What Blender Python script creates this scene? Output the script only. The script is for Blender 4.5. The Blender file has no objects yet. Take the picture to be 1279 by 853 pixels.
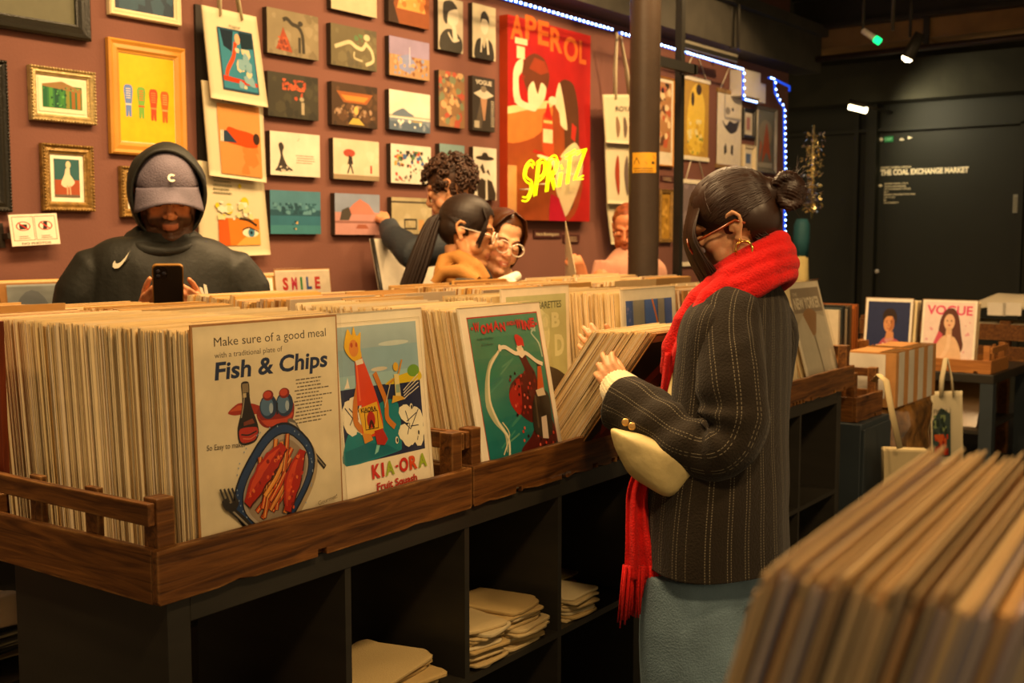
import bpy, bmesh, math, random
from mathutils import Vector, Matrix, noise as mnoise
R = random.Random(7)
SC = bpy.context.scene
COL = SC.collection
PI = math.pi

# ---------- camera numbers (used to turn measured sight lines into real places) ----------
F = 1418.; PITCH = math.atan(126.5 / F); YAW = math.radians(-52.8); CH = 1.34
_cy, _sy = math.cos(YAW), math.sin(YAW)
FW = Vector((-_sy * math.cos(PITCH), _cy * math.cos(PITCH), -math.sin(PITCH)))
RT = Vector((_cy, _sy, 0.))
UP = Vector((-_sy * math.sin(PITCH), _cy * math.sin(PITCH), math.cos(PITCH)))
def ray(x, y): return FW + RT * ((x - 639.5) / F) + UP * (-(y - 426.5) / F)
def onY(x, y, Y): r = ray(x, y); return r * (Y / r.y) + Vector((0, 0, CH))
def onX(x, y, X): r = ray(x, y); return r * (X / r.x) + Vector((0, 0, CH))
def onZ(x, y, Z): r = ray(x, y); return r * ((Z - CH) / r.z) + Vector((0, 0, CH))
def onD(x, y, D): return ray(x, y) * D + Vector((0, 0, CH))

def lin(c):
    if isinstance(c, str):
        c = c.lstrip('#'); c = tuple(int(c[i:i + 2], 16) / 255 for i in (0, 2, 4))
        return tuple((v / 12.92 if v <= .04045 else ((v + .055) / 1.055) ** 2.4) for v in c)
    return tuple(c)

# ---------- materials ----------
MATS = {}
def mat(name, col=(.5, .5, .5), rough=.6, spec=.4, metal=0., var=.12, scale=8., bump=0., bscale=60., emis=None, es=0., coat=0., stretch=None, sheen=0., trans=0., alpha=1.):
    if name in MATS: return MATS[name]
    m = bpy.data.materials.new(name); m.use_nodes = True; nt = m.node_tree; n = nt.nodes; L = nt.links
    p = n['Principled BSDF']; col = lin(col)
    p.inputs['Roughness'].default_value = rough; p.inputs['Metallic'].default_value = metal
    p.inputs['Specular IOR Level'].default_value = spec; p.inputs['Coat Weight'].default_value = coat
    p.inputs['Sheen Weight'].default_value = sheen; p.inputs['Transmission Weight'].default_value = trans
    p.inputs['Alpha'].default_value = alpha
    tc = n.new('ShaderNodeTexCoord'); mp = n.new('ShaderNodeMapping'); L.new(tc.outputs['Object'], mp.inputs['Vector'])
    if stretch: mp.inputs['Scale'].default_value = stretch
    nz = n.new('ShaderNodeTexNoise'); nz.inputs['Scale'].default_value = scale; nz.inputs['Detail'].default_value = 4
    L.new(mp.outputs['Vector'], nz.inputs['Vector'])
    rp = n.new('ShaderNodeValToRGB'); rp.color_ramp.elements[0].position = .3; rp.color_ramp.elements[1].position = .7
    rp.color_ramp.elements[0].color = tuple(c * (1 - var) for c in col) + (1,)
    rp.color_ramp.elements[1].color = tuple(min(1, c * (1 + var)) for c in col) + (1,)
    L.new(nz.outputs['Fac'], rp.inputs['Fac']); L.new(rp.outputs['Color'], p.inputs['Base Color'])
    if bump:
        b = n.new('ShaderNodeBump'); b.inputs['Strength'].default_value = bump; b.inputs['Distance'].default_value = .01
        n2 = n.new('ShaderNodeTexNoise'); n2.inputs['Scale'].default_value = bscale; n2.inputs['Detail'].default_value = 5
        L.new(mp.outputs['Vector'], n2.inputs['Vector']); L.new(n2.outputs['Fac'], b.inputs['Height']); L.new(b.outputs['Normal'], p.inputs['Normal'])
    if emis is not None:
        p.inputs['Emission Color'].default_value = lin(emis) + (1,); p.inputs['Emission Strength'].default_value = es
    MATS[name] = m; return m

def mat_attr(name, rough=.5, spec=.4, coat=0., var=.1, bump=0., bscale=200., sheen=0., scale=12., dye=1.):
    """colour comes from the mesh's own colour attribute (printed ink, dyed cloth)"""
    if name in MATS: return MATS[name]
    m = bpy.data.materials.new(name); m.use_nodes = True; nt = m.node_tree; n = nt.nodes; L = nt.links
    p = n['Principled BSDF']
    p.inputs['Roughness'].default_value = rough; p.inputs['Specular IOR Level'].default_value = spec; p.inputs['Coat Weight'].default_value = coat
    p.inputs['Coat Roughness'].default_value = .15; p.inputs['Sheen Weight'].default_value = sheen
    a = n.new('ShaderNodeAttribute'); a.attribute_name = 'Col'
    tc = n.new('ShaderNodeTexCoord'); nz = n.new('ShaderNodeTexNoise'); nz.inputs['Scale'].default_value = scale; nz.inputs['Detail'].default_value = 5
    L.new(tc.outputs['Object'], nz.inputs['Vector'])
    mr = n.new('ShaderNodeMapRange'); mr.inputs['To Min'].default_value = (1 - var) * dye; mr.inputs['To Max'].default_value = (1 + var * .6) * dye
    L.new(nz.outputs['Fac'], mr.inputs['Value'])
    mx = n.new('ShaderNodeVectorMath'); mx.operation = 'SCALE'
    L.new(a.outputs['Color'], mx.inputs[0]); L.new(mr.outputs['Result'], mx.inputs['Scale']); L.new(mx.outputs['Vector'], p.inputs['Base Color'])
    if bump:
        b = n.new('ShaderNodeBump'); b.inputs['Strength'].default_value = bump; b.inputs['Distance'].default_value = .005
        n2 = n.new('ShaderNodeTexNoise'); n2.inputs['Scale'].default_value = bscale; n2.inputs['Detail'].default_value = 4
        L.new(tc.outputs['Object'], n2.inputs['Vector']); L.new(n2.outputs['Fac'], b.inputs['Height']); L.new(b.outputs['Normal'], p.inputs['Normal'])
    MATS[name] = m; return m

def mat_wood(name, dark, light, worn, rough=.5, scale=(1, 14, 14), wear=.5):
    if name in MATS: return MATS[name]
    m = bpy.data.materials.new(name); m.use_nodes = True; nt = m.node_tree; n = nt.nodes; L = nt.links
    p = n['Principled BSDF']; p.inputs['Roughness'].default_value = rough; p.inputs['Specular IOR Level'].default_value = .3
    tc = n.new('ShaderNodeTexCoord'); mp = n.new('ShaderNodeMapping'); mp.inputs['Scale'].default_value = scale
    L.new(tc.outputs['Object'], mp.inputs['Vector'])
    nz = n.new('ShaderNodeTexNoise'); nz.inputs['Scale'].default_value = 5; nz.inputs['Detail'].default_value = 8; nz.inputs['Distortion'].default_value = 1.2
    L.new(mp.outputs['Vector'], nz.inputs['Vector'])
    rp = n.new('ShaderNodeValToRGB'); e = rp.color_ramp.elements
    e[0].position = .3; e[0].color = lin(dark) + (1,); e[1].position = .72; e[1].color = lin(light) + (1,)
    L.new(nz.outputs['Fac'], rp.inputs['Fac'])
    # worn paler edges and rubbed patches
    bv = n.new('ShaderNodeBevel'); bv.samples = 4; bv.inputs['Radius'].default_value = .008
    ge = n.new('ShaderNodeNewGeometry'); dt = n.new('ShaderNodeVectorMath'); dt.operation = 'DOT_PRODUCT'
    L.new(bv.outputs['Normal'], dt.inputs[0]); L.new(ge.outputs['Normal'], dt.inputs[1])
    mr = n.new('ShaderNodeMapRange'); mr.inputs['From Min'].default_value = 1.; mr.inputs['From Max'].default_value = .8; L.new(dt.outputs['Value'], mr.inputs['Value'])
    n3 = n.new('ShaderNodeTexNoise'); n3.inputs['Scale'].default_value = 14; n3.inputs['Detail'].default_value = 6; L.new(tc.outputs['Object'], n3.inputs['Vector'])
    m2 = n.new('ShaderNodeMapRange'); m2.inputs['From Min'].default_value = .42; m2.inputs['From Max'].default_value = .62; L.new(n3.outputs['Fac'], m2.inputs['Value'])
    ml = n.new('ShaderNodeMath'); ml.operation = 'MULTIPLY'; L.new(mr.outputs['Result'], ml.inputs[0]); L.new(m2.outputs['Result'], ml.inputs[1])
    m3 = n.new('ShaderNodeMath'); m3.operation = 'MULTIPLY'; m3.inputs[1].default_value = wear; L.new(ml.outputs[0], m3.inputs[0])
    mx = n.new('ShaderNodeMix'); mx.data_type = 'RGBA'; L.new(m3.outputs[0], mx.inputs['Factor']); L.new(rp.outputs['Color'], mx.inputs['A']); mx.inputs['B'].default_value = lin(worn) + (1,)
    L.new(mx.outputs['Result'], p.inputs['Base Color'])
    b = n.new('ShaderNodeBump'); b.inputs['Strength'].default_value = .35; b.inputs['Distance'].default_value = .004
    L.new(nz.outputs['Fac'], b.inputs['Height']); L.new(b.outputs['Normal'], p.inputs['Normal'])
    MATS[name] = m; return m

def mat_film(name='clear sleeve film'):
    if name in MATS: return MATS[name]
    m = bpy.data.materials.new(name); m.use_nodes = True; nt = m.node_tree; n = nt.nodes; L = nt.links
    for x in list(n):
        if x.type == 'BSDF_PRINCIPLED': n.remove(x)
    out = [x for x in n if x.type == 'OUTPUT_MATERIAL'][0]
    t = n.new('ShaderNodeBsdfTransparent'); t.inputs['Color'].default_value = (.96, .95, .93, 1)
    g = n.new('ShaderNodeBsdfGlossy'); g.inputs['Roughness'].default_value = .12; g.inputs['Color'].default_value = (.9, .9, .9, 1)
    fr = n.new('ShaderNodeFresnel'); fr.inputs['IOR'].default_value = 1.25
    tc = n.new('ShaderNodeTexCoord'); nz = n.new('ShaderNodeTexNoise'); nz.inputs['Scale'].default_value = 9; L.new(tc.outputs['Object'], nz.inputs['Vector'])
    b = n.new('ShaderNodeBump'); b.inputs['Strength'].default_value = .25; b.inputs['Distance'].default_value = .01; L.new(nz.outputs['Fac'], b.inputs['Height'])
    L.new(b.outputs['Normal'], g.inputs['Normal']); L.new(b.outputs['Normal'], fr.inputs['Normal'])
    mx = n.new('ShaderNodeMixShader'); L.new(fr.outputs[0], mx.inputs[0]); L.new(t.outputs[0], mx.inputs[1]); L.new(g.outputs[0], mx.inputs[2]); L.new(mx.outputs[0], out.inputs['Surface'])
    MATS[name] = m; return m

# ---------- tagging ----------
def tag(o, label=None, cat=None, group=None, kind=None):
    if label: o['label'] = label
    if cat: o['category'] = cat
    if group: o['group'] = group
    if kind: o['kind'] = kind
    return o
def empty(name, loc=(0, 0, 0), rz=0., label=None, cat=None, group=None, rx=0.):
    o = bpy.data.objects.new(name, None); o.empty_display_size = .05
    COL.objects.link(o); o.location = loc; o.rotation_euler = (rx, 0, rz)
    return tag(o, label, cat, group)
def world_of(o):
    m = o.matrix_basis.copy(); p = o.parent
    while p: m = p.matrix_basis @ m; p = p.parent
    return m
def copy_tree(o, parent=None):
    c = o.copy(); COL.objects.link(c); c.parent = parent
    for ch in [x for x in bpy.data.objects if x.parent == o]: copy_tree(ch, c)
    return c

# ---------- mesh builder ----------
class MB:
    def __init__(s): s.v = []; s.f = []; s.c = []; s.m = []; s.uv = []; s.sm = []
    def face(s, idx, col=(1, 1, 1), mi=0, uv=None, smooth=False):
        s.f.append(tuple(idx)); s.c.append(col); s.m.append(mi); s.uv.append(uv); s.sm.append(smooth)
    def add(s, pts): b = len(s.v); s.v.extend([tuple(p) for p in pts]); return b
    def box(s, lo, hi, M=None, col=(1, 1, 1), mi=0):
        (x0, y0, z0), (x1, y1, z1) = lo, hi
        P = [(x0, y0, z0), (x1, y0, z0), (x1, y1, z0), (x0, y1, z0), (x0, y0, z1), (x1, y0, z1), (x1, y1, z1), (x0, y1, z1)]
        if M: P = [M @ Vector(p) for p in P]
        b = s.add(P)
        for q in ((0, 3, 2, 1), (4, 5, 6, 7), (0, 1, 5, 4), (1, 2, 6, 5), (2, 3, 7, 6), (3, 0, 4, 7)): s.face([b + i for i in q], col, mi)
        return s
    def prism(s, poly, d0, d1, M=None, col=(1, 1, 1), mi=0, plane='xz'):
        """polygon in xz (counter-clockwise seen from -y), extruded along y"""
        def T(a, b, d): return Vector((a, d, b)) if plane == 'xz' else (Vector((d, a, b)) if plane == 'yz' else Vector((a, b, d)))
        A = [T(a, b, d0) for a, b in poly]; B = [T(a, b, d1) for a, b in poly]
        if M: A = [M @ p for p in A]; B = [M @ p for p in B]
        n = len(poly); i = s.add(A); j = s.add(B)
        s.face([i + k for k in range(n)], col, mi); s.face([j + k for k in reversed(range(n))], col, mi)
        for k in range(n): s.face((i + k, j + k, j + (k + 1) % n, i + (k + 1) % n), col, mi)
        return s
    def loft(s, rings, cap=True, col=(1, 1, 1), mi=0, smooth=True, closed=True, us=1., vs=1.):
        n = len(rings[0]); base = [s.add(r) for r in rings]
        ln = [0.]
        for a, b in zip(rings, rings[1:]): ln.append(ln[-1] + (Vector(a[0]) - Vector(b[0])).length)
        per = [0.]
        r = rings[len(rings) // 2]
        for k in range(n): per.append(per[-1] + (Vector(r[k]) - Vector(r[(k + 1) % n])).length)
        m = n if closed else n - 1
        for i in range(len(rings) - 1):
            c = col[i] if isinstance(col, list) else col
            for k in range(m):
                k2 = (k + 1) % n
                s.face((base[i] + k, base[i] + k2, base[i + 1] + k2, base[i + 1] + k), c, mi,
                       ((per[k] * us, ln[i] * vs), (per[k + 1] * us, ln[i] * vs), (per[k + 1] * us, ln[i + 1] * vs), (per[k] * us, ln[i + 1] * vs)), smooth)
        if cap and closed:
            s.face([base[0] + k for k in reversed(range(n))], col[0] if isinstance(col, list) else col, mi, None, smooth)
            s.face([base[-1] + k for k in range(n)], col[-1] if isinstance(col, list) else col, mi, None, smooth)
        return s
    def tube(s, pts, r, n=10, col=(1, 1, 1), mi=0, cap=True, flat=None, us=1., vs=1., smooth=True):
        """r: number or list; flat: (sx, sy) scale of the section"""
        pts = [Vector(p) for p in pts]; rs = r if isinstance(r, (list, tuple)) else [r] * len(pts)
        rings = []; prev = None
        for i, p in enumerate(pts):
            t = (pts[min(i + 1, len(pts) - 1)] - pts[max(i - 1, 0)])
            t = t.normalized() if t.length > 1e-9 else Vector((0, 0, 1))
            if prev is None:
                a = Vector((0, 0, 1)) if abs(t.z) < .9 else Vector((1, 0, 0)); u = t.cross(a).normalized()
            else:
                u = (prev - t * prev.dot(t)); u = u.normalized() if u.length > 1e-6 else t.orthogonal().normalized()
            prev = u; w = t.cross(u)
            fx, fy = flat if flat else (1, 1)
            rings.append([p + (u * math.cos(2 * PI * k / n) * fx + w * math.sin(2 * PI * k / n) * fy) * rs[i] for k in range(n)])
        return s.loft(rings, cap, col, mi, smooth, us=us, vs=vs)
    def lathe(s, prof, c=(0, 0, 0), n=20, M=None, col=(1, 1, 1), mi=0, smooth=True):
        rings = []
        for r, z in prof:
            rg = [Vector((r * math.cos(2 * PI * k / n), r * math.sin(2 * PI * k / n), z)) for k in range(n)]
            rg = [(M @ p) if M else p for p in rg]; rings.append([p + Vector(c) for p in rg])
        return s.loft(rings, True, col, mi, smooth)
    def ball(s, c, r, n=16, col=(1, 1, 1), mi=0, M=None):
        c = Vector(c); rx, ry, rz = (r, r, r) if not isinstance(r, (tuple, list)) else r
        rings = []
        m = max(6, n // 2)
        for i in range(m + 1):
            th = PI * i / m; th = min(max(th, .02), PI - .02)
            rg = [Vector((rx * math.sin(th) * math.cos(2 * PI * k / n), ry * math.sin(th) * math.sin(2 * PI * k / n), -rz * math.cos(th))) for k in range(n)]
            rg = [((M.to_3x3() @ p) if M else p) + c for p in rg]; rings.append(rg)
        return s.loft(rings, True, col, mi, True)
    def art(s, A, M, mi=0):
        """lay a flat picture (class Art) on a surface; M maps (x right, y up, z out)"""
        for pts, faces, col, z in A.layers:
            b = s.add([M @ Vector((p[0], p[1], z)) for p in pts])
            for f in faces: s.face([b + i for i in f], col, mi)
        return s
    def build(s, name, mats, parent=None, loc=None, bevel=0., subsurf=0, disp=None, weld=False):
        if not isinstance(mats, (list, tuple)): mats = [mats]
        me = bpy.data.meshes.new(name)
        vv = s.v
        if parent is not None:
            W = world_of(parent).inverted(); vv = [tuple(W @ Vector(p)) for p in vv]
        elif loc is not None: vv = [(p[0] - loc[0], p[1] - loc[1], p[2] - loc[2]) for p in vv]
        me.from_pydata(vv, [], s.f)
        for m in mats: me.materials.append(m)
        me.polygons.foreach_set('material_index', s.m); me.polygons.foreach_set('use_smooth', s.sm)
        ca = me.color_attributes.new('Col', 'FLOAT_COLOR', 'CORNER')
        uvl = me.uv_layers.new(name='UVMap')
        cols = []; uvs = []
        for f, c, uv in zip(s.f, s.c, s.uv):
            for k in range(len(f)):
                cols.extend((c[0], c[1], c[2], 1.)); uvs.extend(uv[k] if uv else (0., 0.))
        ca.data.foreach_set('color', cols); uvl.data.foreach_set('uv', uvs)
        me.update()
        o = bpy.data.objects.new(name, me); COL.objects.link(o)
        if parent is not None: o.parent = parent
        elif loc is not None: o.location = loc
        if bevel:
            b = o.modifiers.new('b', 'BEVEL'); b.width = bevel; b.segments = 2; b.limit_method = 'ANGLE'; b.angle_limit = .6; b.harden_normals = False
        if subsurf:
            b = o.modifiers.new('s', 'SUBSURF'); b.levels = subsurf; b.render_levels = subsurf
        return o

# ---------- flat picture class ----------
_tc = {}
def text_geo(s, bold=0., shear=0., res=3, space=1.):
    k = (s, bold, shear, res, space)
    if k in _tc: return _tc[k]
    cu = bpy.data.curves.new('t', 'FONT'); cu.body = s; cu.size = 1; cu.offset = bold; cu.shear = shear; cu.resolution_u = res; cu.space_character = space
    ob = bpy.data.objects.new('t', cu); COL.objects.link(ob)
    dg = bpy.context.evaluated_depsgraph_get(); dg.update()
    me = ob.evaluated_get(dg).to_mesh()
    pts = [(v.co.x, v.co.y) for v in me.vertices]; fs = [tuple(p.vertices) for p in me.polygons]
    ob.evaluated_get(dg).to_mesh_clear(); bpy.data.objects.remove(ob); bpy.data.curves.remove(cu)
    x0 = min(p[0] for p in pts); x1 = max(p[0] for p in pts)
    pts = [(p[0] - x0, p[1]) for p in pts]
    _tc[k] = (pts, fs, x1 - x0); return _tc[k]
class Art:
    """coordinates: x 0..1 left to right, y 0..1 bottom to top, scaled to w x h metres"""
    def __init__(s, w, h, bg=None, z0=.0002, dz=.00003):
        s.w, s.h, s.z, s.dz, s.layers = w, h, z0, dz, []
        if bg: s.rect(0, 0, 1, 1, bg)
    def _l(s, pts, faces, col):
        s.layers.append(([(p[0] * s.w, p[1] * s.h) for p in pts], faces, lin(col), s.z)); s.z += s.dz; return s
    def rect(s, x0, y0, x1, y1, col): return s._l([(x0, y0), (x1, y0), (x1, y1), (x0, y1)], [(0, 1, 2, 3)], col)
    @staticmethod
    def rnd(P, closed, n=4):
        if len(P) > 26: return P
        out = []; N = len(P)
        for i in range(N if closed else N - 1):
            a, b, c, d = [P[(i + k) % N] if closed else P[min(max(i + k, 0), N - 1)] for k in (-1, 0, 1, 2)]
            for k in range(n):
                t = k / n; out.append(tuple(.5 * (2 * b[j] + (c[j] - a[j]) * t * .8 + (2 * a[j] - 5 * b[j] + 4 * c[j] - d[j]) * t * t * .8 + (-a[j] + 3 * b[j] - 3 * c[j] + d[j]) * t ** 3 * .8 + 2 * (c[j] - b[j]) * t * .2) for j in (0, 1)))
        if not closed: out.append(P[-1])
        return out
    def poly(s, pts, col):
        if len(pts) >= 6: pts = [(min(max(x, 0), 1), min(max(y, 0), 1)) for x, y in s.rnd(pts, True)]
        return s._l(pts, [tuple(range(len(pts)))], col)
    def ell(s, cx, cy, rx, ry, col, n=20, rot=0.):
        c, d = math.cos(rot), math.sin(rot); a = s.w / s.h; P = []
        for k in range(n):
            u, v = rx * math.cos(2 * PI * k / n), ry * math.sin(2 * PI * k / n) / a
            P.append((cx + u * c - v * d, cy + (u * d + v * c) * a))
        return s._l(P, [tuple(range(n))], col)
    def line(s, pts, wd, col, taper=False):
        """wd as a share of the width"""
        pts = s.rnd(pts, False) if len(pts) >= 3 else pts
        a = s.w / s.h; P = [Vector((p[0], p[1] / a)) for p in pts]; Lf = []; Rt = []
        for i, p in enumerate(P):
            t = P[min(i + 1, len(P) - 1)] - P[max(i - 1, 0)]; t = t.normalized() if t.length > 0 else Vector((1, 0))
            nn = Vector((-t.y, t.x)); w2 = wd / 2 * (1 if not taper else max(.15, math.sin(PI * (i + .5) / len(P))))
            Lf.append(p + nn * w2); Rt.append(p - nn * w2)
        pts2 = [(q.x, q.y * a) for q in Lf + Rt]; n = len(P)
        return s._l(pts2, [(n + i, n + i + 1, i + 1, i) for i in range(n - 1)], col)
    def frame(s, x0, y0, x1, y1, t, col):
        s.z -= 0; a = s.w / s.h
        for r in ((x0, y0, x1, y0 + t * a), (x0, y1 - t * a, x1, y1), (x0, y0, x0 + t, y1), (x1 - t, y0, x1, y1)): s.rect(*r, col); s.z -= s.dz * .6
        s.z += s.dz; return s
    def text(s, t, x, y, w=None, h=None, col='#222222', bold=0., shear=0., rot=0.):
        """w: width share, h: cap height share (of height)"""
        pts, fs, W = text_geo(t, bold, shear)
        sx = (w * s.w / W) if w else (h * s.h / .7); sy = (h * s.h / .7) if h else sx
        c, d = math.cos(rot), math.sin(rot); P = []
        for px, py in pts:
            u, v = px * sx, py * sy; P.append(((u * c - v * d) / s.w + x, (u * d + v * c) / s.h + y))
        return s._l(P, fs, col)
    def lines_of_text(s, x0, x1, y0, y1, n, col, seed=1, ragged=.2, t=.45):
        r = random.Random(seed); st = (y1 - y0) / n; P = []; Fc = []
        for i in range(n):
            y = y1 - (i + 1) * st; x = x0 + r.random() * ragged * (x1 - x0) * .3
            xe = x1 - r.random() * ragged * (x1 - x0)
            while x < xe:
                w = (x1 - x0) * r.uniform(.04, .12); b = len(P)
                P += [(x, y), (min(x + w, xe), y), (min(x + w, xe), y + st * t), (x, y + st * t)]; Fc.append((b, b + 1, b + 2, b + 3)); x += w + (x1 - x0) * .02
        return s._l(P, Fc, col)
    def blobs(s, x0, y0, x1, y1, n, cols, rmin, rmax, seed=1):
        r = random.Random(seed)
        for c in cols:
            for i in range(n):
                P = []; Fc = []
                cx, cy = r.uniform(x0, x1), r.uniform(y0, y1); k = r.randint(5, 8); b = len(P); rr = r.uniform(rmin, rmax); a = s.w / s.h; ph = r.random() * 6
                P += [(min(max(cx + rr * r.uniform(.6, 1.2) * math.cos(ph + 2 * PI * j / k), x0), x1), min(max(cy + rr * r.uniform(.6, 1.2) * a * math.sin(ph + 2 * PI * j / k), y0), y1)) for j in range(k)]
                Fc.append(tuple(b + j for j in range(k)))
                s._l(P, Fc, c); s.z -= s.dz * .7
        return s
def face_M(origin, right, up):
    right = Vector(right).normalized(); up = Vector(up).normalized(); n = right.cross(up)
    return Matrix(((right.x, up.x, n.x, origin[0]), (right.y, up.y, n.y, origin[1]), (right.z, up.z, n.z, origin[2]), (0, 0, 0, 1)))

PRINT = mat_attr('printed paper', rough=.45, spec=.35, var=.16, scale=28)
SLEEVED = mat_attr('sleeved print', rough=.3, spec=.5, coat=.35, var=.12, scale=30)
CANVAS = mat_attr('printed canvas', rough=.7, spec=.25, dye=.80, var=.26, bump=.2, bscale=400)
CLOTHP = mat_attr('printed cotton', dye=.82, rough=.9, spec=.1, var=.08, bump=.4, bscale=300)
FILM = mat_film()
# =====================================================================================
# SETTING
# =====================================================================================
M_MAROON = mat('maroon wall paint', '#714a3e', rough=.75, spec=.2, var=.06, scale=2.5, bump=.12, bscale=90)
M_BLACK = mat('black painted ceiling', '#2b2a20', rough=.8, spec=.15, var=.25, scale=3, bump=.3, bscale=14)
M_PANEL = mat('dark green panel paint', '#25261d', rough=.6, spec=.25, var=.12, scale=1.5)
M_FLOOR = mat('dark concrete floor', '#2a2620', rough=.6, spec=.3, var=.25, scale=4, bump=.2, bscale=40)
M_BLKW = mat('black brown laminate', '#2a2720', rough=.42, spec=.4, var=.15, scale=4, bump=.06, bscale=120, stretch=(1, 1, 6))
M_STEEL = mat('dark painted steel', '#2f2b22', rough=.5, spec=.4, var=.2, scale=8)
M_DUCT = mat('dull brown duct metal', '#8c6a40', rough=.6, spec=.3, var=.2, scale=5)
M_PILLAR = mat('brown painted iron', '#33261a', rough=.45, spec=.4, var=.15, scale=6, bump=.1)
M_WHITEP = mat('off white plastic', '#cfc8bb', rough=.5, var=.04)
M_CARD = mat('brown cardboard', '#a9773f', rough=.8, var=.1, scale=20)
M_CARDD = mat('white card', '#d6cdbb', rough=.6, var=.04)
WOOD = mat_wood('old crate wood', '#3c210c', '#7a4c20', '#b98748', wear=.8)
WOODY = mat_wood('old crate wood end', '#3c210c', '#7a4c20', '#b98748', scale=(14, 1, 14), wear=.8)
WOODL = mat_wood('orange crate wood', '#8a5526', '#b87a3c', '#d09a5a', wear=.2)
WOODR = mat_wood('red brown veneer', '#571f0a', '#7d3412', '#8a4a20', scale=(14, 14, 1), wear=0.1)

def structure(name, mb, m): return tag(mb.build(name, m), kind='structure')
structure('floor', MB().box((-3, -2.5, -.1), (12.2, 4.2, 0)), M_FLOOR)
WALL_Z = 3.35
structure('wall_back', MB().box((-3, 4.0, 0), (9.1, 4.15, WALL_Z)), M_MAROON)
# dark market hall wall at the right with boards and seams
w = MB(); XR = 10.0
w.box((XR, -2.5, 0), (XR + .15, 6.2, WALL_Z))
structure('wall_right', w, M_PANEL)
structure('wall_beyond', MB().box((9.1, 6.1, 0), (10.0, 6.2, WALL_Z)), M_PANEL)
t1 = MB(); t1.box((XR - .05, -2.5, 2.285), (XR, 6.1, 2.315)); structure('trim_1', t1, M_PANEL)
t2 = MB(); t2.box((XR - .09, 3.53, 0), (XR, 3.62, 2.62)); t2.box((XR - .05, 2.32, 0), (XR, 2.36, 2.3)); t2.box((XR - .06, 3.70, 0), (XR, 3.74, 2.55)); structure('trim_2', t2, M_PANEL)
structure('ceiling', MB().box((-3, -2.5, WALL_Z), (12.2, 6.2, WALL_Z + .1)), M_BLACK)
# fascia over the picture wall
t3 = MB(); t3.box((3.0, 3.78, 2.73), (9.25, 4.0, 3.02)); t3.box((3.0, 3.72, 3.02), (9.4, 4.0, 3.1)); structure('trim_3', t3, mat('grey fascia paint', '#3f3b33', rough=.6, var=.15))

# ceiling services
def pipe(name, a, b, r, label, m=M_STEEL, n=12):
    o = MB().tube([a, b], r, n).build(name, m, loc=a); return tag(o, label, 'pipe')
bx = MB()
for i in range(6):
    pass
def beam(x, label, y0=-2.5, y1=4.0, z=3.05, wd=.12, h=.3):
    b = MB(); b.box((x - wd / 2, y0, z), (x + wd / 2, y1, z + .03)); b.box((x - .012, y0, z + .03), (x + .012, y1, z + h - .03)); b.box((x - wd / 2, y0, z + h - .03), (x + wd / 2, y1, z + h))
    tag(b.build('ceiling_beam', M_STEEL), label, 'beam', 'dark ceiling beams')
beam(5.4, 'dark steel ceiling beam just right of the two iron posts'); beam(7.4, 'dark steel ceiling beam in the middle of the ceiling over the dark hall'); beam(9.2, 'dark steel ceiling beam nearest the dark sign wall', z=3.08, h=.27)
t4 = MB(); t4.box((9.72, -2.5, 2.52), (XR, 6.1, 2.86)); t4.box((9.80, -2.5, 2.86), (XR, 6.1, WALL_Z)); structure('trim_4', t4, M_BLACK)
d = MB(); d.box((9.25, .6, 2.93), (9.65, 4.05, 3.16)); d.box((9.23, 2.1, 2.91), (9.67, 2.16, 3.18)); d.box((9.23, 2.9, 2.91), (9.67, 2.93, 3.18))
dc = empty('air_duct', (9.45, 2.3, 2.93), 0, 'long brown rectangular air duct under the black ceiling', 'duct')
d.build('duct', M_DUCT, dc)
b = MB()
for y in (2.13, 2.91, 1.4): b.box((9.2, y - .02, 2.88), (9.24, y + .02, 3.35))
b.build('bracket', M_STEEL, dc)
pipe('conduit_pipe', (9.15, -.5, 2.87), (9.15, 3.9, 2.83), .025, 'thin grey pipe running along the underside of the brown duct', M_PILLAR)
cab = MB(); rr = random.Random(3)
for k in range(6):
    cab.tube([(9.1, 2.0 - .02 * k, 2.9 + .01 * k), (9.1, 1.7, 2.93 + .03 * math.sin(k)), (9.1, 1.35, 2.97 + .012 * k), (9.1, 1.1, 3.02)], .012, 6)
tag(cab.build('cable_bundle', M_DUCT), 'bundle of loose brown cables sagging at the end of the duct', 'cable')
tag(MB().tube([(6.6, 2.05, 3.35), (6.9, 2.15, 2.98)], .03, 8).build('ceiling_strut', mat('rust orange steel', '#8a4a1c', rough=.7)), 'short slanting orange ceiling strut at the top of the picture', 'strut')
for k, (x, y, z0) in enumerate([(913, 0, 2.9), (922, 0, 2.9), (1115, 0, 2.75)]):
    a = onX(x, 60 if k < 2 else 38, 7.6)
    pipe('hanging_rod', (a.x, a.y, a.z), (a.x, a.y, 3.35), .012, ['left one of the pair of thin hanging ceiling rods', 'right one of the pair of thin hanging ceiling rods', 'single thin ceiling rod right of the green lamp'][k])

# lamps of the hall
M_LAMP = mat('lit warm lamp', '#fff0d0', emis='#ffe0a8', es=14)
M_GREEN = mat('green indicator', '#00c060', emis='#10e070', es=2.2)
p = onX(1136, 67, 8.6)
sp = empty('spotlight', p, 0, 'small bright white ceiling spotlight hanging right of the green lamp', 'spotlight')
q = MB(); Mx = Matrix.Translation(p) @ Matrix.Rotation(.5, 4, 'X')
q.lathe([(.0, .16), (.04, .16), (.045, .02), (.05, -.02), (.045, -.03)], M=Mx); q.tube([p + Vector((0, 0, .12)), (p.x, p.y, 3.35)], .012, 8); q.build('housing', M_STEEL, sp)
q = MB(); q.lathe([(.001, -.034), (.042, -.034), (.03, -.055), (.001, -.065)], M=Mx); q.build('bulb', M_LAMP, sp)
p = onX(1090, 45, 8.0)
sp = empty('track_lamp', p, 0, 'slim white track lamp with a glowing green end on the ceiling', 'lamp')
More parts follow.
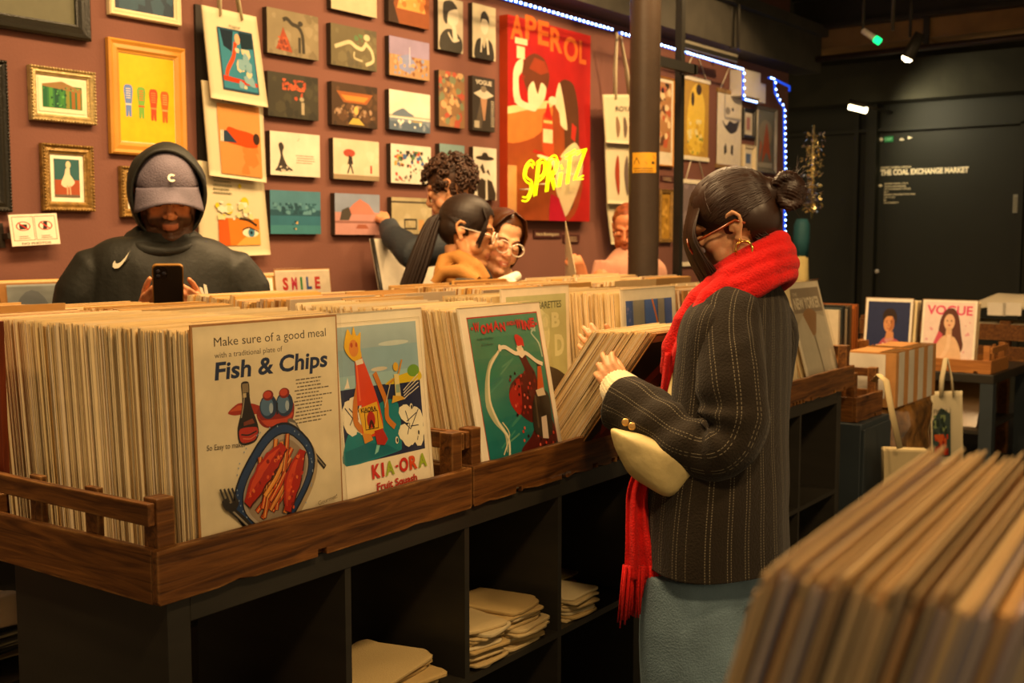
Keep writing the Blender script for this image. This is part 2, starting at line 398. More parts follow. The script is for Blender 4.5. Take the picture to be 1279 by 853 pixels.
a = onX(1078, 38, 8.0); e = onX(1094, 49, 8.0)
q = MB(); q.tube([a, e], .022, 10); q.build('housing', M_WHITEP, sp); q = MB(); q.tube([e - (e - a) * .05, e + (e - a) * .3], .025, 10); q.build('indicator', M_GREEN, sp)
q = MB(); q.tube([a, (a.x, a.y, 3.35)], .01, 8); q.build('stem', M_STEEL, sp)
p = onX(1083, 141, 9.75)
sp = empty('linear_wall_lamp', p, 0, 'short bright linear lamp on an arm above the dark sign wall', 'lamp')
a = onX(1061, 133, 9.45); e = onX(1082, 138, 9.45)
q = MB(); q.tube([a, e], .026, 10); q.build('tube', mat('lit linear tube', '#fff0d0', emis='#ffe6b0', es=9), sp)
q = MB(); q.tube([e + Vector((0, 0, .035)), (9.98, e.y - .03, e.z + .03)], .015, 8); q.tube([a + Vector((0, 0, .035)), e + Vector((0, 0, .035))], .028, 8); q.build('arm', M_STEEL, sp)

# sign lettering on the dark wall (faces -X): right = -Y, up = Z
def wallsign(name, x0, y0, x1, art_fn, label, cat, hh, back=None, thick=.01):
    thick = thick if back else .002
    A0 = onX(x0, y0, XR); A1 = onX(x1, y0, XR); W = abs(A0.y - A1.y)
    A = Art(W, hh, back); art_fn(A); o = MB()
    if back: o.box((XR - thick, A1.y, A0.z - hh), (XR - .001, A0.y, A0.z), col=lin(back))
    o.art(A, face_M((XR - thick, A0.y, A0.z - hh), (0, -1, 0), (0, 0, 1)))
    return tag(o.build(name, PRINT if back else mat_attr('sign vinyl', rough=.5), loc=(XR, (A0.y + A1.y) / 2, A0.z - hh / 2)), label, cat)
def f(A): A.text('THE COAL EXCHANGE MARKET', 0.0, .12, w=1., h=.72, col='#fff0c8', bold=.05)
wallsign('sign_lettering', 1100, 211, 1210, f, 'large cream market name lettering on the dark wall', 'sign', .062)
def f(A): A.text('COVENT GARDEN LONDON', 0, .1, w=1, h=.75, col='#f0e0b4', bold=.02)
wallsign('sign_lettering', 1100, 208, 1138, f, 'small cream line of text above the market name lettering', 'sign', .022)
def f(A):
    A.poly([(0, .86), (.06, .93), (.12, .86), (.06, .79)], '#f0e0b4')
    for i, (t, w_) in enumerate([('OPENING HOURS: 10 TO 6', .72), ('ARRIVALS AND ENQUIRIES', .66), ('OF THE MARKET OFFICE', .8), ('B.7', .14), ('MARKET INFORMATION DESK', .95), ('LIFT TO B.7', .34), ('B', .08), ('LOST PROPERTY', .45)]):
        A.text(t, .16, .9 - i * .125, w=w_ * .84, h=.065, col='#f0e0b4', bold=.02)
wallsign('sign_lettering', 1097, 228, 1146, f, 'block of small cream direction text under the market name', 'sign', .19)
def f(A): A.text('EXIT', .1, .25, w=.8, h=.5, col='#b8ffd0')
wallsign('exit_sign', 1105, 171, 1116, f, 'small green exit sign high on the dark wall', 'sign', .045, '#0c8a4a')
def f(A):
    A.poly([(0, .5), (.07, .9), (.14, .5), (.07, .1)], '#f0e4c0'); A.ell(.68, .5, .05, .05, '#f0e4c0'); A.rect(.62, .1, .74, .35, '#f0e4c0'); A.poly([(.86, .2), (1, .5), (.86, .85)], '#f0e4c0')
wallsign('sign_pictograms', 1098, 171, 1140, f, 'row of small cream pictograms beside the green exit sign', 'sign', .045)
def f(A): A.lines_of_text(.1, .9, .1, .9, 6, '#6a6040', 4)
wallsign('notice_plate', 1266, 243, 1277, f, 'grey notice plate at the right edge of the dark wall', 'sign', .15, '#8d8a78')
tag(MB().lathe([(.001, .0), (.02, 0), (.02, .02), (.012, .035), (.001, .035)], M=Matrix.Translation(onX(1096, 339, XR)) @ Matrix.Rotation(-PI / 2, 4, 'Y')).build('door_knob', M_WHITEP), 'small pale round knob on the dark wall panel', 'knob')

# pillars
p0 = onY(785, 300, 2.9); p1 = onY(822, 300, 2.9); pc = tuple(onY(803.5, 300, 2.98))[:2]
pil = empty('iron_pillar', (pc[0], pc[1], 0), 0, 'thick brown round iron pillar carrying the yellow camera notice', 'pillar')
q = MB(); q.lathe([(.13, 0), (.13, .05), (.085, .08), (.080, .1), (.0775, 1.2), (.0775, 3.1), (.105, 3.2), (.105, 3.35)], c=(pc[0], pc[1], 0), n=32); q.build('shaft', M_PILLAR, pil)
# notice wrapped round the shaft
A = Art(.135, .1, '#c08a1c')
A.poly([(.08, .5), (.2, .8), (.32, .5), (.32, .42), (.08, .42)], '#6b4c12'); A.ell(.2, .55, .06, .06, '#c08a1c')
A.poly([(.5, .55), (.85, .85), (.92, .7), (.6, .42)], '#3a2c14'); A.rect(.78, .42, .9, .56, '#3a2c14'); A.lines_of_text(.06, .94, .06, .3, 2, '#6b4c12', 3)
q = MB(); zc = 1.34 + (300 - 202) / 1418 * 5.6
q.art(A, face_M((0, 0, 0), (1, 0, 0), (0, 1, 0)))
ang0 = math.atan2(-pc[1], -pc[0]) + .02
nv = []
for (x, y, z) in q.v:
    aa = ang0 + (x - .0675) / .0785; r_ = .0785 + z; nv.append((pc[0] + r_ * math.cos(aa), pc[1] + r_ * math.sin(aa), zc - .05 + y))
# subdivide background into strips so it bends
q2 = MB()
for k in range(14):
    a0 = ang0 + (-.0675 + .135 * k / 14) / .0785; a1 = ang0 + (-.0675 + .135 * (k + 1) / 14) / .0785; r_ = .0782
    b_ = q2.add([(pc[0] + r_ * math.cos(a0), pc[1] + r_ * math.sin(a0), zc - .05), (pc[0] + r_ * math.cos(a1), pc[1] + r_ * math.sin(a1), zc - .05), (pc[0] + r_ * math.cos(a1), pc[1] + r_ * math.sin(a1), zc + .05), (pc[0] + r_ * math.cos(a0), pc[1] + r_ * math.sin(a0), zc + .05)])
    q2.face([b_, b_ + 1, b_ + 2, b_ + 3], lin('#c08a1c'))
q.v = nv
for i in range(len(q.f)):
    if i == 0: continue
    b_ = q2.add([q.v[j] for j in q.f[i]]); q2.face([b_ + j for j in range(len(q.f[i]))], q.c[i])
tag(q2.build('warning_notice', PRINT, loc=(pc[0], pc[1], zc)), 'yellow camera surveillance notice stuck round the brown pillar', 'sign')
p0 = onY(841, 300, 3.1); p1 = onY(852, 300, 3.1)
q = MB(); pm = onY(846.5, 300, 3.1); q.box((pm.x - .02, 3.08, 0), (pm.x + .02, 3.12, 3.35)); q.box((pc[0] + .06, 3.0, 2.24), (pm.x, 3.03, 2.29)); q.box((pm.x - .02, 3.0, 2.24), (pm.x + .02, 3.09, 2.29))
tag(q.build('steel_post', mat('black post paint', '#14120d', rough=.5, var=.1), loc=(p0.x, 3.1, 0)), 'thin black square post just right of the brown pillar', 'post')

# =====================================================================================
# THE COUNTER
# =====================================================================================
PHI = .033
def Ct(u, v, z=0.): return Vector((1.04 + u * math.cos(PHI) - v * math.sin(PHI), 1.48 + u * math.sin(PHI) + v * math.cos(PHI), z))
def part(mb, name, m, root, **k):
    o = mb.build(name, m, **k); o.parent = root; return o

def shelf_unit(u, v, label, W=1.56, D=.43, Hh=.77, rz=0.):
    r = empty('shelf_unit', Ct(u, v, 0), PHI + rz, label, 'shelf unit', 'black cube shelf units under the crates')
    t = .045; 
    for xx in (0, W - t): q = MB(); q.box((xx, 0, 0), (xx + t, D, Hh)); part(q, 'side_panel', M_BLKW, r, bevel=.0015)
    q = MB(); q.box((t, 0, Hh - t), (W - t, D, Hh)); part(q, 'top_panel', M_BLKW, r, bevel=.0015)
    q = MB(); q.box((t, 0, 0), (W - t, D, t)); part(q, 'bottom_panel', M_BLKW, r)
    n = 4; cw = (W - 2 * t) / n
    for i in range(1, n):
        q = MB(); q.box((t + i * cw - .008, .002, t), (t + i * cw + .008, D, Hh - t)); part(q, 'divider', M_BLKW, r)
    for i in range(n):
        q = MB(); q.box((t + i * cw + (.008 if i else 0), .002, .377), (t + (i + 1) * cw - (.008 if i < n - 1 else 0), D - .002, .393)); part(q, 'shelf', M_BLKW, r)
    return r
shelf_unit(.028, .015, 'black cube shelf unit at the near left end of the counter')
shelf_unit(1.592, .015, 'black cube shelf unit behind the legs of the woman in the red scarf')
shelf_unit(.13, .80, 'black cube shelf unit seen through the gap at the near left end', D=.36)
shelf_unit(1.70, .80, 'black cube shelf unit back to back with the far right one', D=.36)

def crate(u, v, label, W=.805, D=.60, flip=False, seed=1, rz=0., wood=None, loc=None, group='old wooden crates holding the prints', hb=.088, hr=.16):
    wood = wood or WOOD; r = random.Random(seed)
    root = empty('wooden_crate', loc if loc is not None else Ct(u, v, .7705), (0 if loc is not None else PHI) + rz, label, 'crate', group)
    def board(n):     # long board with chipped lower edge
        P = [(0.004, .0)]; x = .02
        while x < W - .05:
            st = r.uniform(.02, .06)
            if r.random() < .22:
                P += [(x, .0), (x + .001, .013), (x + .022, .013), (x + .023, .0)]; x += .03
            else: P.append((x, r.choice((0, 0, .003, .0055)))); x += st
        P += [(W - .004, 0), (W, .006), (W, hb)]; x = W - .03
        while x > .03: P.append((x, hb + r.choice((0, 0, -.0015, .001)))); x -= r.uniform(.03, .08)
        P += [(0, hb), (0, .006)]
        return P
    q = MB(); q.prism(board(0), 0, .015); part(q, 'front_board', wood, root, bevel=.0018)
    q = MB(); q.prism(board(1), D - .015, D); part(q, 'back_board', wood, root, bevel=.0018)
    for x0 in (0, W - .014):
        P = [(.0155, 0), (D - .0155, 0), (D - .0155, hb), (D * .6, hb - .002), (D * .3, hb), (.0155, hb)]
        q = MB(); q.prism(P, x0 + .0005, x0 + .0135, plane='yz'); part(q, 'end_board', WOODY if wood is WOOD else wood, root, bevel=.0018)
        q = MB(); q.prism([(.02, hr - .036), (D - .02, hr - .036), (D - .02, hr), (D * .5, hr - .002), (.02, hr)], x0 + .0005, x0 + .0135, plane='yz'); part(q, 'end_rail', WOODY if wood is WOOD else wood, root, bevel=.0018)
        xi = x0 + .0142 if x0 == 0 else x0 - .0142 - .012
        for y in (.17, .33, .49):
            if y > D - .08: continue
            q = MB(); q.box((xi, y, .008), (xi + .012, y + .035, hr + .004)); part(q, 'slat', wood, root, bevel=.0015)
        for y in (.0157, D - .0157 - .035):
            q = MB(); q.box((x0 + .0142 if x0 == 0 else x0 - .034, y, .008), (x0 + .048 if x0 == 0 else x0 - .0002, y + .035, hr + .006)); part(q, 'corner_post', wood, root, bevel=.002)
    q = MB()
    for k in range(5): q.box((.015, .016 + k * (D - .034) / 5, .001), (W - .015, .012 + (k + 1) * (D - .034) / 5, .0075))
    part(q, 'base_board', wood, root)
    return root
crate(0, 0, 'worn wooden crate at the near left corner holding the fish and chips print', seed=5)
crate(.815, 0.004, 'worn wooden crate in the middle of the counter holding the green dancer print', seed=9)
crate(1.63, 0.0, 'wooden crate on the counter hidden behind the woman in the red scarf', seed=4)
crate(2.445, 0.0, 'wooden crate at the far right end of the counter, holding the pale magazine cover print', seed=12)
for k, (u, lb) in enumerate([(.05, 'far side wooden crate in front of the man in the cap'), (.88, 'far side wooden crate in front of the ponytailed woman'), (1.71, 'far side wooden crate in front of the brown pillar'), (2.53, 'far side wooden crate at the right end of the counter')]):
    crate(u, .68, lb, seed=20 + k, D=.50)
# tall red brown end panel behind the first stack
q = MB(); q.box((0, 0, 0), (.012, .055, .40)); q.box((0, .07, 0), (.012, .5, .40)) ; q.box((0, .055, 0), (.012, .07, .40))
r_ = empty('veneer_screen', Ct(.06, .735, .8), PHI, 'reddish brown veneer board standing at the left end of the back row', 'board'); 
q = MB(); q.box((-.0, -.14, .10), (.012, .45, .395)); part(q, 'board', WOODR, r_, bevel=.001)
r_.location = Ct(.035, .62, .80)

# ---------- prints ----------
EDGE = ['#e0c490', '#d4b078', '#d8bc8c', '#ecd8b0', '#b08a52', '#c49c5e', '#e0ccac', '#94693a', '#cdaa7c', '#bfa88e', '#dca85a', '#e8cf9e']
def stack_mesh(w, h, t, e, seed, fc='#d8c8a6'):
    """board, sheet and loose film of one sleeved print, as strips across its thickness"""
    r = random.Random(seed); q = MB(); y = 0.
    cols = [r.choice(['#f0dcb0', '#e6cf9c', '#ecdab6']), e, r.choice(['#f8ead0', e, '#f2e0b8']), r.choice(['#dec492', '#ecd6a8'])]
    fr = [.16, .44, .18, .22]
    for k, (c, f) in enumerate(zip(cols, fr)):
        x = r.uniform(0, .0025) if k in (1, 2) else r.uniform(0, .001); z = h - (r.uniform(.002, .007) if k in (1, 2) else r.uniform(0, .002))
        q.box((x, y, 0), (w - x, y + t * f * .97, z), col=lin(c)); y += t * f
    return q
SV = []
def stack_variants(w, h, n=14, tag_='a'):
    L_ = []
    for i in range(n):
        t = R.choice((.0052, .006, .0068, .0074)); q = stack_mesh(w * R.uniform(.985, 1.0), h * R.uniform(.985, 1.004), t, EDGE[i % len(EDGE)], i)
        o = q.build('art_print', SLEEVED); L_.append((o.data, t)); bpy.data.objects.remove(o)
    return L_
def put_print(me, u, v, z, lean, label, group, name='art_print', yaw=0., fn=None):
    o = bpy.data.objects.new(name, me); COL.objects.link(o); o.location = (fn or Ct)(u, v, z); o.rotation_euler = (-lean, 0, PHI + yaw)
    return tag(o, label, 'print', group)
VA = stack_variants(.33, .415); VB = stack_variants(.28, .41); NP = [0]
def stack(u, v0, v1, lean0, lean1, label, group, V=VA, pitch=.0085, z=.779, jitter=.006, maxn=99, jz=.008):
    v = v0; n = 0
    while v < v1 and n < maxn:
        me, t = R.choice(V); k = (v - v0) / max(1e-6, v1 - v0)
        put_print(me, u + R.uniform(-jitter, jitter), v, z + R.random() * jz * .3, lean0 + (lean1 - lean0) * k + R.uniform(-.003, .003), label, group)
        v += t + max(.0004, pitch * R.uniform(.6, 1.4) - .0062); n += 1
    NP[0] += n; return n
def front_print(name, label, u, v, lean, w, h, art, back='#a9773f', z=.779, film=True, t=.003, yaw=0., loc=None, rz=None, margin=.004, cat='print', group=None):
    root = empty(name, loc if loc is not None else Ct(u, v, z), rz if rz is not None else PHI + yaw, label, cat, group, rx=-lean)
    q = MB(); q.box((0, .0006, 0), (w, t, h), col=lin(back)); part(q, 'backing_board', SLEEVED, root)
    q = MB(); q.box((margin, 0, margin), (w - margin, .0005, h - margin), col=art.layers[0][2] if art.layers else (1, 1, 1))
    q.art(art, Matrix.Translation((margin, 0, margin)) @ face_M((0, 0, 0), (1, 0, 0), (0, 0, 1))); part(q, 'printed_sheet', PRINT, root)
    if film:
        q = MB(); b = q.add([(-.002, -.009, -.001), (w + .002, -.009, -.001), (w + .002, -.009, h + .004), (-.002, -.009, h + .004), (w + .002, t + .001, h + .004), (-.002, t + .001, h + .004)])
        q.face((b, b + 1, b + 2, b + 3)); q.face((b + 3, b + 2, b + 4, b + 5)); part(q, 'clear_sleeve', FILM, root)
    return root
# ---------- pictures on the prints ----------
def art_fish(w, h):
    A = Art(w, h, '#e6d8b4'); D = '#2a221c'
    A.text('Make sure of a good meal', .13, .918, w=.79, h=.036, col='#3a2f26')
    A.text('with a traditional plate of', .13, .872, w=.46, h=.022, col='#4a3d30')
    A.text('Fish & Chips', .125, .786, w=.80, h=.068, col='#1c2c50', bold=.028, shear=.10, rot=0)
    A.lines_of_text(.66, .95, .555, .755, 13, '#6d6150', 5, ragged=.35, t=.35)
    # leaf and dish
    A.poly([(.20, .648), (.27, .68), (.36, .672), (.42, .655), (.46, .64), (.40, .625), (.3, .632), (.24, .634)], '#a8301a')
    A.poly([(.21, .652), (.27, .672), (.34, .666), (.30, .65)], '#cf5a2c')
    A.poly([(.39, .63), (.41, .585), (.46, .56), (.58, .556), (.645, .575), (.66, .64), (.62, .66), (.45, .665)], '#8f2416')
    A.poly([(.40, .615), (.43, .595), (.6, .59), (.645, .61), (.64, .59), (.58, .565), (.46, .568)], '#c9482a')
    for cx in (.475, .59):
        A.ell(cx, .648, .062, .052, '#243a58', rot=.2); A.ell(cx - .01, .65, .045, .04, '#55789a'); A.ell(cx + .018, .64, .014, .022, '#a8bccb'); A.ell(cx, .695, .038, .022, '#7f1e14'); A.ell(cx - .004, .698, .028, .015, '#c4442c')
    A.line([(.535, .61), (.535, .66)], .012, '#1c2434')
    # bottle
    A.poly([(.295, .76), (.345, .76), (.348, .70), (.36, .655), (.395, .585), (.40, .54), (.37, .512), (.30, .505), (.262, .525), (.258, .58), (.29, .65), (.298, .70)], '#241c18')
    A.rect(.300, .72, .342, .757, '#8a7a5c'); A.rect(.303, .70, .325, .718, '#c7b58c')
    A.poly([(.275, .575), (.385, .572), (.39, .54), (.365, .52), (.30, .515), (.272, .53)], '#b9301e'); A.poly([(.30, .60), (.36, .61), (.375, .59), (.30, .585)], '#7c3a24')
    A.line([(.28, .552), (.33, .545), (.385, .556)], .008, '#241c18'); A.line([(.29, .535), (.34, .528), (.38, .54)], .006, '#e07050'); A.line([(.285, .62), (.30, .66), (.31, .70)], .007, '#a89a84')
    A.text('So Easy to make!', .055, .512, w=.245, h=.022, col='#4a3d30', rot=-.06)
    # knife
    A.poly([(.605, .575), (.625, .585), (.665, .565), (.72, .49), (.70, .475), (.64, .52)], '#6e675c'); A.poly([(.615, .572), (.66, .56), (.70, .50), (.65, .53)], '#b9b09c')
    A.poly([(.70, .478), (.72, .488), (.885, .35), (.865, .335)], '#2b2622'); A.line([(.72, .475), (.87, .347)], .008, '#8c8474')
    # plate (rounded square, turned)
    def sq(cx, cy, rx, ry, rot, n=40, p=2.7):
        P = []; a = w / h
        for k in range(n):
            t = 2 * PI * k / n; c, s_ = math.cos(t), math.sin(t); u = rx * math.copysign(abs(c) ** (2 / p), c); v = ry * math.copysign(abs(s_) ** (2 / p), s_)
            P.append((cx + u * math.cos(rot) - v * math.sin(rot), cy + (u * math.sin(rot) + v * math.cos(rot)) * a))
        return P
    A.poly([(x + .012, y - .01) for x, y in sq(.51, .325, .31, .235, .85)], '#b8a27c')
    A.poly(sq(.505, .335, .31, .235, .85), '#10182a'); A.poly(sq(.505, .335, .298, .224, .85), '#24406c')
    A.poly(sq(.51, .332, .262, .188, .85), '#131a2a'); A.poly(sq(.51, .332, .254, .181, .85), '#b4a794'); A.poly(sq(.515, .326, .236, .164, .85), '#9c8a72')
    r = random.Random(2)
    for k in range(34):
        t = r.random() * 2 * PI; x, y = .505 + .30 * math.cos(t) * .9, .345 + .30 * math.sin(t) * .72; A.ell(x, y, .004, .004, '#8fa6c0', 6)
        if k % 3: A.z -= A.dz * .6
    def fishy(a, b, wd, seed):
        rr = random.Random(seed); n = 14; P = []; Q = []
        d = Vector((b[0] - a[0], (b[1] - a[1]) * h / w)); L_ = d.length; d.normalize(); nn = Vector((-d.y, d.x)); ar = w / h
        for i in range(n + 1):
            k = i / n; ww = wd * (math.sin(PI * min(max(k, .06), .94)) ** .45) * rr.uniform(.88, 1.1)
            c = Vector((a[0], a[1] / ar)) + d * L_ * k + nn * math.sin(k * 3) * .02
            P.append(((c + nn * ww).x, (c + nn * ww).y * ar)); Q.append(((c - nn * ww).x, (c - nn * ww).y * ar))
        A.poly([(x + .006, y - .006) for x, y in P + Q[::-1]], '#4a120c'); A.poly(P + Q[::-1], '#b5260f')
        A.line([((p[0] * .68 + q[0] * .32), (p[1] * .68 + q[1] * .32)) for p, q in zip(P, Q)][1:-1], wd * .75, '#dc4a1e', True)
        for i in range(16):
            k = rr.uniform(.08, .92); c = Vector((a[0], a[1] / ar)) + d * L_ * k + nn * rr.uniform(-.7, .7) * wd
            A.ell(c.x, c.y * ar, rr.uniform(.006, .014), rr.uniform(.004, .009), rr.choice(['#f07838', '#8a1a0a', '#e85a28', '#c43414']), 7, rr.random() * 3)
            if i % 4: A.z -= A.dz * .6
    rr = random.Random(8)
    for k in range(26):
        a = rr.uniform(.34, .56), rr.uniform(.19, .33); ang = rr.uniform(.75, 1.5); ln = rr.uniform(.16, .30)
        b = a[0] + ln * math.cos(ang), a[1] + ln * math.sin(ang) * w / h
        A.line([a, ((a[0] + b[0]) / 2 + .012, (a[1] + b[1]) / 2), b], .034, '#4a1c08'); A.line([a, ((a[0] + b[0]) / 2 + .012, (a[1] + b[1]) / 2), b], .025, rr.choice(['#e0822a', '#c9601a', '#eb9a3c', '#d24e14']))
        A.line([(a[0] + .004, a[1]), (b[0] + .002, b[1])], .005, '#f6c070')
    fishy((.29, .265), (.565, .475), .060, 3); fishy((.57, .195), (.70, .44), .056, 4)
    # fork
    A.line([(.17, .27), (.27, .20), (.36, .12)], .034, '#2b2622'); A.line([(.18, .263), (.35, .13)], .01, '#9a8f7c')
    A.poly([(.125, .30), (.15, .262), (.20, .25), (.235, .275), (.225, .30), (.18, .285), (.16, .31)], '#2f2a25')
    for k in range(4): A.line([(.145 + k * .027, .295 - k * .004), (.118 + k * .025, .352 - k * .002)], .012, '#37312b')
    A.text('Gourmet!', .80, .185, w=.15, h=.018, col='#6b5a44', rot=.1)
    A.rect(.60, .10, .61, .104, '#6b5a44')
    return A
def art_squash(w, h):
    A = Art(w, h, '#eee2c6'); L_, Rr, B, T = .06, .93, .315, .945
    A.rect(L_, B, Rr, T, '#8fb0bc'); A.rect(L_, .84, Rr, T, '#9fb4b8'); A.rect(L_, B, Rr, .655, '#23294a')
    A.rect(L_, .66, Rr, .72, '#9cc0c4'); A.rect(L_, B, Rr, .66, '#23294a')
    A.ell(.66, .85, .17, .012, '#c6d0c8'); A.ell(.48, .735, .09, .01, '#d0c8b0')
    A.poly([(.55, .665), (.64, .685), (.80, .70), (Rr, .70), (Rr, .655), (.56, .655)], '#d8bc20'); A.ell(.86, .705, .07, .03, '#6d9a34')
    A.poly([(.10, .665), (.155, .665), (.14, .715), (.125, .69)], '#f0e6d0')
    A.poly([(L_, .41), (.14, .48), (.3, .53), (.52, .585), (.66, .555), (.665, .36), (.60, .33), (L_, B)], '#1b7f86'); A.poly([(L_, B), (.62, .335), (.5, .375), (.3, .40), (L_, .38)], '#126c78')
    A.poly([(.36, .34), (.40, .35), (.46, .42), (.43, .44)], '#8fd0c0')
    def foam(cx, cy, rx, ry, seed):
        r = random.Random(seed)
        for k in range(12):
            x = cx + r.uniform(-rx, rx); y = cy + r.uniform(-ry, ry) * .8; rr = r.uniform(.035, .07)
            x = min(max(x, L_ + rr), Rr - rr - .0); A.ell(x, y, rr, rr * 1.0, '#efe6c8', 9, r.random())
            if k % 3: A.z -= A.dz * .6
        for k in range(7): A.line([(min(max(cx + r.uniform(-rx, rx), L_ + .02), Rr - .05), cy + r.uniform(-ry, ry)) for _ in range(1)] * 1 + [(min(max(cx + r.uniform(-rx, rx) * .6, L_ + .02), Rr - .05), cy + r.uniform(-ry, ry) * .5)], .008, '#2c2c40'); 
    foam(.17, .545, .10, .055, 3); foam(.80, .44, .11, .085, 5)
    for (x, y) in ((.24, .46), (.61, .385), (.86, .40), (.8, .53)): A.ell(x, y, .018, .018, '#efe6c8', 9); A.ell(x + .004, y, .010, .012, '#20202a', 8)
    # the bottle swimmer
    A.line([(.29, .74), (.20, .60), (.19, .50), (.32, .43)], .05, '#c97a28', ); A.line([(.42, .72), (.52, .58), (.52, .50), (.60, .45)], .045, '#c97a28')
    A.poly([(.24, .79), (.30, .80), (.44, .58), (.46, .44), (.25, .44), (.26, .60)], '#d4441a') ; A.poly([(.225, .80), (.285, .805), (.40, .655), (.405, .58), (.215, .58)], '#d4441a')
    A.poly([(.23, .79), (.245, .79), (.255, .60), (.235, .60)], '#ea6a38')
    A.poly([(.22, .565), (.42, .585), (.47, .455), (.265, .425)], '#e0b02a'); A.frame(.28, .46, .42, .545, .006, '#2a1c10'); A.text('KIAORA', .245, .545, w=.165, h=.02, col='#241a10', bold=.03)
    A.ell(.345, .505, .045, .04, '#b02a1a', 12); A.line([(.32, .465), (.345, .50), (.37, .465)], .02, '#3a1a10')
    A.poly([(.37, .45), (.46, .455), (.51, .40), (.47, .375), (.39, .385)], '#b82c1c'); A.poly([(.24, .45), (.33, .44), (.35, .41), (.26, .40)], '#d8902e')
    A.poly([(.125, .86), (.17, .935), (.21, .905), (.235, .945), (.26, .90), (.305, .915), (.29, .845), (.295, .80), (.22, .785), (.15, .82)], '#e6b420'); A.ell(.22, .845, .05, .04, '#d98a34', 12); A.ell(.20, .86, .014, .012, '#b8501c', 8); A.ell(.25, .86, .012, .012, '#b8501c', 8)
    A.poly([(.225, .785), (.30, .795), (.31, .77), (.235, .765)], '#e8dcc0')
    # small bottle skier
    A.poly([(.63, .70), (.68, .70), (.69, .59), (.63, .585)], '#e2d08a'); A.ell(.655, .735, .03, .022, '#dcaa2c', 10); A.line([(.68, .70), (.73, .765)], .016, '#c98a30'); A.line([(.63, .68), (.56, .655)], .014, '#c98a30'); A.rect(.637, .61, .683, .65, '#8fa890'); A.line([(.58, .66), (.50, .55)], .008, '#d8c8a0'); A.poly([(.58, .565), (.74, .575), (.70, .59), (.6, .60)], '#d8a838')
    for k in range(4): A.line([(.72, .575 + k * .014), (.80, .60 + k * .016), (.79, .595 + k * .016), (.90, .625 + k * .02)], .008, '#d8d0c0')
    x = .31
    for ch, c, wd in (('K', '#c8281c', .09), ('I', '#c8281c', .026), ('A', '#9ab02a', .10), ('-', '#c8281c', .03), ('O', '#c8281c', .10), ('R', '#d4481c', .09), ('A', '#9ab02a', .10)):
        (A.text(ch, x, .232, w=wd, h=.062, col=c, bold=.04) if ch != '-' else A.rect(x, .258, x + wd, .268, c)); x += wd + .014
    A.text('Fruit Squash', .35, .172, w=.45, h=.034, col='#b8281c', bold=.025)
    A.frame(.03, .01, .965, .965, .003, '#b0a078')
    return A
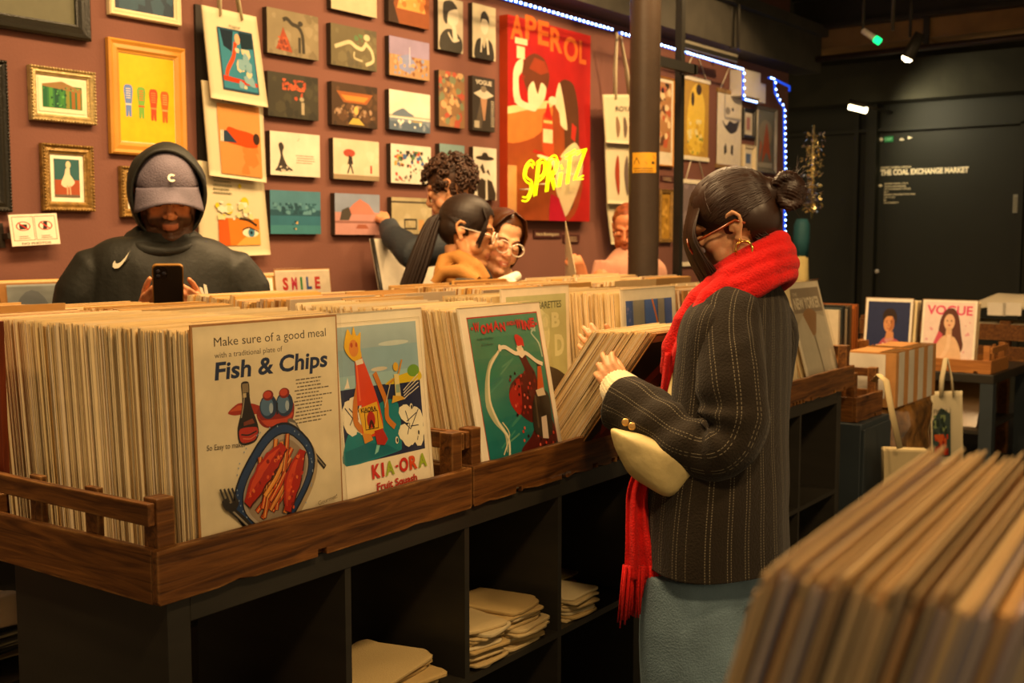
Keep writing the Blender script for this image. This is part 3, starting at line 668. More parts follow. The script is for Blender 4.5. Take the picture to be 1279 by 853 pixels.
def art_dancer(w, h):
    A = Art(w, h, '#efe4cc'); a0, a1, b0, b1 = .075, .955, .03, .955
    def U(u): return a0 + u * (a1 - a0)
    def V(v): return b0 + v * (b1 - b0)
    A.rect(a0, b0, a1, b1, '#a82a1a'); e = .008
    for k, c in enumerate(['#4d8a6c', '#468668', '#3c8268', '#347e6a', '#2a7a6c', '#22746c', '#1c6e6a', '#186866']): A.rect(a0 + e, b0 + e, a1 - e, b1 - e - k * .112, c); 
    r = random.Random(6)
    for k in range(16):
        x, y = r.uniform(.05, .45), r.uniform(.15, .8); A.line([(U(x), V(y)), (U(x + r.uniform(.1, .25)), V(y + r.uniform(.02, .1)))], .02, r.choice(['#5c9678', '#3f8a74', '#2f7a70']), True)
        if k % 2: A.z -= A.dz * .6
    A.line([(U(.38), V(.79)), (U(.22), V(.72)), (U(.13), V(.6)), (U(.10), V(.47)), (U(.16), V(.38)), (U(.27), V(.29)), (U(.25), V(.18))], .055, '#b8b890', True)
    A.line([(U(.37), V(.79)), (U(.19), V(.68)), (U(.13), V(.5)), (U(.20), V(.36)), (U(.30), V(.26)), (U(.27), V(.14))], .022, '#e8dcb8')
    A.line([(U(.25), V(.36)), (U(.32), V(.28)), (U(.20), V(.17))], .012, '#dccfa4')
    A.line([(U(.87), V(.94)), (U(.93), V(.90)), (U(.86), V(.87)), (U(.95), V(.80)), (U(.97), V(.71))], .014, '#b8ccb4'); A.line([(U(.9), V(.93)), (U(.86), V(.905)), (U(.93), V(.88))], .02, '#a4c0a8')
    # dress with dots
    A.poly([(U(x), V(y)) for x, y in ((.62, .75), (.70, .755), (.76, .68), (.82, .62), (.83, .52), (.70, .33), (.60, .34), (.46, .42), (.40, .50), (.44, .57), (.58, .62), (.68, .64))], '#5a1c14')
    A.poly([(U(x), V(y)) for x, y in ((.78, .46), (.9, .38), (.98, .28), (.97, .16), (.8, .1), (.5, .08), (.45, .17), (.62, .24), (.72, .32))], '#551a14')
    A.poly([(U(x), V(y)) for x, y in ((.45, .55), (.58, .60), (.56, .44), (.50, .38), (.41, .45), (.40, .51))], '#a8281a')
    for k in range(70):
        if k % 2: x, y = r.uniform(.44, .80), r.uniform(.38, .64)
        else: x, y = r.uniform(.5, .95), r.uniform(.10, .33)
        if k % 2 and (x - .44) > (y - .2) * 1.3 + .05: x = r.uniform(.44, .6)
        A.ell(U(x), V(y), .012, .010, r.choice(['#c43a24', '#8c2418', '#d8604a', '#2a100e']), 7)
        if k % 5: A.z -= A.dz * .6
    # bottle
    A.poly([(U(x), V(y)) for x, y in ((.87, .665), (.92, .66), (.91, .50), (.80, .49))], '#c85a20'); A.rect(U(.865), V(.655), U(.925), V(.69), '#402010')
    A.poly([(U(x), V(y)) for x, y in ((.80, .50), (.92, .50), (.97, .44), (.92, .22), (.68, .25), (.70, .42))], '#33281c'); A.poly([(U(x), V(y)) for x, y in ((.78, .51), (.90, .52), (.92, .47), (.80, .47))], '#d8c8a8')
    A.poly([(U(x), V(y)) for x, y in ((.80, .34), (.88, .345), (.86, .20), (.775, .21))], '#d8c4b0'); A.line([(U(.76), V(.48)), (U(.74), V(.28))], .02, '#5a4a34')
    # arms, head
    A.line([(U(.37), V(.80)), (U(.45), V(.80)), (U(.58), V(.755)), (U(.72), V(.75)), (U(.86), V(.69)), (U(.95), V(.665))], .03, '#f0e2c8'); A.poly([(U(x), V(y)) for x, y in ((.60, .79), (.69, .785), (.72, .74), (.66, .72), (.62, .74))], '#efe0c4')
    A.ell(U(.65), V(.80), .032, .03, '#ecd2ac'); A.poly([(U(x), V(y)) for x, y in ((.62, .80), (.60, .86), (.64, .87), (.71, .84), (.715, .79), (.68, .80))], '#c8301c'); A.ell(U(.37), V(.80), .02, .02, '#efe0c4')
    x = .03; words = '"WOMAN'
    for i, ch in enumerate(words): A.text(ch, U(x), V(.905 + .01 * math.sin(i * 2)), w=(.022 if ch == '"' else .068), h=.046 if ch != '"' else .03, col='#c23020', bold=.05, rot=.05 * math.sin(i * 3)); x += (.035 if ch == '"' else .088)
    x += .01
    for i, ch in enumerate('ANDA'):
        if ch != ' ': A.text(ch, U(x), V(.93), w=.028, h=.022, col='#c23020', bold=.05)
        x += .033
    for i, ch in enumerate('WINE"'): A.text(ch, U(x), V(.90 + .008 * math.sin(i * 2.3 + 1)), w=(.028 if ch == '"' else .06 if ch == 'I' and 0 else .03 if ch == 'I' else .066), h=.048 if ch != '"' else .03, col='#c23020', bold=.06, rot=.05 * math.sin(i * 2)); x += (.04 if ch == 'I' else .082)
    A.text('Nellie Hamilton', U(.08), V(.86), w=.2, h=.012, col='#2c4a3c', shear=.3); A.text('& Co Reuben', U(.13), V(.825), w=.14, h=.012, col='#2c4a3c', shear=.3)
    return A
def art_cigs(w, h):
    A = Art(w, h, '#efe4cc'); A.rect(.06, .14, .955, .955, '#bdbf8c'); A.rect(.06, .14, .955, .28, '#c9b07a')
    A.text('PAPIER A CIGARETTES', .08, .865, w=.80, h=.045, col='#4a5230', bold=.02)
    A.ell(.52, .70, .17, .17, '#dcdcb0'); A.ell(.50, .69, .10, .11, '#bdbf8c'); A.text('B', .72, .74, w=.13, h=.09, col='#dcdcb0', bold=.05); A.text('O', .55, .72, w=.15, h=.11, col='#cdd0a0', bold=.03); A.text('D', .76, .55, w=.15, h=.13, col='#dcdcb0', bold=.05)
    A.ell(.48, .60, .16, .11, '#c9a01e', 14); A.poly([(.34, .60), (.30, .45), (.34, .35), (.44, .34), (.42, .5)], '#c9a01e')
    A.poly([(.40, .56), (.56, .56), (.60, .50), (.80, .45), (.955, .38), (.955, .28), (.34, .28), (.40, .42)], '#433526'); A.ell(.47, .57, .07, .06, '#5b4630', 10)
    return A
def art_blue(w, h):
    A = Art(w, h, '#eadfc4'); A.rect(.07, .08, .93, .93, '#5f78b4'); 
    for x0, x1, c in ((.07, .17, '#4a64a8'), (.20, .40, '#9a9684'), (.42, .64, '#5070b4'), (.66, .78, '#98907e'), (.80, .93, '#4a62a6')): A.rect(x0, .08, x1, .93, c)
    for x in (.18, .41, .65, .79): A.line([(x, .08), (x, .93)], .008, '#3a3a4c')
    A.line([(.55, .93), (.64, .76), (.72, .5), (.78, .1)], .03, '#d87a34'); A.blobs(.42, .4, .64, .75, 5, ['#7a6aa8', '#8090c0'], .015, .05, 3); A.blobs(.08, .5, .16, .9, 4, ['#7a80b8'], .01, .03, 5)
    return A
def art_mag(w, h):
    A = Art(w, h, '#d8cdb4'); A.rect(.06, .05, .95, .95, '#b4a890'); A.rect(.06, .72, .95, .95, '#8a7c68')
    A.text('NEW YORKER', .12, .76, w=.78, h=.10, col='#d8ccb0', bold=.03); A.poly([(.3, .7), (.5, .76), (.72, .70), (.62, .56), (.5, .50), (.4, .55)], '#9a7650')
    A.poly([(.06, .6), (.3, .70), (.48, .48), (.52, .05), (.06, .05)], '#c4bba4'); A.poly([(.95, .66), (.72, .70), (.54, .48), (.56, .05), (.95, .05)], '#c9bfa8'); A.line([(.5, .5), (.54, .3), (.55, .05)], .018, '#5c5040'); A.blobs(.6, .05, .9, .35, 5, ['#ded4bc'], .04, .1, 2)
    A.text('THE', .14, .88, w=.12, h=.03, col='#d8ccb0')
    return A

# ---------- place them (front row of the counter) ----------
front_print('art_print', 'food poster print reading Fish and Chips with a plate and bottle', .098, .017, .03, .335, .425, art_fish(.327, .417), yaw=-.0)
G1 = 'sleeved prints packed behind the fish and chips print'
stack(.100, .026, .575, .035, .10, 'sleeved print packed edge on in the thick stack behind the fish and chips print', G1, pitch=.0072, maxn=80, jitter=.004)
front_print('art_print', 'squash drink poster print with a red bottle swimmer and blue sea', .438, .022, .09, .275, .425, art_squash(.267, .417), back='#e0d4b8')
G2 = 'sleeved prints packed behind the squash drink print'
stack(.440, .040, .57, .10, .13, 'sleeved print packed behind the squash drink print', G2, V=VB, pitch=.018, maxn=30)
front_print('art_print', 'green poster print of a dancer with a wine bottle and white scarf', .876, .012, .20, .325, .42, art_dancer(.317, .412), back='#e0d4b8')
G3 = 'sleeved prints leaning behind the green dancer print'
stack(.880, .032, .50, .205, .20, 'sleeved print leaning back behind the green dancer print', G3, pitch=.0085, maxn=26)
stack(.880, .26, .52, .20, .20, 'sleeved print at the rear of the stack behind the green dancer print', G3, pitch=.016, maxn=16)
# pile flipped forward by the woman
for k in range(20):
    me, t = R.choice(VA); put_print(me, 1.262 + R.uniform(-.003, .003), .215 - k * .0082, .782 + .0002 * k, -.62 + R.uniform(-.004, .004), 'sleeved print tipped forward in the pile under the hand of the scarfed woman', 'sleeved prints tipped forward by the woman')
A = Art(.32, .405, '#2a1610'); A.poly([(.0, .0), (.3, .0), (.9, .95), (.5, .9)], '#7a1e10'); A.poly([(.1, .3), (.5, .9), (.62, .85), (.2, .2)], '#b43a1c'); A.rect(0, .95, 1, 1, '#c9a070')
front_print('art_print', 'dark red print tipped face down at the front of the flipped pile', 1.262, .215 - 20 * .0082 - .003, -.625, .33, .415, A, z=.785, film=False)
NP[0] += 20
front_print('art_print', 'pale green cigarette paper poster print standing behind the flipped pile', 1.29, .262, .035, .33, .425, art_cigs(.322, .417), back='#e0d4b8', z=.79)
stack(1.295, .285, .52, .05, .12, 'sleeved print standing behind the pale green cigarette poster', 'sleeved prints behind the cigarette poster', pitch=.012, maxn=14)
front_print('art_print', 'blue and grey abstract print showing left of the red scarf', 1.655, .105, .06, .33, .425, art_blue(.322, .417), back='#e0d4b8')
stack(1.66, .125, .50, .07, .14, 'sleeved print edge on behind the blue and grey abstract print', 'sleeved prints behind the blue abstract print', pitch=.0095, maxn=34)
front_print('art_print', 'pale magazine cover print leaning back at the right end of the counter', 2.885, .035, .27, .34, .42, art_mag(.332, .412), back='#c8b898')
stack(2.88, .055, .40, .28, .27, 'sleeved print leaning behind the pale magazine cover print', 'sleeved prints behind the magazine cover', pitch=.010, maxn=26)
# white frame-like sheet showing left of the magazine stack
stack(2.50, .06, .5, .12, .15, 'sleeved print in the stack hidden behind the back of the scarfed woman', 'sleeved prints behind the woman in the scarf', pitch=.03, maxn=10)

# far side rows and the wall-side rack: one mass of edge-on prints
q = MB(); r2 = random.Random(31)
def mass(u0, u1, v0, v1, z0, h, lean, Mfn, pitch=.0085):
    v = v0
    hh = h
    while v < v1:
        if r2.random() < .10: hh = h + r2.uniform(-.012, .008)
        t = r2.choice((.004, .005, .0065)); du = r2.uniform(-.006, .006); c = lin(r2.choice(EDGE)); H2 = hh + r2.uniform(-.003, .003)
        P = []
        for (x, y, z) in ((u0 + du, 0, 0), (u1 + du, 0, 0), (u1 + du, t, 0), (u0 + du, t, 0), (u0 + du, 0, H2), (u1 + du, 0, H2), (u1 + du, t, H2), (u0 + du, t, H2)):
            P.append(Mfn(x, v + y + z * math.sin(lean), z0 + z * math.cos(lean)))
        b = q.add(P)
        for f_ in ((0, 3, 2, 1), (4, 5, 6, 7), (0, 1, 5, 4), (1, 2, 6, 5), (2, 3, 7, 6), (3, 0, 4, 7)): q.face([b + i for i in f_], c)
        v += t + max(0, pitch - .0085) + r2.uniform(.0003, .0016)
for (a, b_) in ((.125, .455), (.46, .77), (.95, 1.27), (1.31, 1.63), (1.78, 2.10), (2.14, 2.46), (2.6, 2.93), (2.96, 3.27)):
    mass(a, b_, .74, 1.14, .779, .409, -.09 + r2.uniform(-.03, .03), Ct)
for (a, b_) in ((1.05, 1.3), (2.05, 2.38)): mass(a, b_, .06 if a > 2 else .5, .57, .779, .41, .1, Ct, .02)
M_wall = lambda x, y, z: Vector((x, 3.62 + y, z))
mass(1.55, 1.88, 0.06, .30, .80, .395, .1, M_wall); mass(2.0, 2.33, 0.02, .30, .80, .395, .1, M_wall)
mass(3.05, 3.30, .05, .31, .79, .40, .1, M_wall); mass(3.26, 3.5, .14, .31, .79, .40, .1, M_wall)
tag(q.build('print_rows', SLEEVED), 'close packed rows of sleeved prints on the far side of the counter and along the wall', 'prints', kind='stuff')
# wall side table
r_ = empty('wall_table', (1.2, 3.58, 0), 0, 'dark low table along the maroon wall under the far print racks', 'table')
q = MB(); q.box((0, 0, .74), (2.9, .40, .78)); part(q, 'tabletop', M_BLKW, r_)
q = MB(); q.box((0, .384, .0), (2.9, .398, .739)); part(q, 'added_backing', M_BLKW, r_)  # added sheet that keeps the gap under the table black
for x in (.03, 1.4, 2.8):
    q = MB(); q.box((x, .02, 0), (x + .06, .38, .74)); part(q, 'leg', M_BLKW, r_)
A = Art(.312, .41, '#e8dcc4'); x = .12
for ch, c in zip('SMILE', ('#c43a34', '#c43a54', '#3a8a50', '#3a5aa0', '#c43a34')): A.text(ch, x, .80, w=.10 if ch != 'I' else .04, h=.12, col=c, bold=.05); x += .16 if ch != 'I' else .11
front_print('art_print', 'white print with coloured letters reading SMILE near the wall', 0, 0, .1, .32, .418, A, loc=Vector((3.215, 3.66, .80)), rz=0)
A = Art(.25, .39, '#9aa0a0'); A.ell(.35, .6, .3, .35, '#7c8288'); A.ell(.8, .75, .12, .08, '#e8e4d8')  # pale ellipse is white glare put into the print colour
front_print('art_print', 'grey print in the wall rack left of the man in the cap', 0, 0, .1, .27, .395, A, loc=Vector((1.98, 3.57, .80)), rz=0)
A = Art(.25, .39, '#efe6d4')
front_print('art_print', 'plain white print in the wall rack right behind the man in the cap', 0, 0, .1, .24, .40, A, loc=Vector((2.93, 3.64, .79)), rz=0)
front_print('art_print', 'plain white print in the wall rack beside his left shoulder', 0, 0, .1, .2, .395, A, loc=Vector((2.6, 3.60, .80)), rz=0)

# foreground stack at lower right
def Fg(u, v, z): return Vector((.437 + u, .201 - v, z))
VF = []
for i, e in enumerate(['#d0b080', '#c8b088', '#a79db0', '#cf9450', '#9a7850', '#d8bc8c', '#b7a8b8', '#7a6a58', '#d8a868', '#c8b8a0', '#9f97a6']):
    t = .0044 + .0006 * (i % 3); qq = MB(); qq.box((.003, 0, 0), (.33 - .004 * (i % 3), t, .40 + .004 * (i % 3)), col=lin(e)); qq.box((0, t * .4, 0), (.333, t * .4 + .0008, .41), col=lin('#d8be92'))
    o = qq.build('art_print', SLEEVED); VF.append((o.data, t)); bpy.data.objects.remove(o)
k = 0; v = 0.
while v < .34 and k < 60:
    me, t = VF[R.randrange(len(VF))]
    o = bpy.data.objects.new('art_print', me); COL.objects.link(o); o.location = Fg(R.uniform(-.003, .004), v - .112, .806 + R.uniform(-.004, .003)); o.rotation_euler = (.28 + R.uniform(-.006, .006) , 0, .096 + R.uniform(-.006, .006))
    tag(o, 'out of focus sleeved print in the close stack at the lower right', 'print', 'blurred foreground prints'); v += t + R.uniform(.0002, .0012); k += 1
NP[0] += k
crate(0, 0, 'wooden crate under the close foreground stack of prints', seed=33, D=.48, loc=Vector((.40, -.135, .7865)))
r_ = empty('display_table', (.3, -.34, 0), 0, 'black table carrying the close foreground crate at the lower right', 'table')
q = MB(); q.box((0, 0, .745), (1.2, .72, .785)); part(q, 'tabletop', M_BLKW, r_)
for x, y in ((.02, .02), (1.12, .02), (.02, .58), (1.12, .58)):
    q = MB(); q.box((x, y, 0), (x + .06, y + .06, .745)); part(q, 'leg', M_BLKW, r_)
print('STACK PRINTS', NP[0])

# ---------- things lying in the cubes ----------
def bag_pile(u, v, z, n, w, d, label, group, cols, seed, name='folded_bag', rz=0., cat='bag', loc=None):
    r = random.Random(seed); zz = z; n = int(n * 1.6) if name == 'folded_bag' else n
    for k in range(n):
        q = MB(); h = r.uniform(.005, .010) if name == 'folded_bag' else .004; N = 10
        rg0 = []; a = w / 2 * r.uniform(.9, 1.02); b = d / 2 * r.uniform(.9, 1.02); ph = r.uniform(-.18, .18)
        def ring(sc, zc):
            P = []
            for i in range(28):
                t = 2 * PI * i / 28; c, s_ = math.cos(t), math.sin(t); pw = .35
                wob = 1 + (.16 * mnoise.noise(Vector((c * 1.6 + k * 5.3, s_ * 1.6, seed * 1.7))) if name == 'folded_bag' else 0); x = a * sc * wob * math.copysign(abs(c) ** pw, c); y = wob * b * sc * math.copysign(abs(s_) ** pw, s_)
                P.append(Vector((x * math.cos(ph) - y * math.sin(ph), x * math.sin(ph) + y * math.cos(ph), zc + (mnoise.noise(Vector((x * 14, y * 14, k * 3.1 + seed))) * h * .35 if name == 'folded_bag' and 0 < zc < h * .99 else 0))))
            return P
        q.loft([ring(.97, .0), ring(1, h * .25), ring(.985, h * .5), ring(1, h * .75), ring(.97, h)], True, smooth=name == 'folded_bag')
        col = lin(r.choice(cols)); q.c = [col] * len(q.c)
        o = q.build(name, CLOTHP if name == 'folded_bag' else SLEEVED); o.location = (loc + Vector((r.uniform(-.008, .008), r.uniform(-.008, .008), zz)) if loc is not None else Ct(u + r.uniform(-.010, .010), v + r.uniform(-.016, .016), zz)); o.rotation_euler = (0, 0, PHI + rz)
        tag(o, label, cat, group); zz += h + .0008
CR = ['#d9c08a', '#cfb47c', '#e0cc9c', '#c9ab70']
bag_pile(.605, .13, .3935, 5, .28, .2, 'folded cream cotton bag in the cube left of the middle divider', 'folded bags in the left cube', CR, 3)
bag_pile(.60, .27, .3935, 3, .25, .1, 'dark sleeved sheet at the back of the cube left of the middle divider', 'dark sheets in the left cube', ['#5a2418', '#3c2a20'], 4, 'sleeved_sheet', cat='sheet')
bag_pile(.905, .09, .3935, 8, .13, .15, 'folded cream bag in the left pile of the middle cube', 'left pile of folded bags in the middle cube', CR, 5)
bag_pile(1.055, .11, .3935, 7, .155, .19, 'folded cream bag in the right pile of the middle cube', 'right pile of folded bags in the middle cube', CR, 6)
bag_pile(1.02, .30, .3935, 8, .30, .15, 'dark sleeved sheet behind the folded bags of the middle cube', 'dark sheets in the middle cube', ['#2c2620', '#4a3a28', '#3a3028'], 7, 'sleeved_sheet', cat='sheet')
bag_pile(1.30, .11, .3935, 5, .14, .2, 'folded cream bag in the cube by the fringe of the red scarf', 'folded bags in the cube by the scarf fringe', CR, 8)
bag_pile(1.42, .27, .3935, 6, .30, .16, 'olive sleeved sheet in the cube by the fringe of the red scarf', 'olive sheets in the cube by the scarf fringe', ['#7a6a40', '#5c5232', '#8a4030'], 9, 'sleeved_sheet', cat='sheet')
bag_pile(2.33, .10, .3935, 4, .16, .18, 'folded grey bag on the right hand shelf behind the woman in the scarf', 'folded bags on the right hand shelf', ['#a89880', '#8c7c68'], 10)
bag_pile(2.75, .20, .3935, 6, .22, .22, 'folded pale bag in the right hand unit of the counter', 'folded bags in the right hand unit', ['#b8a078', '#a08a68', '#b07058'], 11)
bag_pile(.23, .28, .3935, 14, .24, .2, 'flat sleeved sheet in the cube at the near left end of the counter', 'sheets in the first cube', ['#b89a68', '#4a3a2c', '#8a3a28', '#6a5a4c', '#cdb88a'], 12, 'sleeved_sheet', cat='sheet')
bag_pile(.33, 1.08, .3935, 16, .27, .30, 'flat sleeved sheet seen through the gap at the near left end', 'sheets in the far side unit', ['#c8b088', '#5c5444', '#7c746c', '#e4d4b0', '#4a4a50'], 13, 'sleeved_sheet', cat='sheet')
# =====================================================================================
# THE PICTURE WALL
# =====================================================================================
WY = 4.0
def wrect(x0, x1, yt, yb, th=.03):
    a = onY(x0, yt, WY - th); b = onY(x0, yb, WY - th); c = onY(x1, yt, WY - th)
    return a.x, c.x, b.z, a.z
def canvas(x0, x1, yt, yb, art_fn, label, th=.032, side='#3a2c22', cat='canvas', group='small canvases on the maroon wall', name='wall_canvas'):
    X0, X1, Z0, Z1 = wrect(x0, x1, yt, yb, th); W, Hh = X1 - X0, Z1 - Z0
    A = Art(W, Hh); art_fn(A); q = MB(); q.box((X0, WY - th, Z0), (X1, WY - .002, Z1), col=lin(side))
    q.art(A, face_M((X0, WY - th, Z0), (1, 0, 0), (0, 0, 1)))
    o = q.build(name, CANVAS, loc=((X0 + X1) / 2, WY, (Z0 + Z1) / 2)); return tag(o, label, cat, group)
def framed(x0, x1, yt, yb, art_fn, label, fw=.03, fm=None, matc=None, mw=.0, beads=False, th=.03, zrect=None):
    X0, X1, Z0, Z1 = zrect or wrect(x0, x1, yt, yb, th)
    root = empty('picture_frame', ((X0 + X1) / 2, WY, (Z0 + Z1) / 2), 0, label, 'picture', None)
    q = MB()
    prof = [(0, .004), (0, th * .8), (fw * .15, th), (fw * .4, th * .75), (fw * .7, th * .85), (fw * .88, th * .6), (fw, th * .55), (fw, .004)]
    corners = [(X0, Z0, 1, 1), (X1, Z0, -1, 1), (X1, Z1, -1, -1), (X0, Z1, 1, -1)]
    rings = [[Vector((cx + sx * a, WY - d, cz + sz * a)) for a, d in prof] for cx, cz, sx, sz in corners]
    rings.append(rings[0])
    q.loft(rings, cap=False, smooth=False); root_fr = q.build('frame', fm, root)
    if beads:
        qb = MB(); off = fw * .15
        P = []
        for (xa, za, xb, zb) in ((X0 + off, Z0 + off, X1 - off, Z0 + off), (X1 - off, Z0 + off, X1 - off, Z1 - off), (X1 - off, Z1 - off, X0 + off, Z1 - off), (X0 + off, Z1 - off, X0 + off, Z0 + off)):
            L_ = math.hypot(xb - xa, zb - za); n = int(L_ / .012)
            for k in range(n): P.append((xa + (xb - xa) * k / n, za + (zb - za) * k / n))
        for x, z in P: qb.ball((x, WY - th, z), .0048, 6)
        qb.build('beading', fm, root)
    if mw:
        q = MB(); q.box((X0 + fw * .9, WY - .010, Z0 + fw * .9), (X1 - fw * .9, WY - .004, Z1 - fw * .9), col=lin(matc)); q.build('mount', PRINT, root)
    i = fw * .9 + mw; W, Hh = X1 - X0 - 2 * i, Z1 - Z0 - 2 * i; A = Art(W, Hh); art_fn(A)
    q = MB(); q.box((X0 + i, WY - .0125, Z0 + i), (X1 - i, WY - .0102, Z1 - i), col=A.layers[0][2]); q.art(A, face_M((X0 + i, WY - .0125, Z0 + i), (1, 0, 0), (0, 0, 1))); q.build('picture', PRINT, root)
    return root
FB = mat('black moulded frame', '#1d1a12', rough=.35, spec=.5, bump=.2, bscale=120)
FG = mat('gilt frame', '#8a6a34', rough=.35, metal=.35, var=.35, scale=40, bump=.4, bscale=120)
FS = mat('champagne frame', '#b09a68', rough=.35, metal=.35, var=.3, scale=40, bump=.3, bscale=120)
FO = mat('light oak frame', '#b8802f', rough=.45, var=.12, scale=6, stretch=(1, 1, 1))
FC = mat('cream frame', '#d4c29a', rough=.5, var=.06)
FSI = mat('silver frame', '#9a9384', rough=.35, metal=.5, var=.2)

def f(A): A.rect(0, 0, 1, 1, '#a08e70'); A.blobs(0, 0, 1, .5, 8, ['#8a7a60', '#b8a888'], .03, .1, 3)
X0, X1, Z0, Z1 = wrect(60, 114, -60, 49); a = onY(114, 52, WY - .03); zb = a.z
framed(0, 0, 0, 0, f, 'large black frame with grey mount cut off at the top left corner', fw=.055, fm=FB, matc='#5c5a44', mw=.22, zrect=(a.x - 1.05, a.x, zb, zb + .75), th=.04)
a = onY(16, 265, WY - .03); t = onY(12, 76, WY - .03)
def f(A): A.rect(0, 0, 1, 1, '#4a4424'); A.blobs(0, 0, 1, 1, 12, ['#3a3a20', '#6a5a2c', '#2c2a18'], .05, .15, 9)
framed(0, 0, 0, 0, f, 'black beaded frame with a dark landscape at the left edge of the picture', fw=.045, fm=FB, zrect=(a.x - .55, a.x, a.z, t.z), beads=True, th=.035)
def f(A):
    A.rect(0, 0, 1, 1, '#e0cfae'); A.rect(.08, .12, .93, .80, '#2c6a3a')
    for k in range(7): A.rect(.10 + k * .12, .14, .18 + k * .12, .76, ['#1e5a34', '#4a8a3c', '#184a30', '#3a7a34', '#7a7a30', '#8a5a24', '#9a6a2c'][k])
    A.poly([(.08, .8), (.5, .92), (.93, .7), (.93, .62), (.08, .74)], '#8a6a3a'); A.blobs(.1, .15, .9, .75, 10, ['#12402a', '#5aa050'], .01, .03, 4)
framed(38, 119, 80, 149, f, 'champagne beaded frame with a picture of green doors', fw=.028, fm=FS, matc='#e6d8b8', mw=.012, beads=True)
def f(A):
    A.rect(0, 0, 1, 1, '#2f5a5a'); A.rect(0, 0, 1, .45, '#9a4a28'); A.poly([(.25, .35), (.4, .6), (.45, .75), (.6, .75), (.62, .6), (.8, .4), (.66, .28), (.4, .25)], '#d8c4a4'); A.ell(.55, .85, .1, .1, '#d8c09a'); A.line([(.5, .3), (.5, .06)], .06, '#c89a74'); A.line([(.6, .3), (.62, .06)], .06, '#c89a74'); A.rect(0, 0, 1, .06, '#6a5848')
framed(53, 117, 178, 263, f, 'gilt beaded frame with a small picture of a figure in a white dress', fw=.036, fm=FG, matc='#e6dcc4', mw=.022, beads=True)
def f(A): A.rect(0, 0, 1, 1, '#d8c8a0'); A.rect(.2, .2, .8, .8, '#a09070')
framed(152, 205, 207, 271, f, 'small gilt frame partly hidden by the dark hood', fw=.034, fm=FG, matc='#e6dcc4', mw=.02, beads=True)
def f(A):
    A.rect(0, 0, 1, 1, '#e8dcb4'); A.rect(.025, .02, .975, .98, '#d0a612')
    for k, (x, c1, c2) in enumerate([(.17, '#5c78b4', '#c8bca8'), (.39, '#6a9a3a', '#c8461e'), (.60, '#c8401c', '#d87a3c'), (.80, '#d8561c', '#e09a54')]):
        y = -.01 * k
        A.poly([(x - .075, .58 + y), (x - .05, .64 + y), (x + .05, .64 + y), (x + .075, .58 + y), (x + .05, .42 + y), (x + .045, .30 + y), (x + .01, .30 + y), (x, .36 + y), (x - .01, .30 + y), (x - .045, .30 + y), (x - .05, .42 + y)], c1)
        for j in range(5): A.line([(x - .04, .60 + y - j * .025), (x + .04, .60 + y - j * .025)], .012, c2)
        A.line([(x - .05, .43 + y), (x + .05, .43 + y)], .025, c2)
framed(136, 232, 45.5, 191, f, 'oak frame with a bright yellow print of four small coloured suits', fw=.05, fm=FO)
a = onY(138, 17, WY - .03)
def f(A): A.rect(0, 0, 1, 1, '#1d3040'); A.blobs(0, 0, 1, .4, 5, ['#2a4656'], .05, .2, 1)
b_ = onY(228, 28, WY - .03)
framed(0, 0, 0, 0, f, 'cream frame with a dark blue picture cut off at the top edge', fw=.03, fm=FC, zrect=(a.x, b_.x, a.z, a.z + .42), matc='#d8c8a4', mw=.0)
# no photo notice: a card tilted off the wall
A0 = onY(15, 268, WY - .06)
A = Art(.19, .115, '#e0d4bc'); A.frame(.05, .16, .49, .93, .012, '#6b5a4a'); A.frame(.51, .16, .95, .93, .012, '#6b5a4a')
for cx in (.27, .73):
    A.ell(cx, .62, .15, .15, '#c03020'); A.ell(cx, .62, .125, .125, '#e0d4bc'); A.poly([(cx - .08, .52), (cx + .08, .52), (cx + .08, .68), (cx - .08, .68)] if cx < .5 else [(cx - .06, .5), (cx + .03, .5), (cx + .05, .76), (cx - .03, .76)], '#2c2420'); A.line([(cx - .10, .74), (cx + .10, .50)], .022, '#c03020'); A.lines_of_text(cx - .12, cx + .12, .22, .34, 2, '#6b5a4a', 2)
A.text('NO PHOTOS', .2, .03, w=.6, h=.07, col='#2c2420', bold=.02)
q = MB(); Mx = Matrix.Translation((A0.x, WY - .055, A0.z - .115)) @ Matrix.Rotation(-.05, 4, 'Y') @ Matrix.Rotation(-.1, 4, 'X')
q.box((0, .0, 0), (.19, .004, .115), Mx, col=lin('#e0d4bc')); q.art(A, Mx @ face_M((0, 0, 0), (1, 0, 0), (0, 0, 1)))
q.box((-.02, .045, .0), (.0, .054, .09), Mx, col=lin('#241d14')); q.box((-.01, .004, .03), (.03, .05, .05), Mx, col=lin('#241d14'))
tag(q.build('no_photo_sign', PRINT, loc=(A0.x, WY, A0.z - .06)), 'white card with two red crossed out no photo symbols', 'sign')

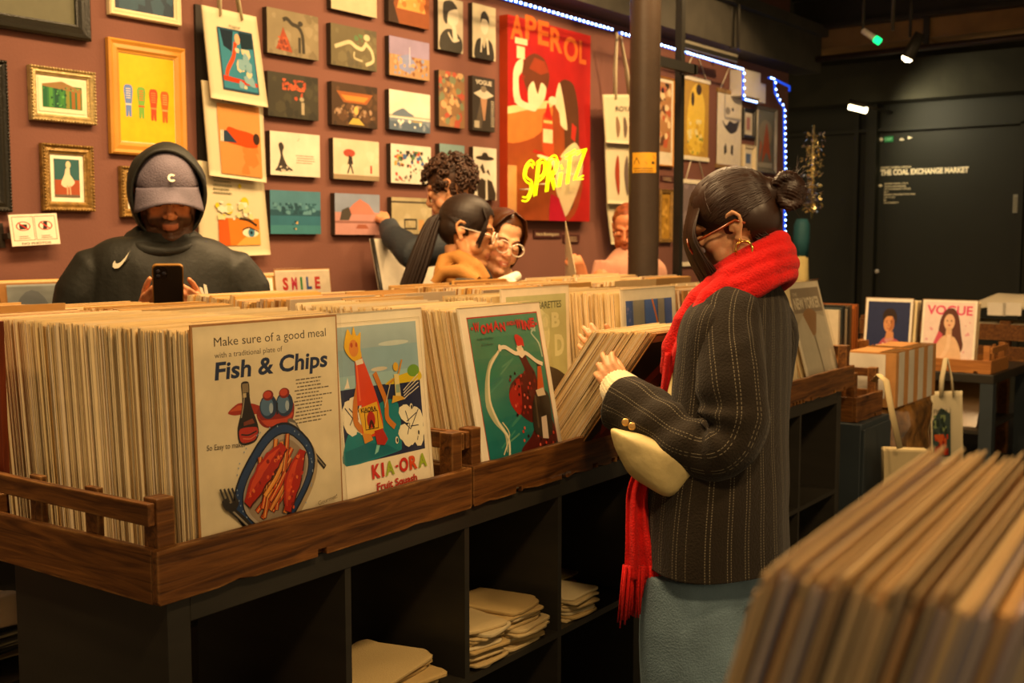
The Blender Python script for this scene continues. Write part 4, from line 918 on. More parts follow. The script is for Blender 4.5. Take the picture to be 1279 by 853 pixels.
# ---- canvases ----
def bkg(c, c2=None, n=9, s=1):
    def g(A):
        A.rect(0, 0, 1, 1, c)
        if c2: A.blobs(0, 0, 1, 1, n, c2, .03, .12, s)
    return g
def f(A): bkg('#8a7c5e', ['#96886a', '#7c6e52'])(A); A.line([(.7, .1), (.68, .5), (.6, .68), (.48, .72), (.38, .82), (.3, .78)], .06, '#3a3428'); A.line([(.62, .1), (.62, .45)], .05, '#3a3428'); A.ell(.64, .76, .05, .06, '#3a3428'); A.poly([(.3, .62), (.22, .3), (.16, .12), (.48, .08), (.4, .35)], '#a04828'); A.blobs(.2, .1, .42, .4, 8, ['#c05a34', '#7c3a28'], .015, .04, 3)
canvas(333, 397, 8, 65, f, 'tan canvas of a dark standing figure beside a red flared shape')
def f(A): bkg('#3c382a', ['#46412f', '#322f24'])(A); A.blobs(.28, .62, .75, .88, 22, ['#a8482a', '#c05a34'], .015, .04, 7); A.blobs(.5, .40, .68, .6, 6, ['#a8482a'], .02, .05, 2); A.line([(.68, .1), (.68, .38)], .06, '#a89a7c'); A.ell(.66, .45, .045, .05, '#a89a7c')
canvas(334, 397, 88, 144, f, 'dark canvas with rust red scribble above a small pale figure')
def f(A): bkg('#e0d4bc')(A); A.poly([(.14, .2), (.2, .45), (.16, .7), (.22, .76), (.27, .66), (.24, .5), (.32, .25), (.44, .12), (.1, .1)], '#3a322a'); A.blobs(.12, .08, .44, .22, 8, ['#c8bca4', '#4a4238'], .01, .035, 5); A.lines_of_text(.5, .92, .30, .52, 4, '#b07a68', 3); A.blobs(.38, .7, .58, .95, 3, ['#4a4238'], .006, .014, 2)
canvas(337, 399, 163, 218, f, 'white canvas of a kneeling black silhouette with birds and fine text')
def f(A): bkg('#2f6a7c')(A); A.rect(0, .5, 1, 1, '#4a7c8c'); A.rect(0, .42, 1, .56, '#24505e'); A.blobs(.05, .45, .95, .72, 16, ['#1f4652', '#2c5a66', '#5a8c98'], .02, .05, 4); A.rect(0, 0, 1, .2, '#3c7c84'); A.blobs(.4, .1, .55, .3, 3, ['#c8a86c', '#1d3a42'], .01, .03, 6)
canvas(337, 400, 237, 292, f, 'teal canvas of a misty lake shore with a tiny boat')
def f(A): bkg('#c8b894')(A)
canvas(413, 470, -38, 10, f, 'plain pale canvas cut off by the top edge right of the tan one')
def f(A): bkg('#6a6044', ['#746a4c', '#5e5640'])(A); A.line([(.08, .45), (.2, .52), (.4, .62), (.55, .52), (.68, .50), (.78, .68)], .06, '#c8bc94'); A.line([(.74, .66), (.88, .5), (.92, .25), (.75, .12)], .055, '#c8bc94'); A.ell(.78, .80, .07, .08, '#c8bc94'); A.blobs(.5, .6, .72, .85, 6, ['#5c7a50'], .02, .05, 3); A.line([(.5, .4), (.5, .25), (.68, .2)], .035, '#b8ac84')
canvas(413, 470, 28, 80, f, 'olive canvas of a pale reclining diver like figure')
def f(A): bkg('#4a3420', ['#5c4028', '#3a2a1c'])(A); A.poly([(.1, .8), (.9, .8), (.75, .55), (.25, .55)], '#a05a28'); A.poly([(.2, .72), (.8, .72), (.7, .6), (.3, .6)], '#d08838'); A.blobs(.05, .2, .95, .5, 14, ['#8a6a48', '#6c4c30', '#a8886a'], .02, .05, 8); A.poly([(.35, .05), (.7, .05), (.58, .2), (.45, .2)], '#c8a84c'); A.ell(.52, .38, .05, .1, '#e0b060')
canvas(414, 471, 101, 155, f, 'brown canvas of a crowded amber lit hall')
def f(A): bkg('#d8c8a8', ['#ddceb0'])(A); A.rect(0, 0, 1, .12, '#9a8464'); A.ell(.34, .66, .13, .10, '#b04a34', 12); A.line([(.34, .6), (.36, .4), (.3, .15)], .03, '#332a22'); A.line([(.36, .42), (.42, .15)], .03, '#332a22'); A.poly([(.3, .38), (.42, .38), (.4, .58), (.33, .58)], '#332a22'); A.line([(.82, .38), (.82, .18)], .04, '#b83a2c')
canvas(416, 473, 172, 223, f, 'cream canvas of a small figure walking under a red umbrella')
def f(A): bkg('#c08a80')(A); A.rect(0, .55, 1, 1, '#8a94a8'); A.poly([(.2, .5), (.4, .75), (.55, .88), (.75, .75), (.9, .5)], '#c87c68'); A.poly([(.1, .35), (.15, .6), (.3, .68), (.36, .5), (.3, .35)], '#4a4238'); A.rect(0, .28, 1, .34, '#9a6a60'); A.poly([(.45, .15), (.75, .15), (.68, .25), (.5, .25)], '#a05a40'); A.rect(0, .3, 1, .31, '#7c5048')
canvas(418, 474, 241, 293, f, 'pink canvas of a rocky sunset shore being touched by the reaching hand')
def f(A): bkg('#8c4c24')(A); A.poly([(0, 0), (.25, .0), (.12, .5), (.2, .9), (0, 1)], '#3c2818'); A.poly([(.2, .4), (.9, .4), (.8, .9), (.3, .9)], '#e0984c'); A.blobs(.2, .4, .9, .9, 8, ['#c87434', '#eab070'], .03, .08, 2)
canvas(485, 536, -22, 26, f, 'orange canvas cut off at the top edge')
def f(A): bkg('#9a8aa8')(A); A.rect(0, 0, 1, .55, '#b08a60'); A.poly([(.2, .5), (.5, .62), (.7, .3), (.5, .1), (.25, .2)], '#8a90b8'); A.blobs(.05, .05, .95, .55, 14, ['#8c5c3c', '#c8a078', '#8890b0'], .02, .05, 6); A.line([(.5, .3), (.5, .8)], .02, '#c8c0d0')
canvas(486, 536, 44, 93, f, 'lilac and brown canvas of a town seen from above')
def f(A): bkg('#e4dcc8')(A); A.rect(0, 0, 1, .22, '#5a6a7c'); A.rect(0, .22, 1, .30, '#7a8694'); A.rect(0, .34, 1, .38, '#a8a894'); A.blobs(.02, .02, .98, .28, 7, ['#8a94a0', '#e8e2d2'], .02, .05, 2); A.poly([(.06, .38), (.2, .5), (.34, .56), (.46, .48), (.6, .4), (.5, .37), (.2, .36)], '#6a7888'); A.rect(.55, .24, .8, .27, '#b8a050')
canvas(486, 537, 111, 161, f, 'cream and slate blue canvas of a hazy seascape')
def f(A): bkg('#e0d8c4')(A); A.blobs(.08, .45, .95, .85, 9, ['#b84838', '#4a6a98', '#c8a050', '#5a7a50', '#3a3430'], .02, .06, 3); A.blobs(.05, .05, .95, .5, 12, ['#3a3430', '#8c8474', '#b84838'], .012, .04, 5)
canvas(488, 538, 179, 228, f, 'busy white canvas splashed with many coloured small shapes')
def f(A): bkg('#b4a680', ['#beb08c', '#a49670'])(A); A.rect(0, .85, 1, .9, '#4a4034'); A.frame(.3, .12, .62, .42, .03, '#3a342a'); A.rect(.66, .1, .8, .4, '#c89a60')
canvas(489, 539, 246, 292, f, 'weathered beige canvas partly behind the curly haired person')
def f(A): bkg('#b8ac90')(A); A.poly([(.1, 0), (.9, 0), (.95, .25), (.6, .42), (.3, .4), (.08, .25)], '#3c382e'); A.ell(.58, .68, .25, .2, '#cfc4a8'); A.poly([(.2, .6), (.22, .9), (.55, .96), (.78, .84), (.6, .8), (.4, .72), (.35, .5)], '#37322a'); A.poly([(.6, .2), (.8, .22), (.7, .5), (.55, .5)], '#d4c8ac'); A.line([(.4, .35), (.6, .2), (.85, .25)], .05, '#cfc4a8')
canvas(547, 578, -6, 61, f, 'tall black and white portrait canvas cut off at the top edge')
def f(A): bkg('#c4b898')(A); A.poly([(.1, 0), (.9, 0), (.85, .3), (.62, .38), (.5, .2), (.35, .38), (.15, .3)], '#332e26'); A.ell(.52, .62, .16, .16, '#dccfb0'); A.poly([(.34, .66), (.36, .82), (.52, .9), (.70, .8), (.70, .66), (.6, .74), (.42, .74)], '#2c2822'); A.line([(.62, .4), (.68, .1)], .08, '#dccfb0'); A.line([(.4, .4), (.36, .12)], .06, '#dccfb0')
canvas(590, 619, 3, 71, f, 'tall sepia portrait canvas at the upper left of the red poster')
def f(A): bkg('#8c6a48')(A); A.blobs(0, 0, 1, 1, 14, ['#a87c50', '#6a5040', '#b0533c', '#7a8060', '#c8a070'], .05, .14, 4)
canvas(548, 580, 87, 157, f, 'tall mottled brown canvas of abstract foliage')
def f(A): bkg('#3c342c')(A); A.text('VOGUE', .14, .86, w=.72, h=.08, col='#d8ccb4', bold=.04); A.poly([(.05, .68), (.5, .80), (.95, .68), (.6, .6), (.4, .6)], '#d8ccb4'); A.ell(.5, .78, .13, .06, '#8a7c68'); A.poly([(.35, .6), (.65, .6), (.55, .2), (.48, .2)], '#b88a68'); A.poly([(.1, .05), (.35, .55), (.45, .2), (.4, .05)], '#5c5044'); A.rect(.08, .05, .3, .18, '#b8ac94'); A.lines_of_text(.82, .98, .1, .6, 12, '#c8bca4', 3)
canvas(590, 618, 94, 162, f, 'tall dark magazine cover canvas with a wide pale hat')
def f(A): bkg('#7c9898')(A); A.rect(0, 0, 1, .4, '#a89870'); A.ell(.45, .5, .3, .3, '#6a8a7a'); A.ell(.7, .55, .22, .25, '#a8a078')
canvas(549, 580, 179, 222, f, 'small pale green canvas just above the curly hair')
def f(A): bkg('#e2d8c2')(A); A.ell(.5, .80, .40, .045, '#33291f'); A.ell(.5, .84, .14, .07, '#33291f'); A.poly([(.2, 0), (.15, .3), (.35, .42), (.48, .38), (.5, .0)], '#3a2c22'); A.poly([(.62, 0), (.6, .4), (.8, .36), (.98, .12), (.95, 0)], '#3a2c22'); A.poly([(.28, .62), (.42, .5), (.52, .52), (.40, .7)], '#4a3a2c'); A.poly([(.55, .54), (.74, .46), (.64, .6)], '#4a3a2c'); A.line([(.5, .38), (.5, .02)], .05, '#3a2c22')
canvas(591, 620, 183, 249, f, 'tall white canvas of a figure in a black hat beside the red poster')

# ---- the big red drinks poster with the neon word ----
X0, X1, Z0, Z1 = wrect(634, 738, 17.8, 274.3, .06); W, Hh = X1 - X0, Z1 - Z0
A = Art(W, Hh); A.rect(0, 0, 1, 1, '#b01810')
A.poly([(0, .52), (.25, .56), (.55, .61), (.62, .60), (.70, .42), (.86, .34), (.9, .18), (.72, .0), (0, 0)], '#9c4418'); A.poly([(0, .52), (.25, .56), (.5, .60), (.5, .52), (.3, .42), (0, .38)], '#d87c34'); A.poly([(0, .555), (.2, .58), (.5, .62), (.5, .585), (.2, .55), (0, .52)], '#f0cf90')
A.rect(0, 0, .10, .27, '#d89a60')
x = -.04
x = .0
for ch, wd, dy in zip('APEROL', (.15, .13, .13, .15, .18, .09), (.015, .03, .02, .0, -.03, -.03)):
    A.text(ch, x + .03, .885 + dy - .01, w=wd, h=.115 if ch != 'O' else .12, col='#e06a20', bold=.03); x += wd + .016
# left figure drinking
A.poly([(.30, .60), (.22, .64), (.16, .74), (.19, .80), (.30, .84), (.42, .82), (.48, .74), (.44, .66), (.36, .62)], '#6c3416'); A.poly([(.24, .76), (.30, .82), (.42, .81), (.47, .76), (.38, .74)], '#9a3a18'); A.poly([(.24, .57), (.23, .66), (.29, .70), (.34, .64), (.38, .70), (.44, .68), (.42, .62), (.34, .57)], '#eed9b0'); A.poly([(.08, .58), (.06, .72), (.10, .78), (.17, .80), (.16, .74), (.12, .70), (.15, .60), (.32, .58), (.30, .55)], '#f0ddb4'); A.rect(.10, .80, .19, .86, '#f0d8a8'); A.rect(.08, .87, .22, .90, '#f0d8a8'); A.line([(.16, .70), (.19, .72)], .02, '#8c3018')
# right figure
A.poly([(.56, .62), (.58, .70), (.66, .74), (.78, .72), (.84, .60), (.85, .40), (.80, .28), (.78, .08), (.70, .1), (.66, .5), (.62, .56)], '#5c3216'); A.poly([(.56, .66), (.60, .72), (.64, .66), (.68, .56), (.70, .48), (.62, .50), (.60, .56), (.55, .60)], '#eed6a8'); A.poly([(.76, .52), (.82, .5), (.80, .42), (.75, .44)], '#c02c18')
A.poly([(.55, .20), (.62, .34), (.80, .42), (.90, .34), (.88, .22), (.74, .06), (.66, .02), (.62, .08)], '#e4c89c'); A.poly([(.34, .335), (.36, .32), (.5, .30), (.58, .22), (.64, .25), (.56, .33), (.50, .34)], '#f0ddb4')
A.poly([(.28, .345), (.62, .315), (.64, .33), (.3, .36)], '#b82014')
A.poly([(.40, .355), (.53, .345), (.52, .52), (.48, .56), (.47, .60), (.45, .60), (.44, .56), (.40, .53)], '#c04a20'); A.rect(.405, .40, .52, .47, '#e8d8a8'); A.rect(.41, .50, .515, .515, '#f0c070'); A.poly([(.42, .53), (.51, .52), (.475, .60), (.455, .60)], '#c82018')
A.ell(.52, .62, .05, .022, '#f0ddb4'); A.poly([(.50, .14), (.60, .12), (.70, .0), (.48, .0), (.48, .06)], '#b8102c')
pst = empty('drinks_poster', ((X0 + X1) / 2, WY, (Z0 + Z1) / 2), 0, 'large red drinks poster canvas behind the yellow neon word', 'poster')
q = MB(); q.box((X0, WY - .06, Z0), (X1, WY - .002, Z1), col=lin('#b83a10')); q.art(A, face_M((X0, WY - .06, Z0), (1, 0, 0), (0, 0, 1))); q.build('canvas', CANVAS, pst)
# neon
M_NEON = mat('yellow neon tube', '#f0ff20', emis='#d8e600', es=1.5)
NX0 = onY(651, 240, WY - .13); cu = bpy.data.curves.new('neon', 'FONT')
neo = empty('neon_sign', (NX0.x, WY - .12, NX0.z), 0, 'glowing yellow neon word SPRITZ in front of the red poster', 'neon sign')
strokes = {'S': [[(.9, .85), (.6, 1), (.2, .9), (.12, .68), (.4, .52), (.75, .42), (.85, .2), (.55, 0), (.1, .05)]],
 'P': [[(.15, 0), (.2, .98)], [(.05, .95), (.6, 1.02), (.92, .82), (.8, .55), (.2, .45)]],
 'R': [[(.15, 0), (.2, .98)], [(.05, .95), (.6, 1.02), (.9, .82), (.75, .55), (.2, .48)], [(.45, .48), (.95, .0)]],
 'I': [[(.5, 0), (.5, .62)], [(.42, .86), (.58, .9)]], 'T': [[(.0, .92), (1.0, 1.0)], [(.5, .96), (.48, 0)]], 'Z': [[(.05, .95), (.95, 1.0), (.1, .05), (1.0, .02)]]}
def smoothp(P, n=5):
    if len(P) < 4: return [Vector((a[0], a[1], 0)) for a in P]
    out = []; Q = [P[0]] + P + [P[-1]]
    for i in range(1, len(Q) - 2):
        for k in range(n):
            t = k / n; p0_, p1_, p2_, p3_ = [Vector((c[0], c[1], 0)) for c in Q[i - 1:i + 3]]
            out.append(.5 * ((2 * p1_) + (-p0_ + p2_) * t + (2 * p0_ - 5 * p1_ + 4 * p2_ - p3_) * t * t + (-p0_ + 3 * p1_ - 3 * p2_ + p3_) * t ** 3))
    out.append(Vector((P[-1][0], P[-1][1], 0))); return out
x = 0; rot = .25
for ch, wd, hh in zip('SPRITZ', (.105, .10, .105, .05, .10, .105), (.20, .185, .18, .125, .175, .17)):
    q = MB()
    for st in strokes[ch]:
        pts = smoothp(st) if ch != 'Z' else [Vector((a, b, 0)) for a, b in st]
        for off, dy in ((-.0105, 0.0), (.0105, 0.0)):
            L_ = []
            for i, p in enumerate(pts):
                t = pts[min(i + 1, len(pts) - 1)] - pts[max(i - 1, 0)]; t = Vector((t.x * wd, t.y * hh, 0)).normalized(); nn = Vector((-t.y, t.x, 0)) * off
                u, v = p.x * wd + nn.x + x + p.y * .03, p.y * hh + nn.y
                L_.append(NX0 + Vector((u * 1.0, 0, v + u * rot)) + Vector((0, 0, -.05)))
            q.tube(L_, .0038, 8)
    q.build('neon_letter', M_NEON, neo); x += wd + .013
for k in range(4): q = MB(); q.tube([NX0 + Vector((.08 + k * .15, 0, .02 + k * .035)), NX0 + Vector((.08 + k * .15, .07, .02 + k * .035))], .004, 6); q.build('standoff', M_WHITEP, neo)
# small dark labels under it
def lab(x0, x1, yt, yb, t, label):
    X0, X1, Z0, Z1 = wrect(x0, x1, yt, yb, .01); A = Art(X1 - X0, Z1 - Z0, '#4a2620'); (A.text(t, .08, .3, w=.8, h=.4, col='#d8c8a0') if t else A.lines_of_text(.1, .9, .15, .85, 3, '#a89070', 3))
    q = MB(); q.box((X0, WY - .01, Z0), (X1, WY - .001, Z1), col=lin('#3a2018')); q.art(A, face_M((X0, WY - .01, Z0), (1, 0, 0), (0, 0, 1))); tag(q.build('wall_label', PRINT, loc=(X0, WY, Z0)), label, 'label')
lab(667, 702, 287, 297, 'Neon Brewing.com', 'dark wall label with a line of pale writing below the red poster'); lab(704, 724, 293, 303, None, 'small brown wall label right below the red poster')

# ---- LED strip ----
M_LEDB = mat('blue led strip sleeve', '#3070ff', emis='#1850ff', es=.5); M_LED = mat('led dot', '#d8e8ff', emis='#9cc4ff', es=11)
led = empty('led_strip', onY(700, 20, WY - .2), 0, 'blue white dotted light strip outlining the picture wall', 'light strip')
def lp(x, y, d=.22): return onY(x, y, WY - d)
paths = [[lp(560, -22), lp(765, 37.5)], [lp(773, 41), lp(928, 87), lp(928, 124), lp(945, 128)], [lp(960, 97, .2), lp(967, 99, .2), lp(968, 116, .2), lp(974, 128, .2), lp(979, 134, .2), lp(980, 200, .2), lp(979.5, 335, .2)]]
q = MB()
for P in paths: q.tube(P, .0085, 6)
q.tube([lp(967, 99, .2), lp(986, 108, .2), lp(986, 114, .2)], .0085, 6)
q.build('strip', M_LEDB, led); dots = []
for P in paths:
    for a, b in zip(P, P[1:]):
        n = max(1, int((b - a).length / .044))
        for k in range(n): dots.append(a.lerp(b, (k + .5) / n))
dots.sort(key=lambda p: (p - Vector((0, 0, 1.34))).length)
qd = MB(); qd.box((-.006, -.013, -.006), (.006, -.008, .006)); dm = qd.build('led', M_LED); dmesh = dm.data; bpy.data.objects.remove(dm)
base = led.location
for p in dots[:100]:
    o = bpy.data.objects.new('led', dmesh); COL.objects.link(o); o.parent = led; o.location = p - base
q = MB()
for p in dots[100:]: q.box((p.x - .006, p.y - .013, p.z - .006), (p.x + .006, p.y - .008, p.z + .006))
tag(q.build('led_row', M_LED, led), kind='stuff')
# white switch box, grille
a = onY(929, 89, WY - .12); b = onY(958, 126, WY - .12)
q = MB(); q.box((a.x, WY - .12, b.z), (b.x - .12, WY - .002, a.z + .02)); r_ = empty('junction_box', (a.x, WY - .1, b.z), 0, 'white junction box at the corner of the light strip', 'box'); q.build('box', M_WHITEP, r_, bevel=.006)
q = MB(); q.box((b.x - .115, WY - .11, b.z - .02), (b.x, WY - .02, a.z - .05)); q.build('lid', M_WHITEP, r_, bevel=.006)
r_ = empty('vent_grille', onY(853, 50, WY - .24), 0, 'slotted metal vent grille above the gold scroll', 'vent')
X0, X1, Z0, Z1 = wrect(853, 921, 49, 63, .23); q = MB(); q.box((X0, WY - .235, Z0 + .02), (X1, WY - .225, Z1)); q.build('plate', mat('galvanised grille', '#8a8474', rough=.5, metal=.3), r_)
q = MB(); n = 11
for k in range(n): xx = X0 + (X1 - X0) * (k + .5) / n; q.box((xx - .035, WY - .238, Z1 - .05), (xx + .035, WY - .2355, Z1 - .02))
q.build('slot', mat('dark slot', '#15130d'), r_)

# ---- pictures right of the pillars ----
def f(A): A.rect(0, 0, 1, 1, '#d8ccb0'); A.rect(.08, .15, .92, .96, '#a8784a'); A.blobs(.1, .2, .9, .9, 14, ['#5c3c28', '#c8a070', '#b05838', '#e0c090'], .05, .12, 4); A.blobs(.4, .75, .9, .95, 4, ['#2c201a'], .04, .08, 3)
framed(815, 845, 92, 206, f, 'tall poster with a pale border between the pillar and the black post', fw=.012, fm=FO)
def f(A): A.rect(0, 0, 1, 1, '#a87c2c'); A.blobs(.1, .1, .9, .9, 8, ['#8a6420', '#c89a44'], .08, .2, 3)
framed(826, 842, 236, 303, f, 'small gold framed picture low between the pillar and the black post', fw=.03, fm=FG)
def f(A): A.lines_of_text(.1, .9, .1, .9, 3, '#c8b08c', 3)
lab(826, 842, 219, 226, None, 'small dark wall label under the tall poster')
BARW = mat('white scroll bar', '#e4d8bc', rough=.5); BARB = mat('brown scroll bar', '#8a6a3c', rough=.5)
def scroll(x0, x1, yt, yb, art_fn, label, bar, apex=None, Zb=None):
    X0, X1, Z0, Z1 = wrect(x0, x1, yt, yb, .02)
    if Zb: Z0 = Zb
    r = empty('hanging_scroll', ((X0 + X1) / 2, WY, (Z0 + Z1) / 2), 0, label, 'scroll')
    A = Art(X1 - X0, Z1 - Z0); art_fn(A); q = MB(); q.box((X0, WY - .012, Z0), (X1, WY - .009, Z1), col=A.layers[0][2]); q.art(A, face_M((X0, WY - .012, Z0), (1, 0, 0), (0, 0, 1))); q.build('picture', PRINT, r)
    for z in (Z0, Z1): q = MB(); q.box((X0 - .01, WY - .02, z - .015), (X1 + .01, WY - .002, z + .015)); q.build('bar', bar, r, bevel=.002)
    if apex:
        ax = (X0 + X1) / 2; q = MB(); q.tube([(X0 + .03, WY - .01, Z1), (ax, WY - .006, Z1 + apex), (X1 - .03, WY - .01, Z1)], .004, 6); q.build('cord', BARW, r)
def f(A): A.rect(0, 0, 1, 1, '#b08a34'); A.poly([(.25, .1), (.2, .5), (.35, .85), (.6, .95), (.85, .7), (.8, .2), (.6, .05)], '#dcb840'); A.blobs(.2, .1, .85, .5, 12, ['#e8c85c', '#c8a030', '#e0d090'], .03, .07, 3); A.ell(.62, .88, .10, .07, '#3a2c18'); A.ell(.4, .75, .06, .09, '#3a2c18'); A.blobs(.05, .05, .95, .3, 6, ['#7c8a3c'], .02, .05, 6)
scroll(853, 887, 95, 196, f, 'gold hanging scroll with white bars above the dark hair', BARW, apex=.22)
def f(A): A.rect(0, 0, 1, 1, '#d8ccb4'); A.ell(.42, .75, .1, .05, '#8a8070'); A.ell(.62, .78, .04, .025, '#2c2620'); A.poly([(.2, .62), (.35, .55), (.5, .62), (.7, .6), (.9, .64), (.8, .5), (.55, .45), (.3, .52)], '#332c24'); A.poly([(.3, .15), (.4, .2), (.36, .32), (.28, .26)], '#332c24'); A.poly([(.56, .18), (.66, .16), (.66, .3), (.58, .3)], '#332c24')
scroll(898, 928, 112, 207, f, 'pale hanging scroll with black ink blots and brown bars', BARB, apex=.2)
def f(A): A.rect(0, 0, 1, 1, '#7a6a68'); A.blobs(0, 0, 1, 1, 10, ['#8c7c7c', '#6a5a54'], .1, .2, 3)
scroll(855, 884, 226, 330, f, 'grey hanging scroll on a corded bar half hidden by the dark hair', BARW, apex=.27)
def f(A): A.rect(0, 0, 1, 1, '#c8b898'); A.rect(.2, .1, .8, .9, '#a0604a')
framed(930, 945, 134, 172, f, 'small black frame left of the tall ornate picture', fw=.03, fm=FB, matc='#d8ccb0', mw=.03)
def f(A): A.rect(0, 0, 1, 1, '#5a6a80')
framed(930, 945, 180, 214, f, 'small cream frame directly under the small black frame', fw=.03, fm=FC, matc='#d8ccb0', mw=.04)
def f(A): A.rect(0, 0, 1, 1, '#6c6658'); A.ell(.5, .62, .4, .22, '#8a7c64'); A.poly([(.3, .1), (.4, .5), (.55, .8), (.7, .5), (.8, .15), (.55, .3)], '#a04c2c'); A.rect(.1, .04, .9, .12, '#9c9480'); A.poly([(.1, .1), (.3, .4), (.2, .5)], '#b0603c')
framed(947, 972, 131, 215, f, 'tall silver framed ornate picture beside the vertical light strip', fw=.03, fm=FSI)

# ---- cotton tote bags on the wall ----
def tote(P, art_fn, label, handles=True, th=.022, side=.0, hl=.35, puff=.5, cat='tote bag'):
    """P: four world corners TL, TR, BR, BL of the front face"""
    TL, TR, BR, BL = [Vector(p) for p in P]; r = empty('tote_bag', (TL + BR) / 2, 0, label, cat)
    N = (TR - TL).cross(BL - TL).normalized()
    if N.y > 0: N = -N
    q = MB(); nx, nz = 12, 14; G = []
    def S(u, v, off=0):
        p = TL.lerp(TR, u).lerp(BL.lerp(BR, u), v); wv = 0
        return p + N * (wv + off)
    fr = [[S(i / nx, j / nz) for i in range(nx + 1)] for j in range(nz + 1)]; bk = [[S(i / nx, j / nz, -.006) for i in range(nx + 1)] for j in range(nz + 1)]
    bi = q.add([p for row in fr for p in row]); bj = q.add([p for row in bk for p in row]); c = lin('#d2c4a0')
    for j in range(nz):
        for i in range(nx):
            a = j * (nx + 1) + i; q.face((bi + a, bi + a + nx + 1, bi + a + nx + 2, bi + a + 1), c, 0, None, True); q.face((bj + a, bj + a + 1, bj + a + nx + 2, bj + a + nx + 1), c, 0, None, True)
    for j in range(nz):
        for i in (0, nx): a = j * (nx + 1) + i; q.face((bi + a, bj + a, bj + a + nx + 1, bi + a + nx + 1), c)
    for i in range(nx):
        for j in (0, nz): a = j * (nx + 1) + i; q.face((bi + a, bi + a + 1, bj + a + 1, bj + a), c)
    q.build('bag_body', CLOTHP, r)
    W = (TR - TL).length; Hh = (BL - TL).length; A = Art(1, 1); A.w = A.h = 1.; art_fn(A)
    q = MB()
    for pts, faces, col, z in A.layers:
        for f_ in faces:
            idx = q.add([S(pts[i][0], 1 - pts[i][1], z * 5 + .003) for i in f_]); q.face(list(range(idx, idx + len(f_))), col)
    # cut large faces so that they follow the cloth
    q2 = MB(); 
    o = q.build('printed_picture', CLOTHP, r)
    if handles:
        q = MB(); U = (TL - BL).normalized()
        for du, dn in ((0, .006), (.01, -.006)):
            a = TL.lerp(TR, .3 + du); b = TL.lerp(TR, .7 + du); top = (a + b) / 2 + U * hl
            q.tube([a - U * .03 + N * dn, a + U * hl * .4 + (b - a) * .12 + N * dn, top - (b - a) * .08, top, top + (b - a) * .08, b + U * hl * .4 - (b - a) * .12 + N * dn, b - U * .03 + N * dn], .011, 6, flat=(1, .3), col=lin('#cdbf9a'))
        q.build('handle', CLOTHP, r)
    return r
def wp(x, y, d=.05): return onY(x, y, WY - d)
def f(A):
    A.rect(.22, .12, .86, .80, '#2c4a5c'); A.rect(.24, .14, .84, .78, '#3a7c90'); A.poly([(.26, .78), (.5, .78), (.44, .55), (.3, .6)], '#1f2c38'); A.poly([(.6, .78), (.84, .78), (.84, .62), (.62, .6)], '#1f3038'); A.line([(.52, .66), (.46, .5), (.34, .36), (.3, .28)], .06, '#c04c28'); A.poly([(.24, .28), (.84, .24), (.84, .2), (.24, .22)], '#b83c20'); A.blobs(.5, .16, .8, .6, 9, ['#c8bc98', '#7ca0a8'], .03, .08, 3); A.ell(.56, .70, .05, .06, '#d8a078', 10); A.text('Vogue', .44, .82, w=.2, h=.03, col='#5c5848', shear=.3)
tote([wp(252, 6, .13), wp(320, 21, .13), wp(335, 134, .13), wp(264, 122, .13)], f, 'topmost cream tote bag with a blue picture hanging on the wall', hl=.25)
def f(A):
    A.rect(.2, .04, .92, .78, '#cf8c4c'); A.poly([(.2, .4), (.92, .4), (.92, .04), (.2, .04)], '#c88848'); A.blobs(.55, .06, .9, .35, 5, ['#d87838'], .06, .12, 4); A.text('VOGUE', .25, .80, w=.62, h=.05, col='#4a4438'); A.poly([(.3, .44), (.36, .54), (.52, .52), (.72, .5), (.84, .46), (.86, .36), (.7, .34), (.5, .36), (.34, .38)], '#c04818'); A.poly([(.22, .38), (.24, .50), (.34, .50), (.50, .38)], '#2c3c4c'); A.line([(.23, .38), (.24, .5)], .02, '#e0d8c0'); A.line([(.26, .38), (.27, .5)], .02, '#e0d8c0'); A.ell(.84, .44, .06, .06, '#3c2a20', 12)
tote([wp(252, 100, .09), wp(327, 108, .09), wp(333, 228, .09), wp(262, 219, .09)], f, 'middle cream tote bag with an orange reclining figure picture', handles=False)
def f(A):
    A.text('AURA?', .36, .90, w=.42, h=.05, col='#3a3428', shear=.2); A.rect(.22, .89, .34, .94, '#3a3428'); A.lines_of_text(.2, .5, .68, .88, 5, '#8a8468', 3); A.rect(.26, .12, .86, .42, '#d07828'); A.poly([(.26, .12), (.42, .12), (.4, .42), (.26, .42)], '#c85820'); A.poly([(.5, .12), (.86, .12), (.86, .3), (.62, .2)], '#e0a04c'); A.line([(.56, .42), (.7, .40), (.82, .34)], .03, '#3c2c1c'); A.ell(.72, .26, .12, .05, '#e8dcc0'); A.ell(.73, .26, .05, .05, '#4a7c94'); A.ell(.73, .26, .02, .02, '#1c2830'); A.line([(.6, .29), (.7, .32), (.84, .27)], .014, '#3c2c1c')
    for (x, y, rr) in ((.42, .52, .06), (.66, .60, .06), (.25, .55, .03), (.6, .78, .025), (.34, .44, .02)): A.ell(x, y, rr, rr, '#d0b828', 12)
    A.blobs(.25, .4, .85, .6, 10, ['#e0d8bc', '#c8c890'], .02, .05, 3)
tote([wp(247, 200, .05), wp(328, 212, .05), wp(338, 318, .05), wp(250, 322, .05)], f, 'lowest cream tote bag with a large printed eye', handles=False)
X0, X1, Z0, Z1 = wrect(243, 262, 5, 200, .01); q = MB(); q.box((X0, WY - .015, Z0), (X0 + .12, WY - .002, Z1)); tag(q.build('dark_wall_strip', mat('dark strip', '#241c14', rough=.6), loc=(X0, WY, Z0)), 'dark upright strip on the wall behind the tote bags', 'rail')  # flat dark upright strip behind the tote bags
